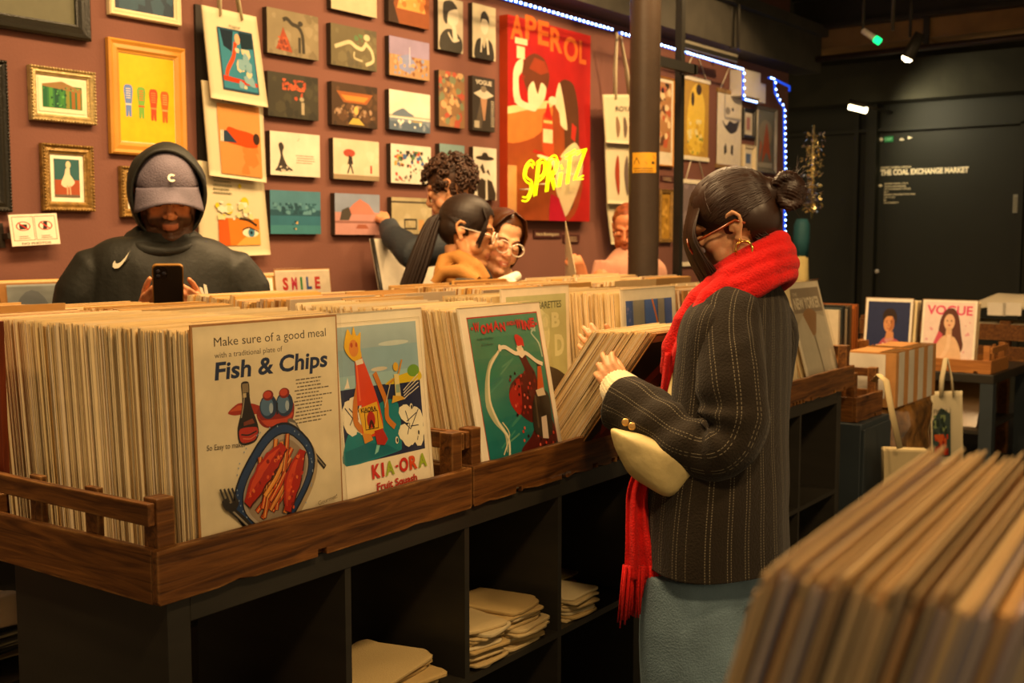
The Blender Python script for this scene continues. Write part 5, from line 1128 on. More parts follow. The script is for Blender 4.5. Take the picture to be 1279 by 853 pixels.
def fig(cols, y0=.2):
    def g(A):
        A.text('ROYAL', .3, .66, w=.5, h=.10, col='#4a3a34')
        for k, c in enumerate(cols): x = .32 + k * .2; A.line([(x, .12), (x + .02, .34), (x, .55)], .10, c, True)
    return g
tote([wp(753, 118, .16), wp(800, 118, .16), wp(802, 181, .16), wp(757, 178, .16)], fig(['#8a6a50', '#6c5a4c', '#a04834']), 'top pale tote bag hanging left of the brown pillar', hl=.38)
def f(A):
    for x in (.3, .55, .8): A.line([(x, .15), (x - .02, .5), (x + .01, .8)], .12, '#9c3c24' if x < .5 else '#6a5a50', True)
tote([wp(756, 178, .12), wp(802, 181, .12), wp(803, 256, .12), wp(759, 254, .12)], f, 'middle pale tote bag left of the brown pillar with red figures', handles=False)
def f(A):
    for x in (.25, .4, .6, .8): A.line([(x, .25), (x - .02, .5), (x + .01, .8)], .05, '#5a5040', True)
tote([wp(758, 254, .08), wp(803, 256, .08), wp(803, 308, .08), wp(764, 305, .08)], f, 'lowest pale tote bag left of the brown pillar', handles=False)

# =====================================================================================
# RIGHT-HAND BACKGROUND
# =====================================================================================
M_BLUEC = mat('dark blue grey cabinet', '#2c3438', rough=.5)
# cabinet at the end of the counter
a = Ct(3.26, -.02); cabn = empty('end_cabinet', (a.x + .02, a.y, 0), PHI, 'dark blue grey cabinet standing at the right end of the counter', 'cabinet')
q = MB(); q.box((0, 0, .0), (.36, .62, .62)); part(q, 'body', M_BLUEC, cabn, bevel=.003); q = MB(); q.box((.01, -.012, .03), (.35, -.0005, .60)); part(q, 'door', M_BLUEC, cabn, bevel=.002)
crate(0, 0, 'small wooden crate on the dark cabinet at the right end of the counter', W=.30, D=.36, loc=Vector((a.x + .05, a.y + .03, .6215)), seed=41, group='small crates at the end of the counter', hb=.10, hr=.19)
# striped taped box standing on a wrapped parcel
bc = onD(1116, 440, 4.75); BZ = bc.z
A = Art(.44, .26, '#a9772f')
rz = .0
def boxed(x0, y0, z0, x1, y1, z1, label, name, body, cat, extra=None):
    r = empty(name, ((x0 + x1) / 2, (y0 + y1) / 2, z0), 0, label, cat); q = MB(); q.box((x0, y0, z0), (x1, y1, z1)); q.build('carton', body, r, bevel=.004); return r
x0, y0 = bc.x - .02, bc.y - .02; x1, y1 = x0 + .54, y0 + .20; z0, z1 = BZ - .235, BZ
r_ = boxed(x0, y0, z0, x1, y1, z1, 'cardboard carton with white stripes and shiny tape at the end of the counter', 'taped_carton', M_CARD, 'box')
TAPEW = mat('white tape', '#cfc6b4', rough=.3, coat=.5); TAPEB = mat('brown shiny tape', '#a06c2c', rough=.2, coat=.8)
for k in range(4):
    q = MB(); xa = x0 + .03 + k * .128; q.box((xa, y0 - .002, z0 + .005), (xa + .068, y0 - .0004, z1 - .002)); q.build('stripe', TAPEW, r_)
q = MB(); q.box((x0 - .002, y0 + .045, z0 + .04), (x0 - .0004, y1, z1 - .01)); q.build('label_sheet', TAPEW, r_)
q = MB(); q.box((x0 - .001, y0 + .0, z1 + .0003), (x1, y0 + .07, z1 + .0015)); q.box((x0 + .2, y0, z1 + .0003), (x0 + .27, y1, z1 + .0025)); q.build('tape', TAPEB, r_)
q = MB(); n = 20
def ringp(z, s, seed):
    P = []
    for i in range(28):
        t = 2 * PI * i / 28; c, s_ = math.cos(t), math.sin(t); pw = .5
        x = math.copysign(abs(c) ** pw, c) * (.27 + s); y = math.copysign(abs(s_) ** pw, s_) * (.115 + s * .5); k = mnoise.noise(Vector((c * 2.2, s_ * 2.2, z * 9))) * .03
        P.append(Vector(((x0 + x1) / 2 + x + k, (y0 + y1) / 2 + y + k, z)))
    return P
zb = z0 - .30; q.loft([ringp(zb, -.03, 1), ringp(zb + .03, 0, 1), ringp(zb + .09, .008, 1), ringp(zb + .15, -.002, 1), ringp(zb + .21, .01, 1), ringp(zb + .27, 0, 1), ringp(z0 - .001, -.03, 1)])
tag(q.build('wrapped_parcel', mat('brown parcel under film', '#7a5426', rough=.3, coat=1., var=.75, scale=14, bump=1., bscale=16), loc=((x0 + x1) / 2, (y0 + y1) / 2, zb)), 'shiny film wrapped brown parcel underneath the striped carton', 'parcel')
q = MB(); q.box((x0 - .02, y0 - .02, 0), (x1, y1 + .02, zb - .001)); tag(q.build('plinth', mat('pale board', '#7c6c50', rough=.7), loc=(x0, y0, 0)), 'pale plinth box under the film wrapped parcel', 'plinth')
# strap
s0 = onD(1093, 472, 4.5); q = MB(); q.tube([onD(1091, 476, 4.55), onD(1098, 468, 4.45), onD(1107, 476, 4.42), onD(1113, 510, 4.42), onD(1124, 560, 4.42)], .013, 8, flat=(1, .35), col=lin('#cdb88a')); A0 = q
r_ = empty('tote_bag', onD(1115, 590, 4.42), 0, 'plain cream tote bag hanging by its strap from the small crate', 'tote bag'); q.build('handle', CLOTHP, r_)
q = MB(); cor = [onD(1104, 560, 4.42), onD(1160, 562, 4.6), onD(1160, 640, 4.6), onD(1104, 640, 4.42)]; nn = Vector((.05, .03, 0)); b = q.add(cor + [c + nn for c in cor])
for f_ in ((0, 3, 2, 1), (4, 5, 6, 7), (0, 1, 5, 4), (1, 2, 6, 5), (2, 3, 7, 6), (3, 0, 4, 7)): q.face([b + i for i in f_], lin('#c8b488'))
q.build('bag_body', CLOTHP, r_, bevel=.01)

# display table with magazines at the right
D0 = 6.3
P_c = onD(1241, 470, D0); TX, TY, TZ = P_c.x, P_c.y, P_c.z + .005
tb = empty('display_table', (TX, TY, 0), 0, 'black display table in the right background under the magazine prints', 'table')
TZ0 = TZ
q = MB(); q.box((TX, TY, TZ0 - .05), (TX + .85, TY + 1.25, TZ0)); q.build('tabletop', M_BLKW, tb, bevel=.003)
for (dx, dy) in ((.0, .0), (.78, 0), (0, 1.18), (.78, 1.18)):
    q = MB(); q.box((TX + dx, TY + dy, 0), (TX + dx + .07, TY + dy + .07, TZ0 - .051)); q.build('leg', M_BLUEC, tb)
q = MB(); q.box((TX + .02, TY + .07, .25), (TX + .8, TY + 1.17, .27)); q.build('lower_shelf', M_BLKW, tb)
cr = crate(0, 0, 'orange wooden crate on the black table holding the two magazine prints', W=.78, D=.38, loc=Vector((TX + .02, TY + .80, TZ0 + .001)), rz=-PI / 2, seed=50, wood=WOODL, group='orange crates in the right background', hb=.075, hr=.15)
A = Art(.2, .075, '#2c2418'); A.text('x 30 cm', .3, .5, w=.5, h=.22, col='#d8c8a0'); A.text('each', .3, .15, w=.26, h=.2, col='#d8c8a0')
q = MB(); q.box((TX + .008, TY + .42, TZ0 + .004), (TX + .016, TY + .62, TZ0 + .079), col=lin('#2c2418')); q.art(A, face_M((TX + .008, TY + .62, TZ0 + .004), (0, -1, 0), (0, 0, 1))); tag(q.build('price_sign', PRINT, loc=(TX, TY + .5, TZ0)), 'small black size sign on the front of the orange crate', 'sign')
def art_portrait(A):
    A.rect(0, 0, 1, 1, '#e6dcc8'); A.rect(.05, .04, .95, .95, '#232c50'); A.poly([(.2, .04), (.28, .25), (.42, .40), (.56, .42), (.75, .36), (.88, .2), (.9, .04)], '#b0505c'); A.blobs(.25, .05, .85, .3, 9, ['#d89a9a', '#8c3440', '#c8a8a0'], .03, .08, 3); A.poly([(.44, .36), (.48, .5), (.62, .5), (.64, .38), (.56, .32)], '#c88858'); A.ell(.52, .62, .115, .135, '#cd8e5c'); A.poly([(.52, .50), (.60, .54), (.635, .62), (.60, .72), (.56, .66), (.55, .58)], '#a8683c'); A.line([(.44, .655), (.49, .665)], .014, '#3a2014'); A.line([(.54, .665), (.59, .655)], .014, '#3a2014'); A.ell(.47, .635, .014, .008, '#2a1810', 8); A.ell(.565, .635, .014, .008, '#2a1810', 8); A.line([(.515, .63), (.51, .585), (.53, .58)], .01, '#8c5030'); A.line([(.48, .55), (.52, .545), (.56, .552)], .016, '#9a4838'); A.poly([(.40, .62), (.38, .76), (.46, .84), (.60, .84), (.68, .74), (.66, .60), (.62, .72), (.48, .73), (.42, .68)], '#2c1c14'); A.blobs(.4, .25, .62, .42, 6, ['#e0c8b8', '#c88a84'], .03, .06, 9); A.blobs(.08, .06, .22, .3, 5, ['#7c3a54'], .02, .05, 2)
def art_vogue(A):
    A.rect(0, 0, 1, 1, '#e8e0cc'); A.rect(.04, .03, .96, .97, '#e4ccc0'); A.text('VOGUE', .08, .79, w=.84, h=.13, col='#d84c70', bold=.03); A.poly([(.3, .3), (.34, .7), (.44, .86), (.58, .88), (.68, .76), (.74, .5), (.78, .32), (.68, .2), (.4, .2)], '#5a3020'); A.poly([(.2, .3), (.32, .55), (.4, .5), (.36, .24)], '#c85060'); A.poly([(.26, .03), (.28, .32), (.42, .48), (.62, .46), (.74, .26), (.72, .03)], '#dcb48c'); A.ell(.51, .68, .10, .12, '#dcb08a'); A.poly([(.45, .46), (.46, .6), (.56, .6), (.57, .44)], '#d4a880'); A.line([(.36, .1), (.5, .3), (.52, .5)], .07, '#e4c09c'); A.ell(.51, .635, .025, .01, '#b03c3c', 8); A.ell(.47, .70, .015, .01, '#3a2418', 8); A.ell(.55, .70, .015, .01, '#3a2418', 8); A.blobs(.06, .2, .25, .6, 4, ['#d89aa0'], .01, .03, 3); A.blobs(.76, .2, .93, .7, 5, ['#d89aa0'], .01, .04, 4)
def bgprint(pa, w, h, fn, label, lean=.12, rz=-PI / 2, back='#8a6a48'):
    A = Art(w - .008, h - .008); fn(A); return front_print('art_print', label, 0, 0, lean, w, h, A, loc=Vector(pa), rz=rz, film=False, back=back)
za = TZ0 + .012
A1 = onX(1172, 400, TX + .12); B1 = onX(1110, 400, TX + .12)
bgprint((TX + .035, TY + .76, za), .285, .40, art_portrait, 'white bordered portrait print of a person in a pink jacket on navy')
bgprint((TX + .035, TY + .425, za), .31, .40, art_vogue, 'pink magazine cover print of a person with long brown hair')
q = MB()
for k, (dy) in enumerate((.76, .425)):
    for j in range(7):
        me, t = VA[(k * 5 + j) % len(VA)]; o = bpy.data.objects.new('art_print', me); COL.objects.link(o); o.location = (TX + .05 + j * .012, TY + dy - .01, za); o.rotation_euler = (-.13, 0, -PI / 2); o.scale = (.88, 1, .93)
        tag(o, ['sleeved print stacked behind the portrait print in the orange crate', 'sleeved print stacked behind the pink magazine cover in the orange crate'][k], 'print', ['prints behind the portrait', 'prints behind the magazine cover'][k])
# leaning sheets under the table
for k in range(7):
    q = MB(); q.box((0, 0, 0), (.005, .34, .40), col=lin(['#8a6a40', '#6a4c2c', '#a8864c', '#7c6040', '#c8aa74', '#9a7a4c', '#5c4428'][k]))
    o = q.build('leaning_sheet', SLEEVED); o.location = (TX + .14 + k * .035, TY + .12 - .006 * k, .271); o.rotation_euler = (0, .5, 0); tag(o, 'brown sleeved sheet leaning under the black display table', 'print', 'sheets leaning under the display table')
# tote with flowers hung from the table edge
def f(A):
    A.rect(.02, .12, .60, .80, '#3c4a44'); A.poly([(.02, .6), (.3, .78), (.58, .7), (.6, .8), (.02, .8)], '#cfc0a0'); A.blobs(.04, .4, .55, .68, 8, ['#7a8a5c', '#2c3830'], .03, .07, 3); A.blobs(.06, .14, .52, .42, 9, ['#b8381c', '#c85a2c', '#8c2418'], .05, .09, 5); A.text('FIORI', .06, .70, w=.42, h=.06, col='#2c3428')
tote([onD(1163, 489, 5.6), onD(1202, 488, 5.6), onD(1203, 580, 5.6), onD(1164, 582, 5.6)], f, 'cream tote bag with red flowers hanging below the magazine table', hl=.16)
# back shelf with pale cloths
c0 = onD(1092, 405, 7.6); sh = empty('back_shelf', (c0.x, c0.y - 1.6, 0), 0, 'long brown wooden shelf behind the magazine prints', 'shelf')
zt = onD(1140, 372, 7.6).z - .02
q = MB(); q.box((c0.x, c0.y - 1.75, zt - .22), (c0.x + .02, c0.y + .1, zt - .12)); q.box((c0.x, c0.y - 1.75, zt - .34), (c0.x + .02, c0.y + .1, zt - .26)); q.build('front_board', WOOD, sh)
q = MB(); q.box((c0.x, c0.y - 1.75, zt - .36), (c0.x + .5, c0.y + .1, zt - .34)); q.build('shelf_board', WOOD, sh)
for y in (-1.7, -.85, .04): q = MB(); q.box((c0.x + .021, c0.y + y, 0), (c0.x + .08, c0.y + y + .06, zt - .10)); q.build('post', WOOD, sh)
for k, px in enumerate((1245, 1264)):
    p = onX(px, 386, c0.x - .01); q = MB(); q.box((p.x - .002, p.y - .055, p.z - .04), (p.x, p.y + .055, p.z + .04)); tag(q.build('price_card', M_CARDD, loc=p), ['left white price card on the brown back shelf', 'right white price card on the brown back shelf'][k], 'card')
q = MB(); nU, nV = 30, 12; G = []
for i in range(nU + 1):
    for j in range(nV + 1):
        y = c0.y - .35 - 1.35 * i / nU; x = c0.x + .0 + .5 * j / nV; z = zt - .11 + .17 * min(1, i / 8) * math.sin(PI * min(max(j / nV, .06), .94)) ** .4 + .03 * mnoise.noise(Vector((x * 5, y * 5, 0))); G.append((x, y, z))
b = q.add(G)
for i in range(nU):
    for j in range(nV): a_ = b + i * (nV + 1) + j; q.face((a_, a_ + 1, a_ + nV + 2, a_ + nV + 1), lin('#d8cbae'), 0, None, True)
G2 = [(g[0], g[1], zt - .119) for g in G if 1]
bb = q.add([(c0.x, c0.y - .35, zt - .12), (c0.x + .5, c0.y - .35, zt - .12), (c0.x + .5, c0.y - 1.7, zt - .12), (c0.x, c0.y - 1.7, zt - .12)]); q.face((bb, bb + 1, bb + 2, bb + 3), lin('#d8cbae'))
tag(q.build('folded_cloth', CLOTHP, loc=(c0.x, c0.y - 1, zt)), 'pale rumpled cloth heaped on the back shelf at the right edge', 'cloth')
# records crate behind the counter's right end
c1 = onD(1050, 470, 5.0)
cr = crate(0, 0, 'brown crate of dark sleeves behind the right end of the counter', W=.40, D=.36, loc=Vector((c1.x, c1.y, .71)), seed=60, wood=WOODL, group='orange crates in the right background')
for k in range(9):
    q = MB(); q.box((0, 0, 0), (.022, .28, .31 + .008 * (k % 3)), col=lin(['#c8bca0', '#3a4444', '#1f2424', '#a89c84', '#2c2c28', '#5c4a34', '#b0662c', '#a85c24', '#8a4c20'][k]))
    o = q.build('record_sleeve', SLEEVED); o.location = (c1.x + .06 + .028 * k, c1.y + .04, .72); tag(o, 'upright record sleeve in the crate behind the right end of the counter', 'record', 'records in the end crate')
q = MB(); q.box((c1.x - .1, c1.y - .05, .0), (c1.x + .5, c1.y + .45, .709)); tag(q.build('end_plinth', M_BLUEC, loc=(c1.x, c1.y, 0)), 'dark plinth under the crate of record sleeves', 'plinth')
q = MB(); P = [(0, 0), (.11, 0), (.11, .17), (.085, .2), (.02, .2), (0, .17)]; q.prism(P, 0, .02)
c2 = onD(1066, 430, 4.6)
# tinsel mannequin at the end of the wall
tx = onD(1001, 300, 8.6); r_ = empty('dress_form', (tx.x, tx.y, 0), 0, 'dressed display form with gold tinsel and a teal top beside the light strip', 'mannequin')
q = MB(); q.lathe([(.18, 0), (.18, .02), (.02, .04), (.02, .8)], c=(tx.x, tx.y, 0)); q.build('stand', M_STEEL, r_)
q = MB(); q.loft([[Vector((tx.x + a * math.cos(2 * PI * k / 20) * (1 + .12 * math.sin(k * 3)), tx.y + b * math.sin(2 * PI * k / 20), z)) for k in range(20)] for z, a, b in ((.7, .06, .06), (1.0, .07, .06), (1.22, .06, .05))]); q.build('skirt', mat('cream trousers', '#b8a468', rough=.8), r_)
q = MB(); q.loft([[Vector((tx.x + a * math.cos(2 * PI * k / 20) * (1 + .08 * math.sin(k * 4)), tx.y + b * math.sin(2 * PI * k / 20), z)) for k in range(20)] for z, a, b in ((1.2, .05, .05), (1.35, .07, .06), (1.45, .06, .06), (1.50, .04, .04))]); q.build('top', mat('teal cloth', '#1a4a50', rough=.7), r_)
q = MB(); q.ball((tx.x - .02, tx.y + .03, 1.68), (.065, .06, .09)); q.build('head', mat('pale form', '#d0b890', rough=.6), r_)
q = MB(); rr = random.Random(9)
for k in range(260):
    z = rr.uniform(1.55, 2.15); a = rr.random() * 6.28; rad = .08 * rr.random() + .01; p = Vector((tx.x + .04 + rad * math.cos(a), tx.y - .06 + rad * math.sin(a), z)); dx = Vector((rr.uniform(-1, 1), rr.uniform(-1, 1), rr.uniform(-1, 1))).normalized() * .012; dy = dx.orthogonal().normalized() * .008
    b = q.add([p - dx - dy, p + dx - dy, p + dx + dy, p - dx + dy]); q.face((b, b + 1, b + 2, b + 3))
q.tube([(tx.x + .04, tx.y - .06, 1.5), (tx.x + .04, tx.y - .06, 2.2)], .01, 6)
tag(q.build('tinsel', mat('gold tinsel', '#d8c488', rough=.25, metal=.9), r_), kind='stuff')
X0, X1, Z0, Z1 = wrect(983, 997, 190, 255, .0)
# =====================================================================================
# PEOPLE
# =====================================================================================
def mat_skin(name):
    if name in MATS: return MATS[name]
    m = mat_attr(name, rough=.5, spec=.35, var=.05, bump=.12, bscale=260, scale=25)
    p = m.node_tree.nodes['Principled BSDF']; p.inputs['Subsurface Weight'].default_value = .12; p.inputs['Subsurface Radius'].default_value = (.6, .2, .1); p.inputs['Subsurface Scale'].default_value = .02
    return m
SKIN = mat_skin('skin')
def mat_hair(name, col, col2, rough=.38, sc=(60, 60, 6)):
    m = mat(name, col, rough=rough, spec=.5, var=.5, scale=6, bump=.6, bscale=9, stretch=sc); return m
def mat_cloth(name, col, rough=.85, var=.12, bump=.35, bscale=180, sheen=.15, scale=7): return mat(name, col, rough=rough, spec=.15, var=var, scale=scale, bump=bump, bscale=bscale, sheen=sheen)

def remesh(mb, name, m, parent, voxel=.004, smooth=3, colfn=None, disp=None, sfac=.5):
    me = bpy.data.meshes.new(name + '_src'); me.from_pydata([tuple(p) for p in mb.v], [], mb.f); me.update()
    ob = bpy.data.objects.new(name + '_src', me); COL.objects.link(ob)
    r = ob.modifiers.new('r', 'REMESH'); r.mode = 'VOXEL'; r.voxel_size = voxel; r.adaptivity = 0
    if smooth: s = ob.modifiers.new('s', 'SMOOTH'); s.factor = sfac; s.iterations = smooth
    dg = bpy.context.evaluated_depsgraph_get(); dg.update(); ev = ob.evaluated_get(dg)
    nm = bpy.data.meshes.new_from_object(ev); nm.name = name
    bpy.data.objects.remove(ob); bpy.data.meshes.remove(me)
    vs = [v.co.copy() for v in nm.vertices]
    if disp:
        ns = [v.normal.copy() for v in nm.vertices]; vs = [p + n * disp(p) for p, n in zip(vs, ns)]
    W = world_of(parent).inverted() if parent is not None else Matrix()
    flat = []
    for p in vs: q = W @ p; flat.extend((q.x, q.y, q.z))
    nm.vertices.foreach_set('co', flat)
    nm.materials.clear(); nm.materials.append(m)
    nm.polygons.foreach_set('use_smooth', [True] * len(nm.polygons)); nm.polygons.foreach_set('material_index', [0] * len(nm.polygons))
    if colfn:
        ca = nm.color_attributes.new('Col', 'FLOAT_COLOR', 'POINT'); fl = []
        for p in vs: c = colfn(p); fl.extend((c[0], c[1], c[2], 1.))
        ca.data.foreach_set('color', fl)
    nm.update()
    o = bpy.data.objects.new(name, nm); COL.objects.link(o); o.parent = parent
    return o
def mixc(a, b, t): t = min(1, max(0, t)); return tuple(a[i] * (1 - t) + b[i] * t for i in range(3))
def sm(e0, e1, x): t = min(1, max(0, (x - e0) / (e1 - e0))); return t * t * (3 - 2 * t)

def head_frame(c, yaw, pitch=0., roll=0., s=1.):
    """face looks along local +x; pitch > 0 looks down; roll > 0 leans to the person's right"""
    return Matrix.Translation(c) @ Matrix.Rotation(yaw, 4, 'Z') @ Matrix.Rotation(pitch, 4, 'Y') @ Matrix.Rotation(roll, 4, 'X') @ Matrix.Scale(s, 4)
def add_head(q, M, jaw=1., smile=0., female=False, sc=1., lips=1.):
    def B(c, r, rot=None): 
        MM = M.to_3x3().to_4x4(); q.ball(M @ Vector(c), r, 18, M=MM @ rot if rot else MM)
    def T(pts, rs, n=10): q.tube([M @ Vector(p) for p in pts], [r * M.to_scale().x for r in rs], n)
    B((-.012, 0, .045), (.097, .076, .086)); B((-.03, 0, .02), (.075, .072, .075)); B((.035, 0, .055), (.052, .062, .055))
    B((.03, 0, -.015), (.056, .060, .078)); B((.058, 0, -.055), (.032, .038, .045))
    for s in (1, -1):
        T([(-.008, s * .060, -.030), (.012, s * .056, -.065), (.048, s * .036 * jaw, -.096), (.078, s * .012, -.104)], (.020, .019 * jaw, .018 * jaw, .017))
        B((.058, s * .040, -.014), (.024, .024, .022)); T([(.050, s * .050, .028), (.078, s * .034, .034), (.090, s * .008, .028)], (.009, .011, .009))
        B((.050, s * .042, -.045), (.022, .020, .028) if not smile else (.030, .025, .026))
        B((.097, s * .0135, -.033), (.011, .0085, .0085))
        B((.083, s * .033, -.002), (.008, .019, .010))
        # ear: rim, lobe, bowl
        T([(.004, s * .074, -.020), (-.004, s * .079, -.028), (-.010, s * .081, -.014), (-.022, s * .086, .004), (-.025, s * .088, .022), (-.014, s * .087, .036), (.002, s * .081, .034), (.008, s * .076, .020)], (.0065, .0075, .0058, .0052, .0052, .0055, .0052, .0045))
        B((-.006, s * .076, .008), (.013, .006, .026)); T([(.002, s * .079, .010), (-.009, s * .083, .002), (-.006, s * .082, -.010)], (.0045, .0045, .0042))
        B((.006, s * .077, .0), (.005, .006, .007))
    T([(.086, 0, .026), (.097, 0, .006), (.109, 0, -.018), (.115, 0, -.031)], (.0095, .009, .0105, .0115))
    B((.108, 0, -.038), (.010, .010, .007))
    B((.083, 0, -.100), (.017, .020, .015)); B((.082, 0, -.060), (.020, .026, .022))
    w = .024 + smile * .008; up = smile * .008
    T([(.082, w, -.063 + up), (.096, .009, -.0585), (.0965, 0, -.060), (.096, -.009, -.0585), (.082, -w, -.063 + up)], tuple(v * lips for v in (.003, .0062, .0055, .0062, .003)))
    T([(.082, w, -.066 + up), (.094, .009, -.0725 - .002 * smile), (.0945, -.009, -.0725 - .002 * smile), (.082, -w, -.066 + up)], tuple(v * lips for v in (.003, .0068, .0068, .003)))
def head_colour(M, skin, lip, beard=None, blush=None, stub=None):
    I = M.inverted(); skin = lin(skin); lip = lin(lip); bl = lin(blush) if blush else mixc(skin, lip, .25); bd = lin(beard) if beard else None
    def fn(p):
        v = I @ p; c = skin
        if v.x < -.2 or abs(v.y) > .2 or v.z < -.2 or v.z > .2 or v.x > .2: return c
        if v.x > .03 and abs(v.y) > .02 and -.05 < v.z < .0: c = mixc(c, bl, .5)
        if v.x > .10 and v.z < -.01 and v.z > -.05: c = mixc(c, bl, .5)
        if bd and v.z < .0:
            n = mnoise.noise(v * 60) * .006
            k = sm(-.030, -.048, v.z + n) * sm(-.02, .01, v.x) ; k2 = sm(.10, .09, abs(v.z + .045) * 5 + 0) if False else 0
            mous = 1 if (v.x > .08 and -.056 < v.z + n < -.042 and abs(v.y) < .034) else 0
            side = sm(.048, .058, abs(v.y)) * sm(.0, -.02, v.z)
            lipk = 1 if (v.x > .084 and abs(v.y) < .021 and -.075 < v.z < -.057) else 0
            nose = 1 if (v.x > .085 and v.z > -.043 and abs(v.y) < .03) else 0
            c = mixc(c, bd, max(k * .92, mous * .92, side * .75) * (1 - lipk) * (1 - nose))
        lk = sm(.088, .093, v.x + abs(v.y) * .12) * sm(.026, .018, abs(v.y)) * sm(-.078, -.074, v.z) * sm(-.054, -.058, v.z); c = mixc(c, lip, lk * .8)
        return c
    return fn
EYEW = mat('eye white', '#e8e0d4', rough=.25, var=.02); EYEB = mat('dark iris', '#2a1a10', rough=.15, var=.1)
def add_eyes(M, root, closed=False, iris=None, skin='#c98e68'):
    for s in (1, -1):
        if closed:
            q = MB(); q.ball(M @ Vector((.0825, s * .033, .003)), .0130 * M.to_scale().x, 14, M=M.to_3x3().to_4x4()); q.c = [lin(skin)] * len(q.c); q.build('eyelid', SKIN, root)
            q = MB(); q.tube([M @ Vector((.086, s * .021, -.004)), M @ Vector((.0945, s * .030, -.0065)), M @ Vector((.0935, s * .038, -.006)), M @ Vector((.083, s * .047, -.002))], .0012, 6); q.build('eyelash', EYEB, root); continue
        q = MB(); c = M @ Vector((.083, s * .033, .003)); q.ball(c, .0125 * M.to_scale().x, 14, M=M.to_3x3().to_4x4()); q.build('eye', EYEW, root)
        q = MB(); q.ball(M @ Vector((.0915, s * .033, .001)), (.0045, .006, .006), 12, M=M.to_3x3().to_4x4()); q.build('iris', EYEB, root)
        q = MB(); q.tube([M @ Vector((.080, s * .019, .003)), M @ Vector((.092, s * .028, .0105)), M @ Vector((.092, s * .038, .0105)), M @ Vector((.079, s * .049, .002))], .0032, 8); q.tube([M @ Vector((.082, s * .020, -.001)), M @ Vector((.092, s * .029, -.008)), M @ Vector((.091, s * .038, -.008)), M @ Vector((.079, s * .048, .0))], .0026, 8)
        q.c = [lin(skin)] * len(q.c); q.build('eyelid', SKIN, root)
def add_brows(M, root, m, lift=0.):
    for s in (1, -1):
        q = MB(); q.tube([M @ Vector((.094, s * .014, .026 + lift)), M @ Vector((.093, s * .030, .033 + lift)), M @ Vector((.078, s * .048, .028 + lift))], [.0035, .004, .0015], 8); q.build('eyebrow', m, root)

def hand(q, W, f, n, s, sc=1., curl=(.25, .5, .4), spread=.1, thumb=(.75, .35, .3), tl=1., curls=None):
    """W wrist, f towards the fingers, n out of the back of the hand, s towards the thumb side"""
    f = Vector(f).normalized(); n = Vector(n); n = (n - f * n.dot(f)).normalized(); s_ = Vector(s); s_ = (s_ - f * s_.dot(f) - n * s_.dot(n)).normalized()
    W = Vector(W); R_ = .0088 * sc
    L_ = [.072, .080, .074, .058]; off = [.028, .010, -.009, -.027]; kl = [.088, .090, .086, .078]
    for i in range(4):
        K = W + f * kl[i] * sc + s_ * off[i] * sc + n * .004 * sc
        q.tube([W + s_ * off[i] * .55 * sc, W + (f * kl[i] * .6 + s_ * off[i] * .9) * sc, K], [.016 * sc, .0135 * sc, .0105 * sc], 8)
        d = (f + s_ * (spread * (1.5 - i) * .5)).normalized(); P = [K]; a = 0; rs = [R_ * 1.08]
        cu = curls[i] if curls else curl
        for j, seg in enumerate((.45, .30, .25)):
            a += cu[j]; dd = d * math.cos(a) - n * math.sin(a); P.append(P[-1] + dd * L_[i] * seg * sc * (1.05)); rs.append(R_ * (1.0, .92, .78)[j])
        q.tube(P, rs, 8); q.ball(P[-1], R_ * .8, 8)
    B0 = W + (f * .025 + s_ * .022 - n * .006) * sc; d1 = (f * math.cos(thumb[0]) + s_ * math.sin(thumb[0]) - n * .25).normalized(); P = [W + f * .01 * sc + s_ * .012 * sc, B0, B0 + d1 * .036 * sc]
    d2 = (d1 * math.cos(thumb[1]) + (f * .8 - s_ * .5 - n * .3) * math.sin(thumb[1])).normalized(); P.append(P[-1] + d2 * .03 * sc); d3 = (d2 * math.cos(thumb[2]) + (f * .8 - s_ * .5 - n * .3) * math.sin(thumb[2])).normalized(); P.append(P[-1] + d3 * .024 * sc)
    q.tube(P, [.014 * sc, .0145 * sc, .0115 * sc, .0098 * sc, .008 * sc], 8); q.ball(P[-1], .008 * sc, 8)

def hit(px, py, obj):
    """where the sight line first meets this object"""
    o = Vector((0, 0, CH)); d = ray(px, py).normalized(); Wm = world_of(obj.parent) if obj.parent else Matrix(); Wi = Wm.inverted()
    from mathutils.bvhtree import BVHTree
    bv = BVHTree.FromPolygons([tuple(v.co) for v in obj.data.vertices], [tuple(p.vertices) for p in obj.data.polygons]); r = bv.ray_cast(Wi @ o, (Wi.to_3x3() @ d))
    return (Wm @ r[0], (Wm.to_3x3() @ r[1]).normalized()) if r[0] else (None, None)
def crv(P, n):
    """catmull-rom through tuples of any length"""
    out = []; Q = [P[0]] + list(P) + [P[-1]]; L_ = len(P[0])
    for i in range(1, len(Q) - 2):
        for k in range(n):
            t = k / n; a, b, c, d = Q[i - 1:i + 3]
            out.append(tuple(.5 * ((2 * b[j]) + (-a[j] + c[j]) * t + (2 * a[j] - 5 * b[j] + 4 * c[j] - d[j]) * t * t + (-a[j] + 3 * b[j] - 3 * c[j] + d[j]) * t ** 3) for j in range(L_)))
    out.append(tuple(P[-1])); return out
def garment(q, keys, fwd, lat, nA=56, n=8, disp=None, cap=False, us=1., col=(1, 1, 1), mi=0, pw=1.):
    """horizontal rings: keys (x, y, z, half lateral, half front-back)"""
    K = crv(keys, n); rings = []
    for x, y, z, a, b in K:
        rg = []
        for k in range(nA):
            t = 2 * PI * k / nA; c, s_ = math.cos(t), math.sin(t); ca = math.copysign(abs(c) ** pw, c); sa = math.copysign(abs(s_) ** pw, s_)
            d = Vector(lat) * ca * a + Vector(fwd) * sa * b; p = Vector((x, y, z)) + d
            if disp: p += d.normalized() * disp(p, t, z)
            rg.append(p)
        rings.append(rg)
    q.loft(rings, cap, col, mi); return rings
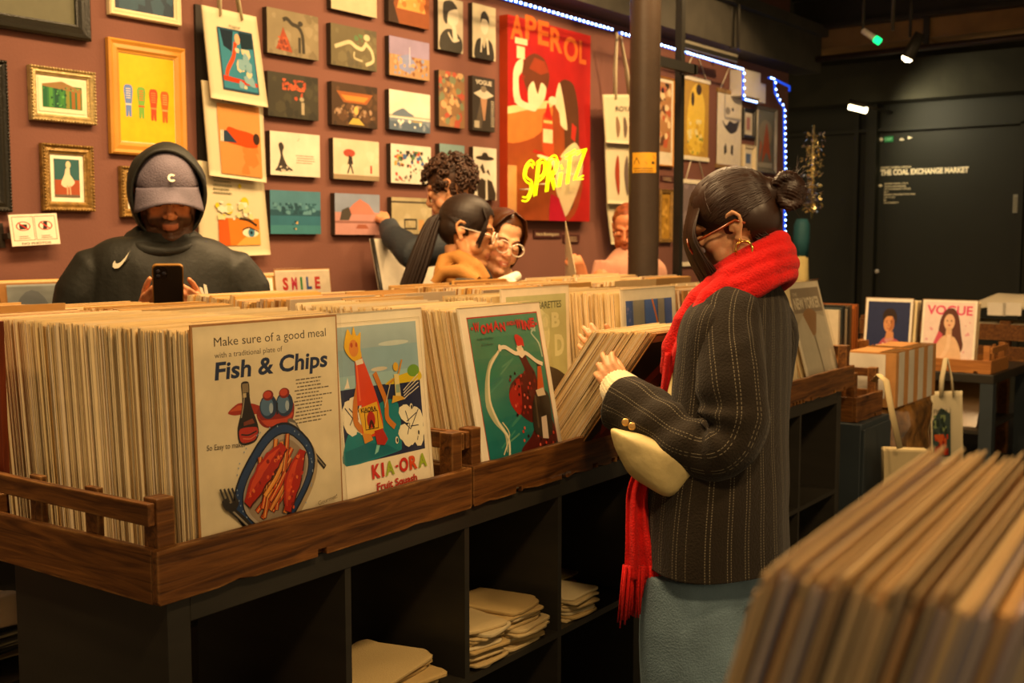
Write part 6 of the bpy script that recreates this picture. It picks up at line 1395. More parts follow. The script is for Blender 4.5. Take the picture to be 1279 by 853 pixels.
def sleeve(q, keys, nA=32, n=8, disp=None, cap=False, flat=None, col=(1, 1, 1), mi=0):
    """keys (x, y, z, r) along the arm"""
    K = crv(keys, n); pts = [Vector(k[:3]) for k in K]; rings = []; prev = None
    ln = 0.
    for i, p in enumerate(pts):
        t = (pts[min(i + 1, len(pts) - 1)] - pts[max(i - 1, 0)]).normalized()
        if prev is None: u = t.cross(Vector((0, 0, 1)) if abs(t.z) < .9 else Vector((1, 0, 0))).normalized()
        else: u = (prev - t * prev.dot(t)).normalized()
        prev = u; w = t.cross(u); rg = []
        if i: ln += (p - pts[i - 1]).length
        for k in range(nA):
            a = 2 * PI * k / nA; d = u * math.cos(a) + w * math.sin(a); r = K[i][3]
            if disp: r += disp(p + d * r, a, ln)
            rg.append(p + d * r)
        rings.append(rg)
    q.loft(rings, cap, col, mi); return rings

# ---------------- the woman in the red scarf ----------------
def J(x, y, D): return onD(x, y, D)
wr = empty('person', (J(905, 400, 2.62).x, J(905, 400, 2.62).y, 0), 0, 'person in a dark pinstriped blazer and red scarf flicking through the prints', 'person')
thb = math.radians(100); fwd = Vector((math.cos(thb), math.sin(thb), 0)); lat = Vector((-math.sin(thb), math.cos(thb), 0))    # lat: her left
Dc = 2.62
def K5(px, py, a, b, D=Dc): p = J(px, py, D); return (p.x, p.y, p.z, a, b)
MH = head_frame(J(918, 284, 2.60), math.radians(112), .42, -.05, .97)
q = MB(); add_head(q, MH, .92, female=True)
nk = MH @ Vector((-.035, 0, -.05)); nb = J(932, 350, 2.62)
q.tube([nk, nk.lerp(nb, .5), nb, nb - Vector((0, 0, .06))], [.050, .046, .052, .07], 16)
garment(q, [K5(932, 352, .06, .05), K5(928, 370, .14, .08), K5(920, 420, .16, .10), K5(912, 520, .13, .095), K5(900, 620, .165, .115), K5(893, 700, .17, .12), K5(893, 725, .1, .08)], fwd, lat, 24, 3, cap=True)
for s, pts in ((1, [(908, 425, 2.50), (914, 550, 2.43), (778, 492, 2.62), (770, 482, 2.645)]), (-1, [(955, 400, 2.78), (905, 540, 2.92), (775, 470, 2.92), (760, 455, 2.90)])):
    q.tube([J(*p) for p in pts], [.04, .040, .03, .026], 12)
W1 = J(777, 492, 2.63); hand(q, W1, J(757, 462, 2.665) - W1, J(735, 470, 2.25) - W1, J(790, 462, 2.68) - W1, .86, curls=[(.45, .6, .5), (.30, .55, .45), (.45, .7, .5), (.65, .8, .5)], spread=.30, thumb=(.35, .4, .3))
W2 = J(768, 458, 2.93); hand(q, W2, J(744, 434, 2.90) - W2, J(730, 440, 2.5) - W2, J(760, 428, 2.95) - W2, .90, curl=(.4, .7, .6), spread=.2)
for s, xs in ((1, (872, 866, 866)), (-1, (915, 912, 912))):
    D_ = 2.56 if s == 1 else 2.72
    a = J(xs[0], 720, D_); b = J(xs[1], 853, D_); q.tube([a, b, (b.x, b.y, .42), (b.x + .0, b.y - .02, .08)], [.08, .065, .05, .035], 12)
    q.tube([(b.x, b.y - .05, .045), (b.x, b.y + .06, .04), (b.x, b.y + .15, .03)], [.035, .036, .025], 10)
bodyc = head_colour(MH, '#c9946a', '#a85848')
remesh(q, 'body', SKIN, wr, .0038, 3, bodyc)
add_eyes(MH, wr, True, skin='#c9946a')
# hair
HAIR = mat('dark brown hair', '#2c180c', rough=.42, spec=.4, var=.45, scale=5)
HAIRD = mat('near black hair', '#21140c', rough=.5, spec=.3, var=.4, scale=5)
def strands(M, root, m, bun, n=260, seed=1, rad=.0016, front=.075, cen=(-.012, 0, .045), rr=(.103, .083, .093)):
    """locks combed from the hair line over the skull into the bun"""
    r = random.Random(seed); q = MB(); b = Vector(bun)
    for k in range(n):
        t = -1.25 + 2.5 * (k + r.random()) / n      # around the front hair line, left to right
        sgn = 1 if t > 0 else -1; u = abs(t) / 1.25
        a0 = Vector((front * (1 - .85 * u ** 2.2), sgn * (.02 + .062 * min(1, u * 1.2)) , .085 - .085 * u ** 1.6)) if u > .03 else Vector((front, 0, .09))
        d0 = (a0 - Vector(cen)); P = []
        for j in range(15):
            f_ = j / 14; p = a0.lerp(b, f_) ; d = p - Vector(cen); L_ = math.sqrt((d.x / rr[0]) ** 2 + (d.y / rr[1]) ** 2 + (d.z / rr[2]) ** 2)
            lift = Vector((0, sgn * .03 * math.sin(PI * f_) * u, .05 * math.sin(PI * f_) * (1 - u) - .0 * u)); p = p + lift
            d = p - Vector(cen); L_ = math.sqrt((d.x / rr[0]) ** 2 + (d.y / rr[1]) ** 2 + (d.z / rr[2]) ** 2)
            if L_ > 1e-4 and f_ < .93: p = Vector(cen) + d / L_ * (1.0 + r.uniform(-.004, .02))
            P.append(M @ p)
        q.tube(P, [rad * .5] + [rad] * 13 + [rad * .7], 4, cap=False)
    return q
q = MB(); MM = MH.to_3x3().to_4x4()
q.ball(MH @ Vector((-.014, 0, .050)), (.103, .083, .088), 40, M=MM); q.ball(MH @ Vector((-.045, 0, .005)), (.068, .078, .072), 32, M=MM)
bunc = Vector((-.146, .0, .028)); q.tube([MH @ Vector((-.09, 0, .045)), MH @ Vector((-.125, 0, .038))], [.045, .028], 14)
I = MH.inverted()
# remove hair volume in front of the hair line
hb = remesh(q, 'hair', HAIR, wr, .005, 2)
bm = bmesh.new(); bm.from_mesh(hb.data)
Wl = wr.matrix_basis
kill = []
for f_ in bm.faces:
    v = I @ (Wl @ f_.calc_center_median())
    if (v.x > .075 and v.z < .085) or (v.x > .02 and v.z < .012) or (v.x > -.03 and v.z < -.01) or (v.z < -.055): kill.append(f_)
bmesh.ops.delete(bm, geom=kill, context='FACES'); bm.to_mesh(hb.data); bm.free()
q = strands(MH, wr, HAIR, (-.125, 0, .04), 330, 4, .0017); q.build('hair_lock', HAIR, wr)
# bun: wound coils
q = MB()
for k in range(9):
    a0 = k * .7; P = []
    for j in range(22):
        a = a0 + j * .33; ph = .55 * math.sin(a * .5 + k); rr_ = .036 - .0008 * j
        P.append(MH @ (bunc + Vector((math.cos(a) * rr_ * math.cos(ph) * .9, math.sin(a * 1.0 + .4 * k) * rr_ * .8, math.sin(a) * rr_ * 1.05))))
    q.tube(P, .011, 8)
q.ball(MH @ bunc, .036, 20); hbn = remesh(q, 'bun', HAIR, wr, .003, 1, disp=lambda p: .0012 * math.sin((p.z * 1.0 + p.x * .6) * 900))
q = MB(); r = random.Random(5)
for k in range(60):
    a = r.random() * 6.28; d = Vector((r.uniform(-1, .3), r.uniform(-1, 1), r.uniform(-1, 1))).normalized(); p = bunc + d * .036; P = [MH @ p, MH @ (p + d * .012 + Vector((-.005, r.uniform(-.01, .01), r.uniform(-.01, .01)))), MH @ (p + d * r.uniform(.015, .035) + Vector((-.012, r.uniform(-.02, .02), r.uniform(-.02, .02))))]
    q.tube(P, [.0007, .0006, .0003], 4, cap=False)
# nape wisps
for k in range(40):
    y = r.uniform(.02, .07); P = [MH @ Vector((-.03 - r.random() * .03, y, -.015 - r.random() * .03)), MH @ Vector((-.04 - r.random() * .03, y * .95 + .003, -.05)), MH @ Vector((-.045 - r.random() * .02, y * .9 + .004, -.07 - r.random() * .03))]; q.tube(P, [.0007, .0006, .0003], 4, cap=False)
q.build('stray_hair', HAIR, wr)
# long side fringe falling over the face
def onhair(p, k=1.015):
    c = Vector((-.014, 0, .050)); d = p - c; L_ = math.sqrt((d.x / .103) ** 2 + (d.y / .083) ** 2 + (d.z / .088) ** 2); return c + d / L_ * k
q = MB(); r = random.Random(12)
for k in range(300):
    y = -.020 + .100 * (k + r.random()) / 300; x0_ = .062 - (y - .02) * .15 + r.uniform(-.01, .01)
    jx = r.uniform(-.004, .004); P = [Vector((-.02 + r.uniform(-.02, .02), y * .35, .139)), Vector((.046, .004 + y * .62, .124)), Vector((.088 - y * .18, .010 + y * .86, .082)), Vector((.116 - max(0, y) * .38 + jx, .012 + y * .98, .025)), Vector((.124 - max(0, y) * .48 + jx, .014 + y * .98, -.030)), Vector((.117 - max(0, y) * .50 + jx * 2, .016 + y * .88, -.078 - r.uniform(-.006, .020)))]
    P = [onhair(p) if i < 3 else p for i, p in enumerate(P)]; P = crv([tuple(p) for p in P], 4); q.tube([MH @ Vector(p) for p in P], [.0022] * (len(P) - 4) + [.0019, .0015, .001, .0005], 4, cap=False)
for k in range(150):    # combed temple hair between the fringe and the ear
    w_ = r.random(); P = [Vector((-.03 + .06 * w_, .02, .138 - .004 * w_)), Vector((.02 + .06 * w_, .052, .118)), Vector((.035 + .058 * w_, .076 - .012 * w_, .075)), Vector((.03 + .055 * w_, .084 - .016 * w_, .035)), Vector((.0 + .05 * w_, .088 - .008 * w_, .018 - .01 * w_)), Vector((-.03, .090, .020))]
    P = [onhair(p) for p in P]; P = crv([tuple(p) for p in P], 3); q.tube([MH @ Vector(p) for p in P], .0020, 4, cap=False)
q.build('fringe', HAIR, wr)
# glasses and hoop earring
TORT = mat('tortoise plastic', '#8a3a10', rough=.2, coat=.6, var=.5, scale=60)
q = MB(); q.tube([MH @ Vector(p) for p in ((.098, .062, .006), (.07, .078, .008), (.02, .084, .012), (-.012, .086, .016), (-.03, .086, .0))], .0032, 6, flat=(1, 1))
for s in (1, -1):
    q.tube([MH @ Vector((.106 + .004 * math.cos(a), s * .035 + .027 * math.cos(a), .0 + .022 * math.sin(a))) for a in [2 * PI * k / 20 for k in range(21)]], .003, 6, cap=False)
q.tube([MH @ Vector((.106, .01, .004)), MH @ Vector((.112, 0, .006)), MH @ Vector((.106, -.01, .004))], .003, 6)
q.build('glasses', TORT, wr)
GOLD = mat('gold metal', '#d8a850', rough=.2, metal=.95, var=.1)
q = MB(); ec = Vector((-.004, .086, -.054)); q.tube([MH @ (ec + Vector((.019 * math.cos(a), .003 * math.sin(2 * a), .019 * math.sin(a)))) for a in [2 * PI * k / 28 for k in range(29)]], [.0028 + .0009 * math.sin(k * 1.4) for k in range(29)], 8, cap=False)
q.ball(MH @ Vector((-.004, .087, -.031)), .004, 8)
q.build('hoop_earring', GOLD, wr)

# blazer with pinstripes along the cloth
def mat_pin(name):
    m = mat_cloth(name, '#241d14', rough=.92, var=.18, bump=.4, bscale=220, sheen=.1); n = m.node_tree.nodes; L = m.node_tree.links; p = n['Principled BSDF']
    base = p.inputs['Base Color'].links[0].from_socket
    uv = n.new('ShaderNodeUVMap'); uv.uv_map = 'UVMap'; sx = n.new('ShaderNodeSeparateXYZ'); L.new(uv.outputs[0], sx.inputs[0])
    def math_(op, a, b=None):
        x = n.new('ShaderNodeMath'); x.operation = op
        for i, v in enumerate((a, b)):
            if v is None: continue
            if isinstance(v, (int, float)): x.inputs[i].default_value = v
            else: L.new(v, x.inputs[i])
        return x.outputs[0]
    fr = math_('FRACT', math_('MULTIPLY', sx.outputs[0], 1 / .042))
    l1 = math_('LESS_THAN', math_('ABSOLUTE', math_('SUBTRACT', fr, .42)), .022); l2 = math_('LESS_THAN', math_('ABSOLUTE', math_('SUBTRACT', fr, .62)), .022)
    dash = math_('LESS_THAN', math_('FRACT', math_('MULTIPLY', sx.outputs[1], 1 / .006)), .62)
    k = math_('MULTIPLY', math_('MULTIPLY', math_('MAXIMUM', l1, l2), dash), .30)
    mx = n.new('ShaderNodeMix'); mx.data_type = 'RGBA'; L.new(k, mx.inputs['Factor']); L.new(base, mx.inputs['A']); mx.inputs['B'].default_value = lin('#b0a488') + (1,)
    L.new(mx.outputs['Result'], p.inputs['Base Color']); return m
PIN = mat_pin('pinstriped wool')
def fold(p, t, z):
    v = mnoise.noise(Vector((p.x * 4, p.y * 4, p.z * 1.6))) * .016 + mnoise.noise(Vector((p.x * 14, p.y * 14, p.z * 4))) * .004
    return v + .006 * math.sin(t * 5 + z * 3) * sm(1.1, .6, z)
q = MB()
garment(q, [K5(936, 350, .075, .065), K5(930, 362, .13, .08), K5(923, 380, .190, .102), K5(918, 410, .210, .115), K5(914, 470, .208, .122), K5(907, 540, .212, .135), K5(902, 600, .225, .150), K5(899, 640, .230, .156), K5(898, 670, .234, .160), K5(898, 693, .236, .162)], fwd, lat, 72, 8, fold)
bl = q.build('blazer', PIN, wr); so = bl.modifiers.new('so', 'SOLIDIFY'); so.thickness = .004
def sfold(p, a, l):
    e = math.exp(-((l - .40) / .07) ** 2); w = math.exp(-((l - .56) / .10) ** 2); e *= max(0, math.cos(a + .6)) + .25
    return mnoise.noise(p * 9) * .010 + .009 * e * math.sin(l * 95 + 2.4 * math.sin(a)) + .006 * w * math.sin(l * 62 + a * 1.7) + mnoise.noise(p * 25) * .003
q = MB()
def K4(px, py, D, r): p = J(px, py, D); return (p.x, p.y, p.z, r)
sleeve(q, [K4(934, 366, 2.60, .030), K4(922, 376, 2.55, .052), K4(912, 400, 2.50, .070), K4(910, 435, 2.465, .076), K4(915, 478, 2.43, .073), K4(918, 520, 2.415, .069), K4(908, 552, 2.41, .064), K4(884, 561, 2.425, .062), K4(852, 550, 2.46, .062), K4(822, 530, 2.51, .063), K4(796, 513, 2.56, .066), K4(778, 503, 2.595, .068)], 40, 8, sfold)
sl = q.build('left_sleeve', PIN, wr); so = sl.modifiers.new('so', 'SOLIDIFY'); so.thickness = .004
q = MB(); sleeve(q, [K4(955, 380, 2.74, .05), K4(960, 430, 2.80, .072), K4(930, 520, 2.90, .066), K4(860, 515, 2.96, .058), K4(790, 475, 2.95, .052)], 32, 6, sfold)
q.build('right_sleeve', PIN, wr)
BTN = mat('brass button', '#c8a060', rough=.3, metal=.6, var=.1)
for (px, py) in ((781, 527), (789, 532)):
    c = hit(px, py, sl)[0] or J(px, py, 2.525); c = c - FW * .006; q = MB(); q.lathe([(.001, .0), (.0085, 0), (.009, .003), (.006, .0045), (.001, .004)], M=Matrix.Translation(c) @ (-FW).to_track_quat('Z', 'Y').to_matrix().to_4x4()); q.build('button', BTN, wr)
# cream knit jumper cuff and hem glimpse
KNIT = mat('cream ribbed knit', '#d8c79c', rough=.9, var=.06, bump=.5, bscale=90, sheen=.3)
q = MB(); sleeve(q, [K4(800, 508, 2.57, .045), K4(784, 497, 2.595, .050), K4(776, 489, 2.625, .047), K4(769, 480, 2.65, .040)], 72, 8, lambda p, a, l: .0022 * math.sin(a * 30)); cf = q.build('knit_cuff', KNIT, wr); so = cf.modifiers.new('so', 'SOLIDIFY'); so.thickness = .004
# jeans
JEAN = mat('washed denim', '#687f8c', rough=.85, var=.25, scale=9, bump=.4, bscale=240)
q = MB(); garment(q, [K5(893, 640, .16, .11), K5(892, 690, .18, .125), K5(890, 735, .185, .13)], fwd, lat, 24, 3, cap=True)
for D_, xs in ((2.55, 868), (2.73, 915)):
    a = J(xs, 715, D_); b = J(xs - 4, 853, D_); q.tube([a, a.lerp(b, .5), b, (b.x, b.y, .3), (b.x, b.y - .01, .07)], [.118, .116, .112, .11, .115], 24)
remesh(q, 'jeans', JEAN, wr, .008, 4, disp=lambda p: mnoise.noise(Vector((p.x * 9, p.y * 9, p.z * 5))) * .010)
# shoes
for D_, xs in ((2.55, 864), (2.73, 911)):
    b = J(xs, 853, D_); q = MB(); q.tube([(b.x, b.y - .07, .045), (b.x, b.y + .05, .045), (b.x, b.y + .17, .035)], [.045, .05, .035], 16, flat=(1, .8)); remesh(q, 'shoe', mat('dark shoe leather', '#1c1814', rough=.4), wr, .008, 2)
# scarf
RED = mat('red brushed wool', '#c80a04', rough=.95, var=.14, scale=30, bump=.5, bscale=220, sheen=.05)
q = MB(); nc = J(925, 345, 2.61)
def coil(c, ra, rb, dz, tilt, r, ph, turns=1., n=44, flat=(1., 1.)):
    P = []; rs = []
    for k in range(n + 1):
        a = ph + 2 * PI * turns * k / n; p = c + lat * ra * math.cos(a) + fwd * rb * math.sin(a) + Vector((0, 0, -tilt * math.sin(a) + dz * k / n)); P.append(p); rs.append(r * (1 + .10 * math.sin(a * 3 + ph)))
    q.tube(P, rs, 16, flat=flat)
up_ = Vector((0, 0, 1))
coil(nc + up_ * .034 - fwd * .010, .068, .080, .0, .050, .021, .3)
coil(nc + up_ * .004 - fwd * .004, .086, .096, .0, .055, .024, 1.3)
coil(nc - up_ * .028 - fwd * .002, .098, .105, .0, .060, .025, 2.3)
coil(nc - up_ * .058 + fwd * .002, .106, .110, .0, .066, .023, 2.9)
# front fall
for k, (xo, D0_, r0) in enumerate(((8, 2.51, .026), (24, 2.53, .024), (-8, 2.55, .024), (34, 2.57, .024))):
    q.tube([J(900 + xo, 352, D0_ + .02), J(880 + xo, 372, D0_), J(862 + xo, 402, D0_), J(847 + xo, 436, D0_ + .02), J(838 + xo * .8, 468, D0_ + .05)], [r0 * .9, r0, r0 * 1.02, r0 * .95, r0 * .6], 14)
remesh(q, 'scarf', RED, wr, .0040, 1, disp=lambda p: mnoise.noise(Vector((p.x * 14, p.y * 14, p.z * 26))) * .004 + mnoise.noise(p * 120) * .0007)
q = MB(); 
K = [J(846, 440, 2.55), J(838, 480, 2.56), J(830, 520, 2.58), J(812, 570, 2.56), J(797, 610, 2.54), J(796, 645, 2.53), J(801, 685, 2.52), J(805, 722, 2.52)]
wd = [.03, .022, .022, .024, .024, .026, .036, .046]
ringsL = []
Kc = crv([(*k, w) for k, w in zip(K, wd)], 5)
for i, (x, y, z, w) in enumerate(Kc):
    rg = []
    for k in range(28):
        a = 2 * PI * k / 28; wob = .010 * math.sin(k * 1.35 + i * .15) ; d = RT * math.cos(a) * w + FW * (math.sin(a) * .012 + wob * (1 if abs(math.cos(a)) < .9 else .3))
        rg.append(Vector((x, y, z)) + d)
    ringsL.append(rg)
q.loft(ringsL, True); q.build('scarf_tail', RED, wr)
q = MB(); r = random.Random(3)
for k in range(46):
    u = -1 + 2 * (k + r.random() * .6) / 46; p = Vector(K[-1]) + RT * u * .046 + FW * r.uniform(-.014, .014) + up_ * (.03 + .0 * u); L_ = .10 + .035 * abs(u) + r.uniform(-.012, .01) - (.03 if abs(u) < .15 else 0)
    if True: q.tube([p, p + Vector((0, 0, -L_ * .5)) + RT * u * .006, p + Vector((0, 0, -L_)) + RT * (u * .014 + r.uniform(-.004, .004))], [.0035, .0032, .0018], 6)
q.build('scarf_fringe', RED, wr)
# the cream bag under her arm
bagr = empty('shoulder_bag', J(815, 590, 2.46), 0, 'cream crescent shoulder bag hanging under the pinstriped forearm', 'bag')
CREAM = mat('cream nylon', '#cbb880', rough=.55, var=.08, bump=.25, bscale=25)
bo = [(763, 535), (768, 562), (784, 590), (806, 608), (832, 621), (847, 617), (862, 600), (882, 576), (866, 562), (832, 552), (796, 540)]
cx_, cy_ = 818, 568; q = MB(); rings = []
bo = [(p[0], p[1]) for p in crv([(float(a), float(b)) for a, b in bo + bo[:1]], 3)][:-1]
for sg, s_ in [(-1, v) for v in (.03, .2, .4, .6, .78, .9, .97)] + [(0, 1.)] + [(1, v) for v in (.97, .9, .78, .6, .4, .2, .03)]:
    t = sg * (1 - s_ ** 2.6) ** .5; rg = []
    for i in range(44):
        f_ = i / 44 * len(bo); a = int(f_) % len(bo); b = (a + 1) % len(bo); u = f_ - int(f_); px = bo[a][0] * (1 - u) + bo[b][0] * u; py = bo[a][1] * (1 - u) + bo[b][1] * u
        p = J(cx_ + (px - cx_) * s_, cy_ + (py - cy_) * s_, 2.47 + t * .05 + (px - 818) * s_ * -.0006); rg.append(p + FW * mnoise.noise(p * 16) * .008)
    rings.append(rg)
q.loft(rings, True); remesh(q, 'bag_body', CREAM, bagr, .004, 4, disp=lambda p: mnoise.noise(Vector((p.x * 20, p.y * 20, p.z * 12))) * .004)
q = MB(); q.tube([J(838, 540, 2.50), J(835, 500, 2.52), J(842, 470, 2.54), J(868, 400, 2.56), J(905, 365, 2.6)], .008, 8, flat=(1, .3)); q.build('strap', CREAM, bagr)
# ---------------- the man in the cap ----------------
Dm = 3.50
def frame_person(px, py0, D, facing):
    g = onD(px, py0, D); return Vector((g.x, g.y, 0))
mr = empty('person', (J(205, 300, Dm).x, J(205, 300, Dm).y, 0), 0, 'person in a dark hooded jacket and grey cap looking at a phone', 'person')
thm = math.atan2(-ray(205, 300).y, -ray(205, 300).x); fm_ = Vector((math.cos(thm), math.sin(thm), 0)); lm = Vector((-math.sin(thm), math.cos(thm), 0))
PM = Matrix.Translation(mr.location) @ Matrix.Rotation(thm, 4, 'Z')
def L3(x, y, z): return PM @ Vector((x, y, z))
MH = head_frame(J(209, 248, Dm - .02), thm + .06, .20, .03, 1.06)
q = MB(); add_head(q, MH, 1.12, lips=.72)
nk = MH @ Vector((-.03, 0, -.05)); q.tube([nk, L3(-.0, .01, 1.36), L3(-.02, 0, 1.28)], [.058, .06, .08], 16)
garment(q, [(*L3(0, 0, 1.36)[:3], .08, .06), (*L3(0, 0, 1.30)[:3], .17, .09), (*L3(0, 0, 1.15)[:3], .18, .11), (*L3(0, 0, .95)[:3], .155, .10), (*L3(0, 0, .85)[:3], .17, .11), (*L3(0, 0, .8)[:3], .12, .1)], fm_, lm, 24, 3, cap=True)
for s in (1, -1):
    q.tube([L3(0, s * .18, 1.27), L3(.02, s * .25, 1.03), L3(.24, s * .10 + .02, 1.13)], [.05, .042, .03], 12)
    q.tube([L3(0, s * .09, .85), L3(.01, s * .10, .45), L3(0, s * .10, .06)], [.085, .06, .04], 12); q.tube([L3(-.05, s * .10, .04), L3(.15, s * .11, .035)], [.04, .035], 10)
ph_c = J(210, 360, Dm - .30)
Wr = L3(.20, -.06, 1.135); hand(q, Wr, Vector(ph_c) - lm * .02 - Vector((0, 0, .015)) - Wr, fm_ * 1 + lm * -.2, Vector((0, 0, 1)), .95, curl=(.25, .55, .5), thumb=(.6, .2, .2))
Wl_ = L3(.20, .10, 1.135); hand(q, Wl_, Vector(ph_c) + lm * .03 - Vector((0, 0, .02)) - Wl_, fm_ * 1 + lm * .2, Vector((0, 0, 1)), .95, curl=(.3, .6, .5), thumb=(.6, .2, .2))
remesh(q, 'body', SKIN, mr, .0045, 3, head_colour(MH, '#c07e54', '#94543c', beard='#2a180c'))
add_eyes(MH, mr, True, skin='#b87850'); add_brows(MH, mr, mat('brow hair', '#24160e', rough=.8))
JK = mat('black nylon jacket', '#191913', rough=.6, spec=.35, var=.15, scale=6, bump=.15, bscale=60)
def fold2(p): return mnoise.noise(Vector((p.x * 5, p.y * 5, p.z * 3.5))) * .018 + mnoise.noise(Vector((p.x * 14, p.y * 14, p.z * 9)) + Vector((3, 1, 2))) * .006
q = MB()
def G(z, a, b, x=0., y=0.): p = L3(x, y, z); return (p.x, p.y, p.z, a, b)
garment(q, [G(1.375, .075, .075, .01), G(1.355, .105, .088, .01), G(1.335, .165, .11), G(1.295, .215, .13), G(1.24, .24, .145), G(1.12, .245, .155), G(.95, .245, .155), G(.78, .235, .15)], fm_, lm, 36, 4, cap=True)
for s in (1, -1):
    q.tube([L3(-.0, s * .14, 1.255), L3(-.0, s * .19, 1.235), L3(.0, s * .235, 1.17), L3(.02, s * .27, 1.05), L3(.12, s * .225, 1.045), L3(.235, s * .09 + .015, 1.105)], [.07, .085, .084, .075, .065, .052], 18)
remesh(q, 'jacket', JK, mr, .007, 4, disp=fold2)
# hood: shell round the head, open at the face
q = MB(); c0 = Vector((-.022, 0, .018)); rings = []
nU, nV = 30, 40; 
for i in range(nU + 1):
    u = i / nU     # 0 = rim at the face, 1 = back
    th = 1.12 + (PI - 1.12) * u ; rg = []
    for k in range(nV):
        a = 2 * PI * k / nV; z = math.sin(a); y = math.cos(a); rz_ = .140 if z > 0 else .150
        p = Vector((c0.x - .148 * math.cos(th) * -1 * 1.0, c0.y + .112 * y * math.sin(th), c0.z + rz_ * z * math.sin(th)))
        p.x = c0.x + .138 * math.cos(th)
        pw = MH @ p; pw += (pw - (MH @ c0)).normalized() * mnoise.noise(pw * 12) * .008
        rg.append(pw)
    rings.append(rg)
q.loft(rings, False); q.face([len(q.v) - nV + k for k in range(nV)], smooth=True)
hd = q.build('hood', JK, mr); so = hd.modifiers.new('so', 'SOLIDIFY'); so.thickness = .007; so.offset = 1
q = MB(); rim = rings[0]; q.tube(rim + [rim[0]], .0055, 10, cap=False); q.build('hood_rim', JK, mr)
q = MB()
for (z, ra, rb, r_) in ((1.345, .078, .074, .022), (1.325, .095, .092, .026)):
    P = [L3(.02 + rb * math.cos(a), ra * math.sin(a), z + .01 - .028 * math.cos(a)) for a in [2 * PI * k / 36 for k in range(37)]]; q.tube(P, r_, 14)
remesh(q, 'collar', JK, mr, .006, 4, disp=fold2)
# cap
CAPM = mat('washed grey cap', '#5e5560', rough=.85, var=.2, scale=14, bump=.35, bscale=200)
q = MB(); rings = []
for i in range(15):
    th = PI / 2 * (1 - i / 14) * 1.0; rg = []
    for k in range(36):
        a = 2 * PI * k / 36; p = Vector((-.008 + .112 * math.cos(a) * math.sin(th), .089 * math.sin(a) * math.sin(th), .036 + .108 * math.cos(th) + (.0 if math.cos(a) > 0 else -.0)))
        pw = MH @ p; pw += (pw - MH @ Vector((0, 0, .03))).normalized() * (mnoise.noise(pw * 20) * .004); rg.append(pw)
    rings.append(rg)
q.loft(rings, False)
cp = q.build('cap', CAPM, mr); so = cp.modifiers.new('so', 'SOLIDIFY'); so.thickness = .003
q = MB(); up1 = []; n = 24; R1 = []; R2 = []
rows = []
for j in range(8):
    t = j / 7; row = []
    for k in range(n + 1):
        a = -1.25 + 2.5 * k / n; L_ = .062 * t * math.cos(a * .75) ** .5
        x = -.008 + .110 * math.cos(a) + L_ * math.cos(a * .55); y = .088 * math.sin(a) + L_ * math.sin(a * .35) * .5; z = .046 - .034 * t - .026 * (y / .088) ** 2 * (.4 + t)
        row.append(MH @ Vector((x, y, z)))
    rows.append(row)
b = q.add([p for row in rows for p in row])
for j in range(7):
    for k in range(n): a_ = b + j * (n + 1) + k; q.face((a_, a_ + 1, a_ + n + 2, a_ + n + 1), smooth=True)
br = q.build('cap_brim', CAPM, mr); so = br.modifiers.new('so', 'SOLIDIFY'); so.thickness = .004
q = MB(); q.lathe([(.001, .0), (.008, 0), (.007, .004), (.001, .006)], M=MH @ Matrix.Translation((-.008, 0, .144))); q.build('cap_button', CAPM, mr)
WHT = mat('white embroidery', '#e0d8c0', rough=.6, var=.03)
def badge(pts2, M, name, root, m, th=.0015):
    q = MB(); A = [M @ Vector((a, b, 0)) for a, b in pts2]; B = [M @ Vector((a, b, th)) for a, b in pts2]; n = len(A); i = q.add(A); j = q.add(B); q.face([j + k for k in range(n)]); q.face([i + k for k in reversed(range(n))])
    for k in range(n): q.face((i + k, i + (k + 1) % n, j + (k + 1) % n, j + k))
    return q.build(name, m, root)
def facing(p, upv=Vector((0, 0, 1)), nrm=None):
    nrm = nrm or (-FW); x = upv.cross(nrm).normalized(); y = nrm.cross(x); return Matrix(((x.x, y.x, nrm.x, p.x), (x.y, y.y, nrm.y, p.y), (x.z, y.z, nrm.z, p.z), (0, 0, 0, 1)))
cc = MH @ Vector((.104, .008, .072)); nn = (MH.to_3x3() @ Vector((.8, 0, .55))).normalized(); Mb = facing(cc + nn * .006, nrm=nn)
P = []; n = 18
for k in range(n + 1): a = .7 + (2 * PI - 1.4) * k / n; P.append((.012 * math.cos(a), .013 * math.sin(a)))
for k in range(n, -1, -1): a = .7 + (2 * PI - 1.4) * k / n; P.append((.0055 * math.cos(a), .0065 * math.sin(a)))
badge(P, Mb, 'cap_emblem', mr, WHT, .003)
sw = [(-.0, .0), (.008, -.006), (.022, -.004), (.034, .006), (.05, .026), (.062, .05), (.066, .056), (.045, .030), (.030, .016), (.017, .011), (.009, .014), (.008, .022), (.001, .012)]
pc_ = L3(.0, -.17, 1.25)
def on_body(px, py, M0, depth_guess, m_=None): return J(px, py, depth_guess)
dgx = bpy.context.evaluated_depsgraph_get()
jk = [o for o in bpy.data.objects if o.name.startswith('jacket')][0]
h, nrm = hit(151, 321, jk)
if h: badge([(a * .78 - .02, b * .85 - .03) for a, b in sw], facing(h - FW * .010, nrm=-FW), 'chest_emblem', mr, WHT, .003)
h, nrm = hit(255, 362, jk)
if h:
    for k in range(3):
        hh = .010 + .009 * k; x0_ = -.014 + .012 * k; badge([(x0_ - .004, -.014), (x0_ + .006, -.014), (x0_ + .004 - .004 , -.014 + hh), (x0_ - .004 - .004, -.014 + hh + .003)], facing(h - FW * .012, nrm=-FW), 'chest_stripe', mr, WHT, .003)
h, nrm = hit(208, 313, jk)
if h: q = MB(); q.lathe([(.001, 0), (.007, 0), (.006, .003), (.001, .004)], M=facing(h - FW * .004, nrm=-FW)); q.build('snap_button', mat('dark snap', '#1a1a18', rough=.3), mr)
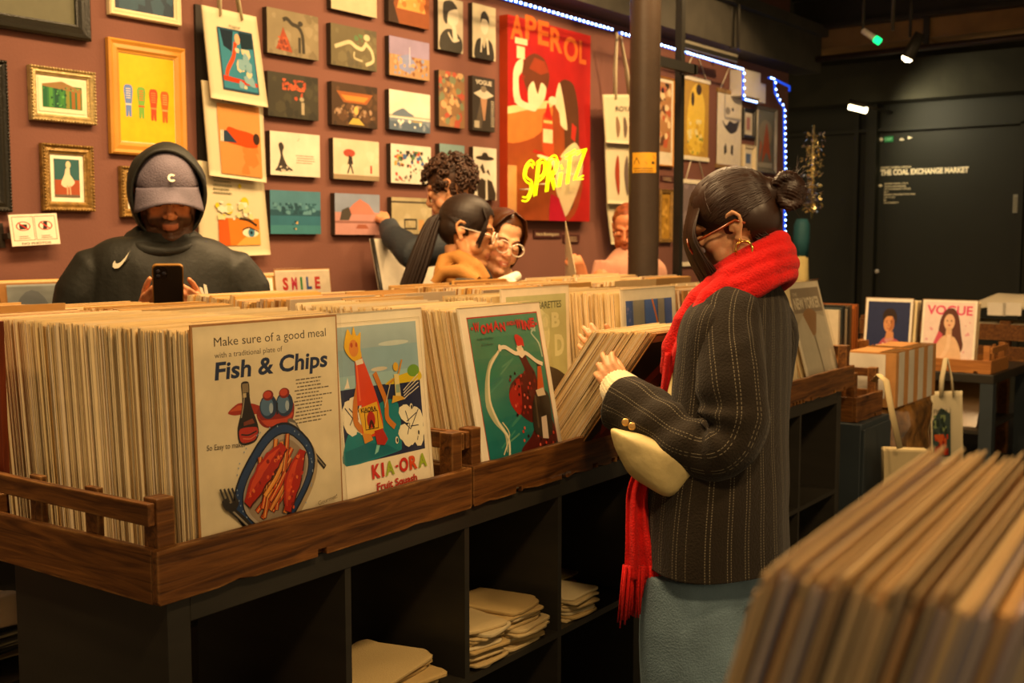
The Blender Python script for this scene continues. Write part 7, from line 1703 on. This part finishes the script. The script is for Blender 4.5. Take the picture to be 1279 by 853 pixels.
# phone (held, so a thing of its own)
ph = empty('mobile_phone', ph_c, 0, 'dark mobile phone with a gold edge held by the man in the cap', 'phone')
Mp = Matrix.Translation(ph_c) @ Matrix.Rotation(thm, 4, 'Z') @ Matrix.Rotation(.55, 4, 'Y')
def rbox(w, h, t, rad, M, n=6):
    P = []
    for cx, cy, a0 in ((w / 2 - rad, h / 2 - rad, 0), (-w / 2 + rad, h / 2 - rad, PI / 2), (-w / 2 + rad, -h / 2 + rad, PI), (w / 2 - rad, -h / 2 + rad, 1.5 * PI)):
        for k in range(n + 1): a = a0 + PI / 2 * k / n; P.append((cx + rad * math.cos(a), cy + rad * math.sin(a)))
    q = MB(); q.prism(P, -t / 2, t / 2, M, plane='yz'); return q
rbox(.084, .160, .009, .013, Mp).build('case', mat('gold phone edge', '#9a7038', rough=.3, metal=.5), ph)
rbox(.078, .154, .0098, .011, Mp).build('back_glass', mat('black phone back', '#15110e', rough=.35), ph)
rbox(.034, .036, .0125, .008, Mp @ Matrix.Translation((0, -.018, .054))).build('camera_bump', mat('black phone camera', '#0c0a0a', rough=.2), ph)
for dy, dz in ((-.026, .062), (-.026, .046), (-.010, .054)):
    q = MB(); q.lathe([(.001, .0), (.006, 0), (.006, .002), (.001, .002)], M=Mp @ Matrix.Translation((.006, dy, dz)) @ Matrix.Rotation(PI / 2, 4, 'Y')); q.build('lens', mat('lens glass', '#2c2c38', rough=.05), ph)

# ---------------- the curly haired person reaching to the wall ----------------
Dq = 5.42
cr_ = empty('person', (J(598, 300, Dq).x, J(598, 300, Dq).y, 0), 0, 'person with curly brown hair in a dark jacket reaching up to a wall canvas', 'person')
thc = math.radians(135); fc_ = Vector((math.cos(thc), math.sin(thc), 0)); lc = Vector((-math.sin(thc), math.cos(thc), 0))
MH = head_frame(J(563, 238, Dq - .1), math.radians(118), .30, 0.10, 1.08)
q = MB(); add_head(q, MH, 1.05); nk = MH @ Vector((-.03, 0, -.05)); cb = J(602, 300, Dq)
q.tube([nk, nk.lerp(cb, .6), cb], [.055, .055, .08], 14)
garment(q, [(cb.x, cb.y, cb.z, .08, .06), (cb.x, cb.y, 1.25, .17, .10), (cb.x, cb.y, 1.0, .16, .11), (cb.x, cb.y, .85, .16, .12), (cb.x, cb.y, .8, .1, .1)], fc_, lc, 24, 3, cap=True)
for s in (1, -1): q.tube([(cb.x + lc.x * s * .09, cb.y + lc.y * s * .09, .85), (cb.x + lc.x * s * .1, cb.y + lc.y * s * .1, .06)], [.09, .045], 12); q.tube([(cb.x + lc.x * s * .1, cb.y + lc.y * s * .1, .04), (cb.x + lc.x * s * .1 + fc_.x * .15, cb.y + lc.y * s * .1 + fc_.y * .15, .035)], [.04, .035], 10)
hw = J(480, 275, 5.62); q.tube([J(560, 300, Dq), J(515, 318, 5.35), J(492, 298, 5.5), hw], [.05, .042, .036, .028], 12)
hand(q, hw, J(468, 258, 5.78) - hw, (FW * -.9 + RT * .3 + UP * .4) * 1, RT * -.3 + UP * 1., 1.05, curl=(.5, .8, .6), thumb=(.6, .3, .3))
remesh(q, 'body', SKIN, cr_, .0055, 3, head_colour(MH, '#c08860', '#a05840')); add_eyes(MH, cr_, True, skin='#c08860')
CURL = mat('curly brown hair', '#3a2110', rough=.6, var=.5, scale=40)
q = MB(); q.ball(MH @ Vector((-.012, 0, .052)), (.102, .085, .088), 24, M=MH.to_3x3().to_4x4()); r = random.Random(8)
for k in range(330):
    d = Vector((r.uniform(-1, .95), r.uniform(-1, 1), r.uniform(-.95, 1))).normalized(); p = Vector((-.012, 0, .052)) + Vector((d.x * .106, d.y * .088, d.z * .092)); 
    if (p.x > .05 and p.z < .06) or (p.x > .0 and p.z < .01): continue
    a = d.orthogonal().normalized(); b_ = d.cross(a); ph_ = r.random() * 6; rr_ = r.uniform(.008, .014)
    P = [MH @ (p + a * rr_ * math.cos(ph_ + t * 1.1) + b_ * rr_ * math.sin(ph_ + t * 1.1) + d * .0035 * t) for t in range(8)]
    q.tube(P, .0048, 6)
q.build('hair', CURL, cr_)
JK2 = mat('dark blue grey jacket', '#2b3036', rough=.7, var=.15, scale=6, bump=.2, bscale=80)
q = MB(); garment(q, [(cb.x, cb.y, cb.z + .05, .07, .07), (cb.x, cb.y, 1.30, .175, .12), (cb.x, cb.y, 1.22, .20, .13), (cb.x, cb.y, 1.0, .20, .14), (cb.x, cb.y, .75, .19, .14)], fc_, lc, 30, 3, cap=True)
q.tube([J(600, 305, Dq - .02), J(560, 308, Dq - .06), J(515, 316, 5.33), J(492, 296, 5.48), J(484, 282, 5.58)], [.09, .085, .075, .062, .052], 16)
remesh(q, 'jacket', JK2, cr_, .009, 4, disp=fold2)

# ---------------- the ponytailed woman in profile ----------------
Dp = 4.78
pr = empty('person', (J(590, 300, Dp).x, J(590, 300, Dp).y, 0), 0, 'person with a long dark ponytail and glasses in a tan hooded coat, in profile', 'person')
thp = math.radians(-42); fp = Vector((math.cos(thp), math.sin(thp), 0)); lp_ = Vector((-math.sin(thp), math.cos(thp), 0))
MH = head_frame(J(583, 291, Dp), math.radians(-62), .20, -.06, 1.15)
q = MB(); add_head(q, MH, .95, smile=.5); nk = MH @ Vector((-.03, 0, -.05)); cb = J(572, 372, Dp + .02)
q.tube([nk, nk.lerp(cb, .6), cb], [.05, .048, .07], 14)
garment(q, [(cb.x, cb.y, cb.z + .02, .08, .06), (cb.x, cb.y, cb.z - .05, .16, .09), (cb.x, cb.y, .9, .14, .1), (cb.x, cb.y, .8, .16, .12), (cb.x, cb.y, .75, .1, .1)], fp, lp_, 24, 3, cap=True)
for s in (1, -1): q.tube([(cb.x + lp_.x * s * .16, cb.y + lp_.y * s * .16, cb.z - .06), (cb.x + lp_.x * s * .2, cb.y + lp_.y * s * .2, .85), (cb.x + lp_.x * s * .18 + fp.x * .1, cb.y + lp_.y * s * .18 + fp.y * .1, .72)], [.045, .04, .03], 10); q.tube([(cb.x + lp_.x * s * .09, cb.y + lp_.y * s * .09, .8), (cb.x + lp_.x * s * .09, cb.y + lp_.y * s * .09, .05)], [.08, .045], 10)
remesh(q, 'body', SKIN, pr, .0055, 3, head_colour(MH, '#c48a5c', '#a85a44')); add_eyes(MH, pr, True, skin='#c48a5c'); add_brows(MH, pr, HAIRD)
q = MB(); MM = MH.to_3x3().to_4x4(); q.ball(MH @ Vector((-.012, 0, .052)), (.105, .086, .091), 32, M=MM); q.ball(MH @ Vector((-.04, 0, .01)), (.07, .080, .07), 28, M=MM)
hb = remesh(q, 'hair', HAIRD, pr, .005, 2); I = MH.inverted(); bm = bmesh.new(); bm.from_mesh(hb.data); Wl = pr.matrix_basis
kill = [f_ for f_ in bm.faces if (lambda v: (v.x > .078 and v.z < .080) or (v.x > .02 and v.z < .010) or (v.x > -.03 and v.z < -.012))(I @ (Wl @ f_.calc_center_median()))]
bmesh.ops.delete(bm, geom=kill, context='FACES'); bm.to_mesh(hb.data); bm.free()
q = strands(MH, pr, HAIRD, (-.10, 0, .07), 200, 6, .0022); q.build('hair_lock', HAIRD, pr)
q = MB(); r = random.Random(21)
for k in range(150):
    a = r.random() * 6.28; rad = r.random() ** .5; u, v = rad * math.cos(a), rad * math.sin(a); s0 = Vector(MH @ Vector((-.10, 0, .02)))
    P = []
    for (px, py, D_, w) in ((556, 268, Dp + .02, .022), (544, 272, Dp + .0, .036), (532, 300, Dp - .02, .046), (522, 330, Dp - .03, .052), (512, 360, Dp - .03, .05), (503, 392, Dp - .03, .025)):
        p = J(px, py, D_) + RT * u * w + FW * v * w * .7 + UP * u * w * .2; P.append(tuple(p))
    P = crv(P, 3); q.tube([Vector(p) for p in P], .0042, 5, cap=False)
q.build('ponytail', HAIRD, pr)
q = MB()
for k in range(40):   # side bangs
    y = r.uniform(.055, .082); P = [MH @ Vector((.05, -y * .8, .10)), MH @ Vector((.078, -y, .06)), MH @ Vector((.072 + r.uniform(-.01, .01), -y - .002, .015)), MH @ Vector((.062 + r.uniform(-.01, .01), -y, -.03 - r.random() * .02))]; q.tube(P, [.002, .002, .0018, .0008], 4, cap=False)
q.build('fringe', HAIRD, pr)
CLR = mat('pale clear plastic', '#d8c8b0', rough=.1, spec=.8, coat=1.)
def glasses(MH, root, m, r0=.026, name='glasses'):
    q = MB()
    for s in (1, -1):
        q.tube([MH @ Vector((.108, s * .034 + r0 * math.cos(a), .0 + r0 * .85 * math.sin(a))) for a in [2 * PI * k / 20 for k in range(21)]], .0026, 6, cap=False); q.tube([MH @ Vector((.106, s * .06, .006)), MH @ Vector((.06, s * .074, .010)), MH @ Vector((-.01, s * .086, .014))], .0022, 6)
    q.tube([MH @ Vector((.108, .008, .005)), MH @ Vector((.113, 0, .008)), MH @ Vector((.108, -.008, .005))], .0026, 6); q.build(name, m, root)
glasses(MH, pr, CLR)
TAN = mat('tan cotton coat', '#a06c2c', rough=.8, var=.12, bump=.25, bscale=120)
q = MB(); garment(q, [(cb.x, cb.y, cb.z + .10, .075, .075), (cb.x, cb.y, cb.z + .055, .12, .10), (cb.x, cb.y, cb.z + .0, .18, .12), (cb.x, cb.y, cb.z - .08, .215, .14), (cb.x, cb.y, .9, .22, .15), (cb.x, cb.y, .6, .22, .15)], fp, lp_, 30, 3, cap=True)
for s in (1, -1): q.tube([(cb.x + lp_.x * s * .17, cb.y + lp_.y * s * .17, cb.z - .05), (cb.x + lp_.x * s * .23, cb.y + lp_.y * s * .23, .9), (cb.x + lp_.x * s * .2 + fp.x * .12, cb.y + lp_.y * s * .2 + fp.y * .12, .74)], [.075, .07, .055], 12)
remesh(q, 'coat', TAN, pr, .009, 4, disp=fold2)
q = MB(); q.tube([J(548, 348, Dp - .10), J(556, 326, Dp - .04), J(572, 322, Dp - .06), J(594, 336, Dp - .10), J(608, 352, Dp - .10)], [.035, .045, .045, .04, .03], 14); q.tube([J(540, 356, Dp - .12), J(552, 340, Dp - .12), J(575, 338, Dp - .14), J(598, 352, Dp - .16)], [.03, .035, .035, .03], 14)
remesh(q, 'hood', TAN, pr, .007, 3, disp=fold2)
q = MB(); q.tube([J(556, 362, Dp - .22), J(572, 349, Dp - .19), J(592, 350, Dp - .19), J(606, 362, Dp - .2)], .016, 8, flat=(1, .4)); q.build('strap', mat('dark strap', '#2c2a24', rough=.7), pr)

# ---------------- the smiling woman with clear glasses ----------------
Ds = 4.93
sr = empty('person', (J(650, 300, Ds + .05).x, J(650, 300, Ds + .05).y, 0), 0, 'smiling person with clear glasses and brown parted hair leaning in beside the ponytail', 'person')
ths = math.atan2(-ray(636, 300).y, -ray(636, 300).x)
MH = head_frame(J(624, 303, Ds), ths + .42, .22, -.25, 1.08)
q = MB(); add_head(q, MH, .92, smile=1.); nk = MH @ Vector((-.03, 0, -.05)); cb = J(642, 376, Ds + .06)
q.tube([nk, nk.lerp(cb, .6), cb], [.048, .046, .07], 14)
fs_ = Vector((math.cos(ths), math.sin(ths), 0)); ls_ = Vector((-math.sin(ths), math.cos(ths), 0))
garment(q, [(cb.x, cb.y, cb.z + .02, .07, .06), (cb.x, cb.y, cb.z - .06, .15, .09), (cb.x, cb.y, .9, .14, .1), (cb.x, cb.y, .75, .1, .1)], fs_, ls_, 24, 3, cap=True)
for s in (1, -1): q.tube([(cb.x + ls_.x * s * .14, cb.y + ls_.y * s * .14, cb.z - .06), (cb.x + ls_.x * s * .17, cb.y + ls_.y * s * .17, .85), (cb.x + ls_.x * s * .16 - fs_.x * .05, cb.y + ls_.y * s * .16 - fs_.y * .05, .70)], [.045, .04, .03], 10); q.tube([(cb.x + ls_.x * s * .08, cb.y + ls_.y * s * .08, .8), (cb.x + ls_.x * s * .08, cb.y + ls_.y * s * .08, .05)], [.08, .045], 10)
remesh(q, 'body', SKIN, sr, .005, 3, head_colour(MH, '#d8a078', '#b8604c', blush='#d88c68')); add_eyes(MH, sr, True, skin='#d8a078')
BRN = mat('warm brown hair', '#4a260e', rough=.38, var=.45, scale=6); add_brows(MH, sr, BRN)
q = MB(); q.tube([MH @ Vector((.0925, .017, -.0655)), MH @ Vector((.0985, .006, -.0665)), MH @ Vector((.0985, -.006, -.0665)), MH @ Vector((.0925, -.017, -.0655))], .0028, 6); q.build('teeth', mat('teeth', '#e8e0d0', rough=.3), sr)
q = MB(); MM = MH.to_3x3().to_4x4(); q.ball(MH @ Vector((-.014, 0, .052)), (.104, .084, .090), 32, M=MM); q.ball(MH @ Vector((-.04, 0, -.01)), (.07, .082, .08), 28, M=MM)
hb = remesh(q, 'hair', BRN, sr, .005, 2); I = MH.inverted(); bm = bmesh.new(); bm.from_mesh(hb.data); Wl = sr.matrix_basis
kill = [f_ for f_ in bm.faces if (lambda v: (v.x > .068 and v.z < .092) or (v.x > .02 and v.z < .03))(I @ (Wl @ f_.calc_center_median()))]
bmesh.ops.delete(bm, geom=kill, context='FACES'); bm.to_mesh(hb.data); bm.free()
q = MB()
for s in (1, -1):
    for k in range(70):
        f_ = k / 70; y = .01 + .075 * f_; P = [MH @ Vector((.055 - .05 * f_, s * .004, .137 - .004 * f_)), MH @ Vector((.078 - .06 * f_, s * .045, .118 - .01 * f_)), MH @ Vector((.066 - .06 * f_, s * .078, .06)), MH @ Vector((.045 - .06 * f_, s * .086, .0)), MH @ Vector((.025 - .05 * f_, s * .080, -.055 - r.random() * .02)), MH @ Vector((.0 - .05 * f_, s * .07, -.10 - r.random() * .02))]
        q.tube(P, [.002, .0028, .0028, .0026, .002, .001], 4, cap=False)
q.build('hair_lock', BRN, sr)
glasses(MH, sr, CLR, .029)
SG = mat('sage beige coat', '#a89468', rough=.8, var=.1, bump=.2)
q = MB(); garment(q, [(cb.x, cb.y, cb.z + .085, .07, .07), (cb.x, cb.y, cb.z + .04, .12, .09), (cb.x, cb.y, cb.z - .03, .18, .12), (cb.x, cb.y, .9, .20, .14), (cb.x, cb.y, .6, .20, .14)], fs_, ls_, 30, 3, cap=True); remesh(q, 'coat', SG, sr, .009, 4, disp=fold2)
q = MB(); q.tube([J(622, 354, Ds - .10), J(636, 350, Ds - .11), J(648, 344, Ds - .08)], [.022, .026, .022], 12); q.tube([J(636, 358, Ds - .12), J(643, 352, Ds - .11)], [.024, .024], 10)
remesh(q, 'white_collar', mat('white fleece', '#e4dac4', rough=.95, bump=.5, bscale=120), sr, .005, 2)

# ---------------- the person behind the pillar ----------------
Dz = 6.15
zr = empty('person', (J(790, 330, Dz).x, J(790, 330, Dz).y, 0), 0, 'person in a salmon pink shirt mostly hidden behind the brown pillar', 'person')
thz = math.atan2(-ray(790, 300).y, -ray(790, 300).x) + .5; fz = Vector((math.cos(thz), math.sin(thz), 0)); lz = Vector((-math.sin(thz), math.cos(thz), 0))
MH = head_frame(J(785, 288, Dz), thz - .7, .25, 0, 1.05); cb = J(790, 318, Dz + .02)
q = MB(); add_head(q, MH, 1.05); nk = MH @ Vector((-.03, 0, -.05)); q.tube([nk, cb], [.055, .07], 14)
garment(q, [(cb.x, cb.y, cb.z, .08, .06), (cb.x, cb.y, cb.z - .08, .17, .1), (cb.x, cb.y, .9, .16, .11), (cb.x, cb.y, .75, .12, .1)], fz, lz, 24, 3, cap=True)
for s in (1, -1): q.tube([(cb.x + lz.x * s * .09, cb.y + lz.y * s * .09, .8), (cb.x + lz.x * s * .09, cb.y + lz.y * s * .09, .05)], [.08, .045], 10)
hw = J(728, 345, 5.75); q.tube([J(752, 345, Dz - .1), J(742, 372, 5.9), hw], [.05, .04, .028], 10); hand(q, hw, J(716, 318, 5.7) - hw, -FW, -RT, .95, curl=(.6, .9, .7), thumb=(.5, .3, .3))
remesh(q, 'body', SKIN, zr, .006, 3, head_colour(MH, '#c87c50', '#a05840', beard='#a0501c')); add_eyes(MH, zr, True, skin='#c87c50')
q = MB(); q.ball(MH @ Vector((-.02, 0, .058)), (.098, .083, .084), 24, M=MH.to_3x3().to_4x4()); remesh(q, 'hair', mat('ginger hair', '#7c3a12', rough=.6, var=.4, scale=40), zr, .008, 2, disp=lambda p: mnoise.noise(p * 40) * .006)
q = MB(); garment(q, [(cb.x, cb.y, cb.z + .03, .08, .07), (cb.x, cb.y, cb.z - .03, .15, .11), (cb.x, cb.y, cb.z - .10, .20, .13), (cb.x, cb.y, .95, .21, .15), (cb.x, cb.y, .6, .2, .15)], fz, lz, 30, 3, cap=True); q.tube([J(758, 330, Dz - .02), J(748, 360, Dz - .05), J(738, 376, 5.9)], [.07, .065, .05], 12)
remesh(q, 'shirt', mat('salmon sweatshirt', '#c08a70', rough=.9, var=.08, bump=.2), zr, .010, 4, disp=fold2)
q = MB(); M_ = facing(J(712, 318, 5.68), nrm=(FW * -.35 + RT * -1).normalized()); a = J(706, 276, 5.75); b_ = J(719, 345, 5.6); c_ = J(707, 345, 5.75)
A_ = [J(706, 276, 5.8), J(719, 340, 5.55), J(716, 420, 5.55), J(706, 420, 5.8)]; i = q.add(A_ + [p + Vector((.004, .0, 0)) for p in A_])
for f_ in ((0, 1, 2, 3), (7, 6, 5, 4), (0, 4, 5, 1), (1, 5, 6, 2), (2, 6, 7, 3), (3, 7, 4, 0)): q.face([i + k for k in f_], lin('#cdb890'))
tag(q.build('held_print', SLEEVED, loc=A_[1]), 'pale print held up edge on by the hand left of the brown pillar', 'print')
# white board leaning by the wall under the reaching arm
tl = J(466, 298, 5.35); 
lb_ = empty('leaning_board', onY(480, 352, 3.72), 0, 'white board with a black edge leaning on the wall under the reaching arm', 'board')
a = onY(466, 298, 3.86); b_ = onY(478, 356, 3.76)
q = MB(); P = [Vector((a.x, a.y, a.z)), Vector((a.x + .45, a.y, a.z)), Vector((b_.x + .45, b_.y, b_.z - .25)), Vector((b_.x + .05, b_.y, b_.z - .25))]; n2 = Vector((0, .025, 0)); i = q.add(P + [p + n2 for p in P])
for f_ in ((0, 3, 2, 1), (4, 5, 6, 7), (0, 1, 5, 4), (1, 2, 6, 5), (2, 3, 7, 6), (3, 0, 4, 7)): q.face([i + k for k in f_], lin('#ddd2bc'))
q.build('panel', PRINT, lb_)
q = MB(); q.tube([P[0] + Vector((-.006, .0, 0)), P[3] + Vector((-.006, 0, 0))], .010, 6); q.build('edge_trim', FB, lb_)
# =====================================================================================
# SUB-PARTS: small pieces hang under the part they sit on
# =====================================================================================
SUBP = {'chest_emblem': 'jacket', 'chest_stripe': 'jacket', 'snap_button': 'jacket', 'cap_brim': 'cap', 'cap_button': 'cap', 'cap_emblem': 'cap', 'hood_rim': 'hood', 'lens': 'camera_bump',
        'button': 'left_sleeve', 'pocket_flap': 'blazer', 'scarf_fringe': 'scarf_tail', 'bun': 'hair', 'hair_lock': 'hair', 'fringe': 'hair', 'stray_hair': 'hair', 'beading': 'frame', 'knit_cuff': 'left_sleeve', 'eyelash': 'eyelid', 'iris': 'eye'}
for o in list(bpy.data.objects):
    b = o.name.split('.')[0]
    if o.parent and b in SUBP:
        sib = [c for c in o.parent.children if c.name.split('.')[0] == SUBP[b] and c.type == 'MESH']
        if sib:
            mine = [c for c in o.parent.children if c.name.split('.')[0] == b] if b in ('eyelash', 'iris') else []
            o.parent = sib[0] if not mine or len(sib) < 2 or len(mine) > 1 else sib[1]
# =====================================================================================
# LIGHT AND CAMERA
# =====================================================================================
def spot(loc, tgt, power, col=(1, .70, .38), size=.12, ang=1.6, blend=.6, name='spot'):
    l = bpy.data.lights.new(name, 'SPOT'); l.energy = power; l.color = col; l.shadow_soft_size = size; l.spot_size = ang; l.spot_blend = blend
    o = bpy.data.objects.new(name, l); COL.objects.link(o); o.location = loc; o.rotation_euler = (Vector(tgt) - Vector(loc)).to_track_quat('-Z', 'Y').to_euler(); return o
def area(loc, tgt, power, col=(1, .70, .38), sx=1., sy=.3, name='area'):
    l = bpy.data.lights.new(name, 'AREA'); l.energy = power; l.color = col; l.shape = 'RECTANGLE'; l.size = sx; l.size_y = sy
    o = bpy.data.objects.new(name, l); COL.objects.link(o); o.location = loc; o.rotation_euler = (Vector(tgt) - Vector(loc)).to_track_quat('-Z', 'Y').to_euler(); return o
WARM = (1, .65, .31)
area((2.2, 2.3, 3.2), (2.2, 2.3, 0), 120, WARM, 2.4, .3)
area((5.0, 2.6, 3.2), (5.0, 3.2, 0), 100, WARM, 2.4, .3)
spot((3.0, 2.0, 3.15), (4.0, 4.0, 1.6), 68, WARM, .06, 1.5)
spot((5.2, 1.9, 3.15), (5.2, 4.0, 1.8), 95, WARM, .06, 1.5)
spot((1.6, 1.7, 3.15), (2.3, 4.0, 1.7), 34, WARM, .06, 1.6)
spot((6.9, 2.3, 3.15), (7.2, 4.0, 1.8), 120, WARM, .06, 1.5)
spot((.75, .55, 3.1), (.7, .1, 1.2), 130, WARM, .1, .9)
spot((.6, -.3, 3.1), (1.8, 1.7, 1.1), 130, WARM, .15, 1.3)
spot((2.2, -.5, 3.1), (2.9, 1.3, 1.0), 110, WARM, .15, 1.3)
spot((.1, 2.9, 2.9), (1.35, 2.3, .4), 70, WARM, .1, .7)
spot((4.6, .6, 3.1), (5.8, 1.6, .8), 90, WARM, .12, 1.5)
spot((9.4, 3.2, 2.45), (10.0, 2.6, 2.1), 22, (1, .85, .55), .1, 2.6)
w_ = bpy.data.worlds.new('World'); SC.world = w_; w_.use_nodes = True; w_.node_tree.nodes['Background'].inputs[0].default_value = (1, .70, .36, 1); w_.node_tree.nodes['Background'].inputs[1].default_value = .40

cam = bpy.data.cameras.new('Camera'); co = bpy.data.objects.new('Camera', cam); COL.objects.link(co); SC.camera = co
cam.sensor_width = 36; cam.lens = F / 1279 * 36; co.location = (0, 0, CH); co.rotation_euler = (PI / 2 - PITCH, 0, YAW)
cam.clip_start = .02
cam.dof.use_dof = True; cam.dof.focus_distance = 2.25; cam.dof.aperture_fstop = 6.2
SC.view_settings.view_transform = 'Standard'; SC.view_settings.look = 'None'; SC.view_settings.exposure = .45; SC.view_settings.gamma = 1; SC.view_settings.use_curve_mapping = False
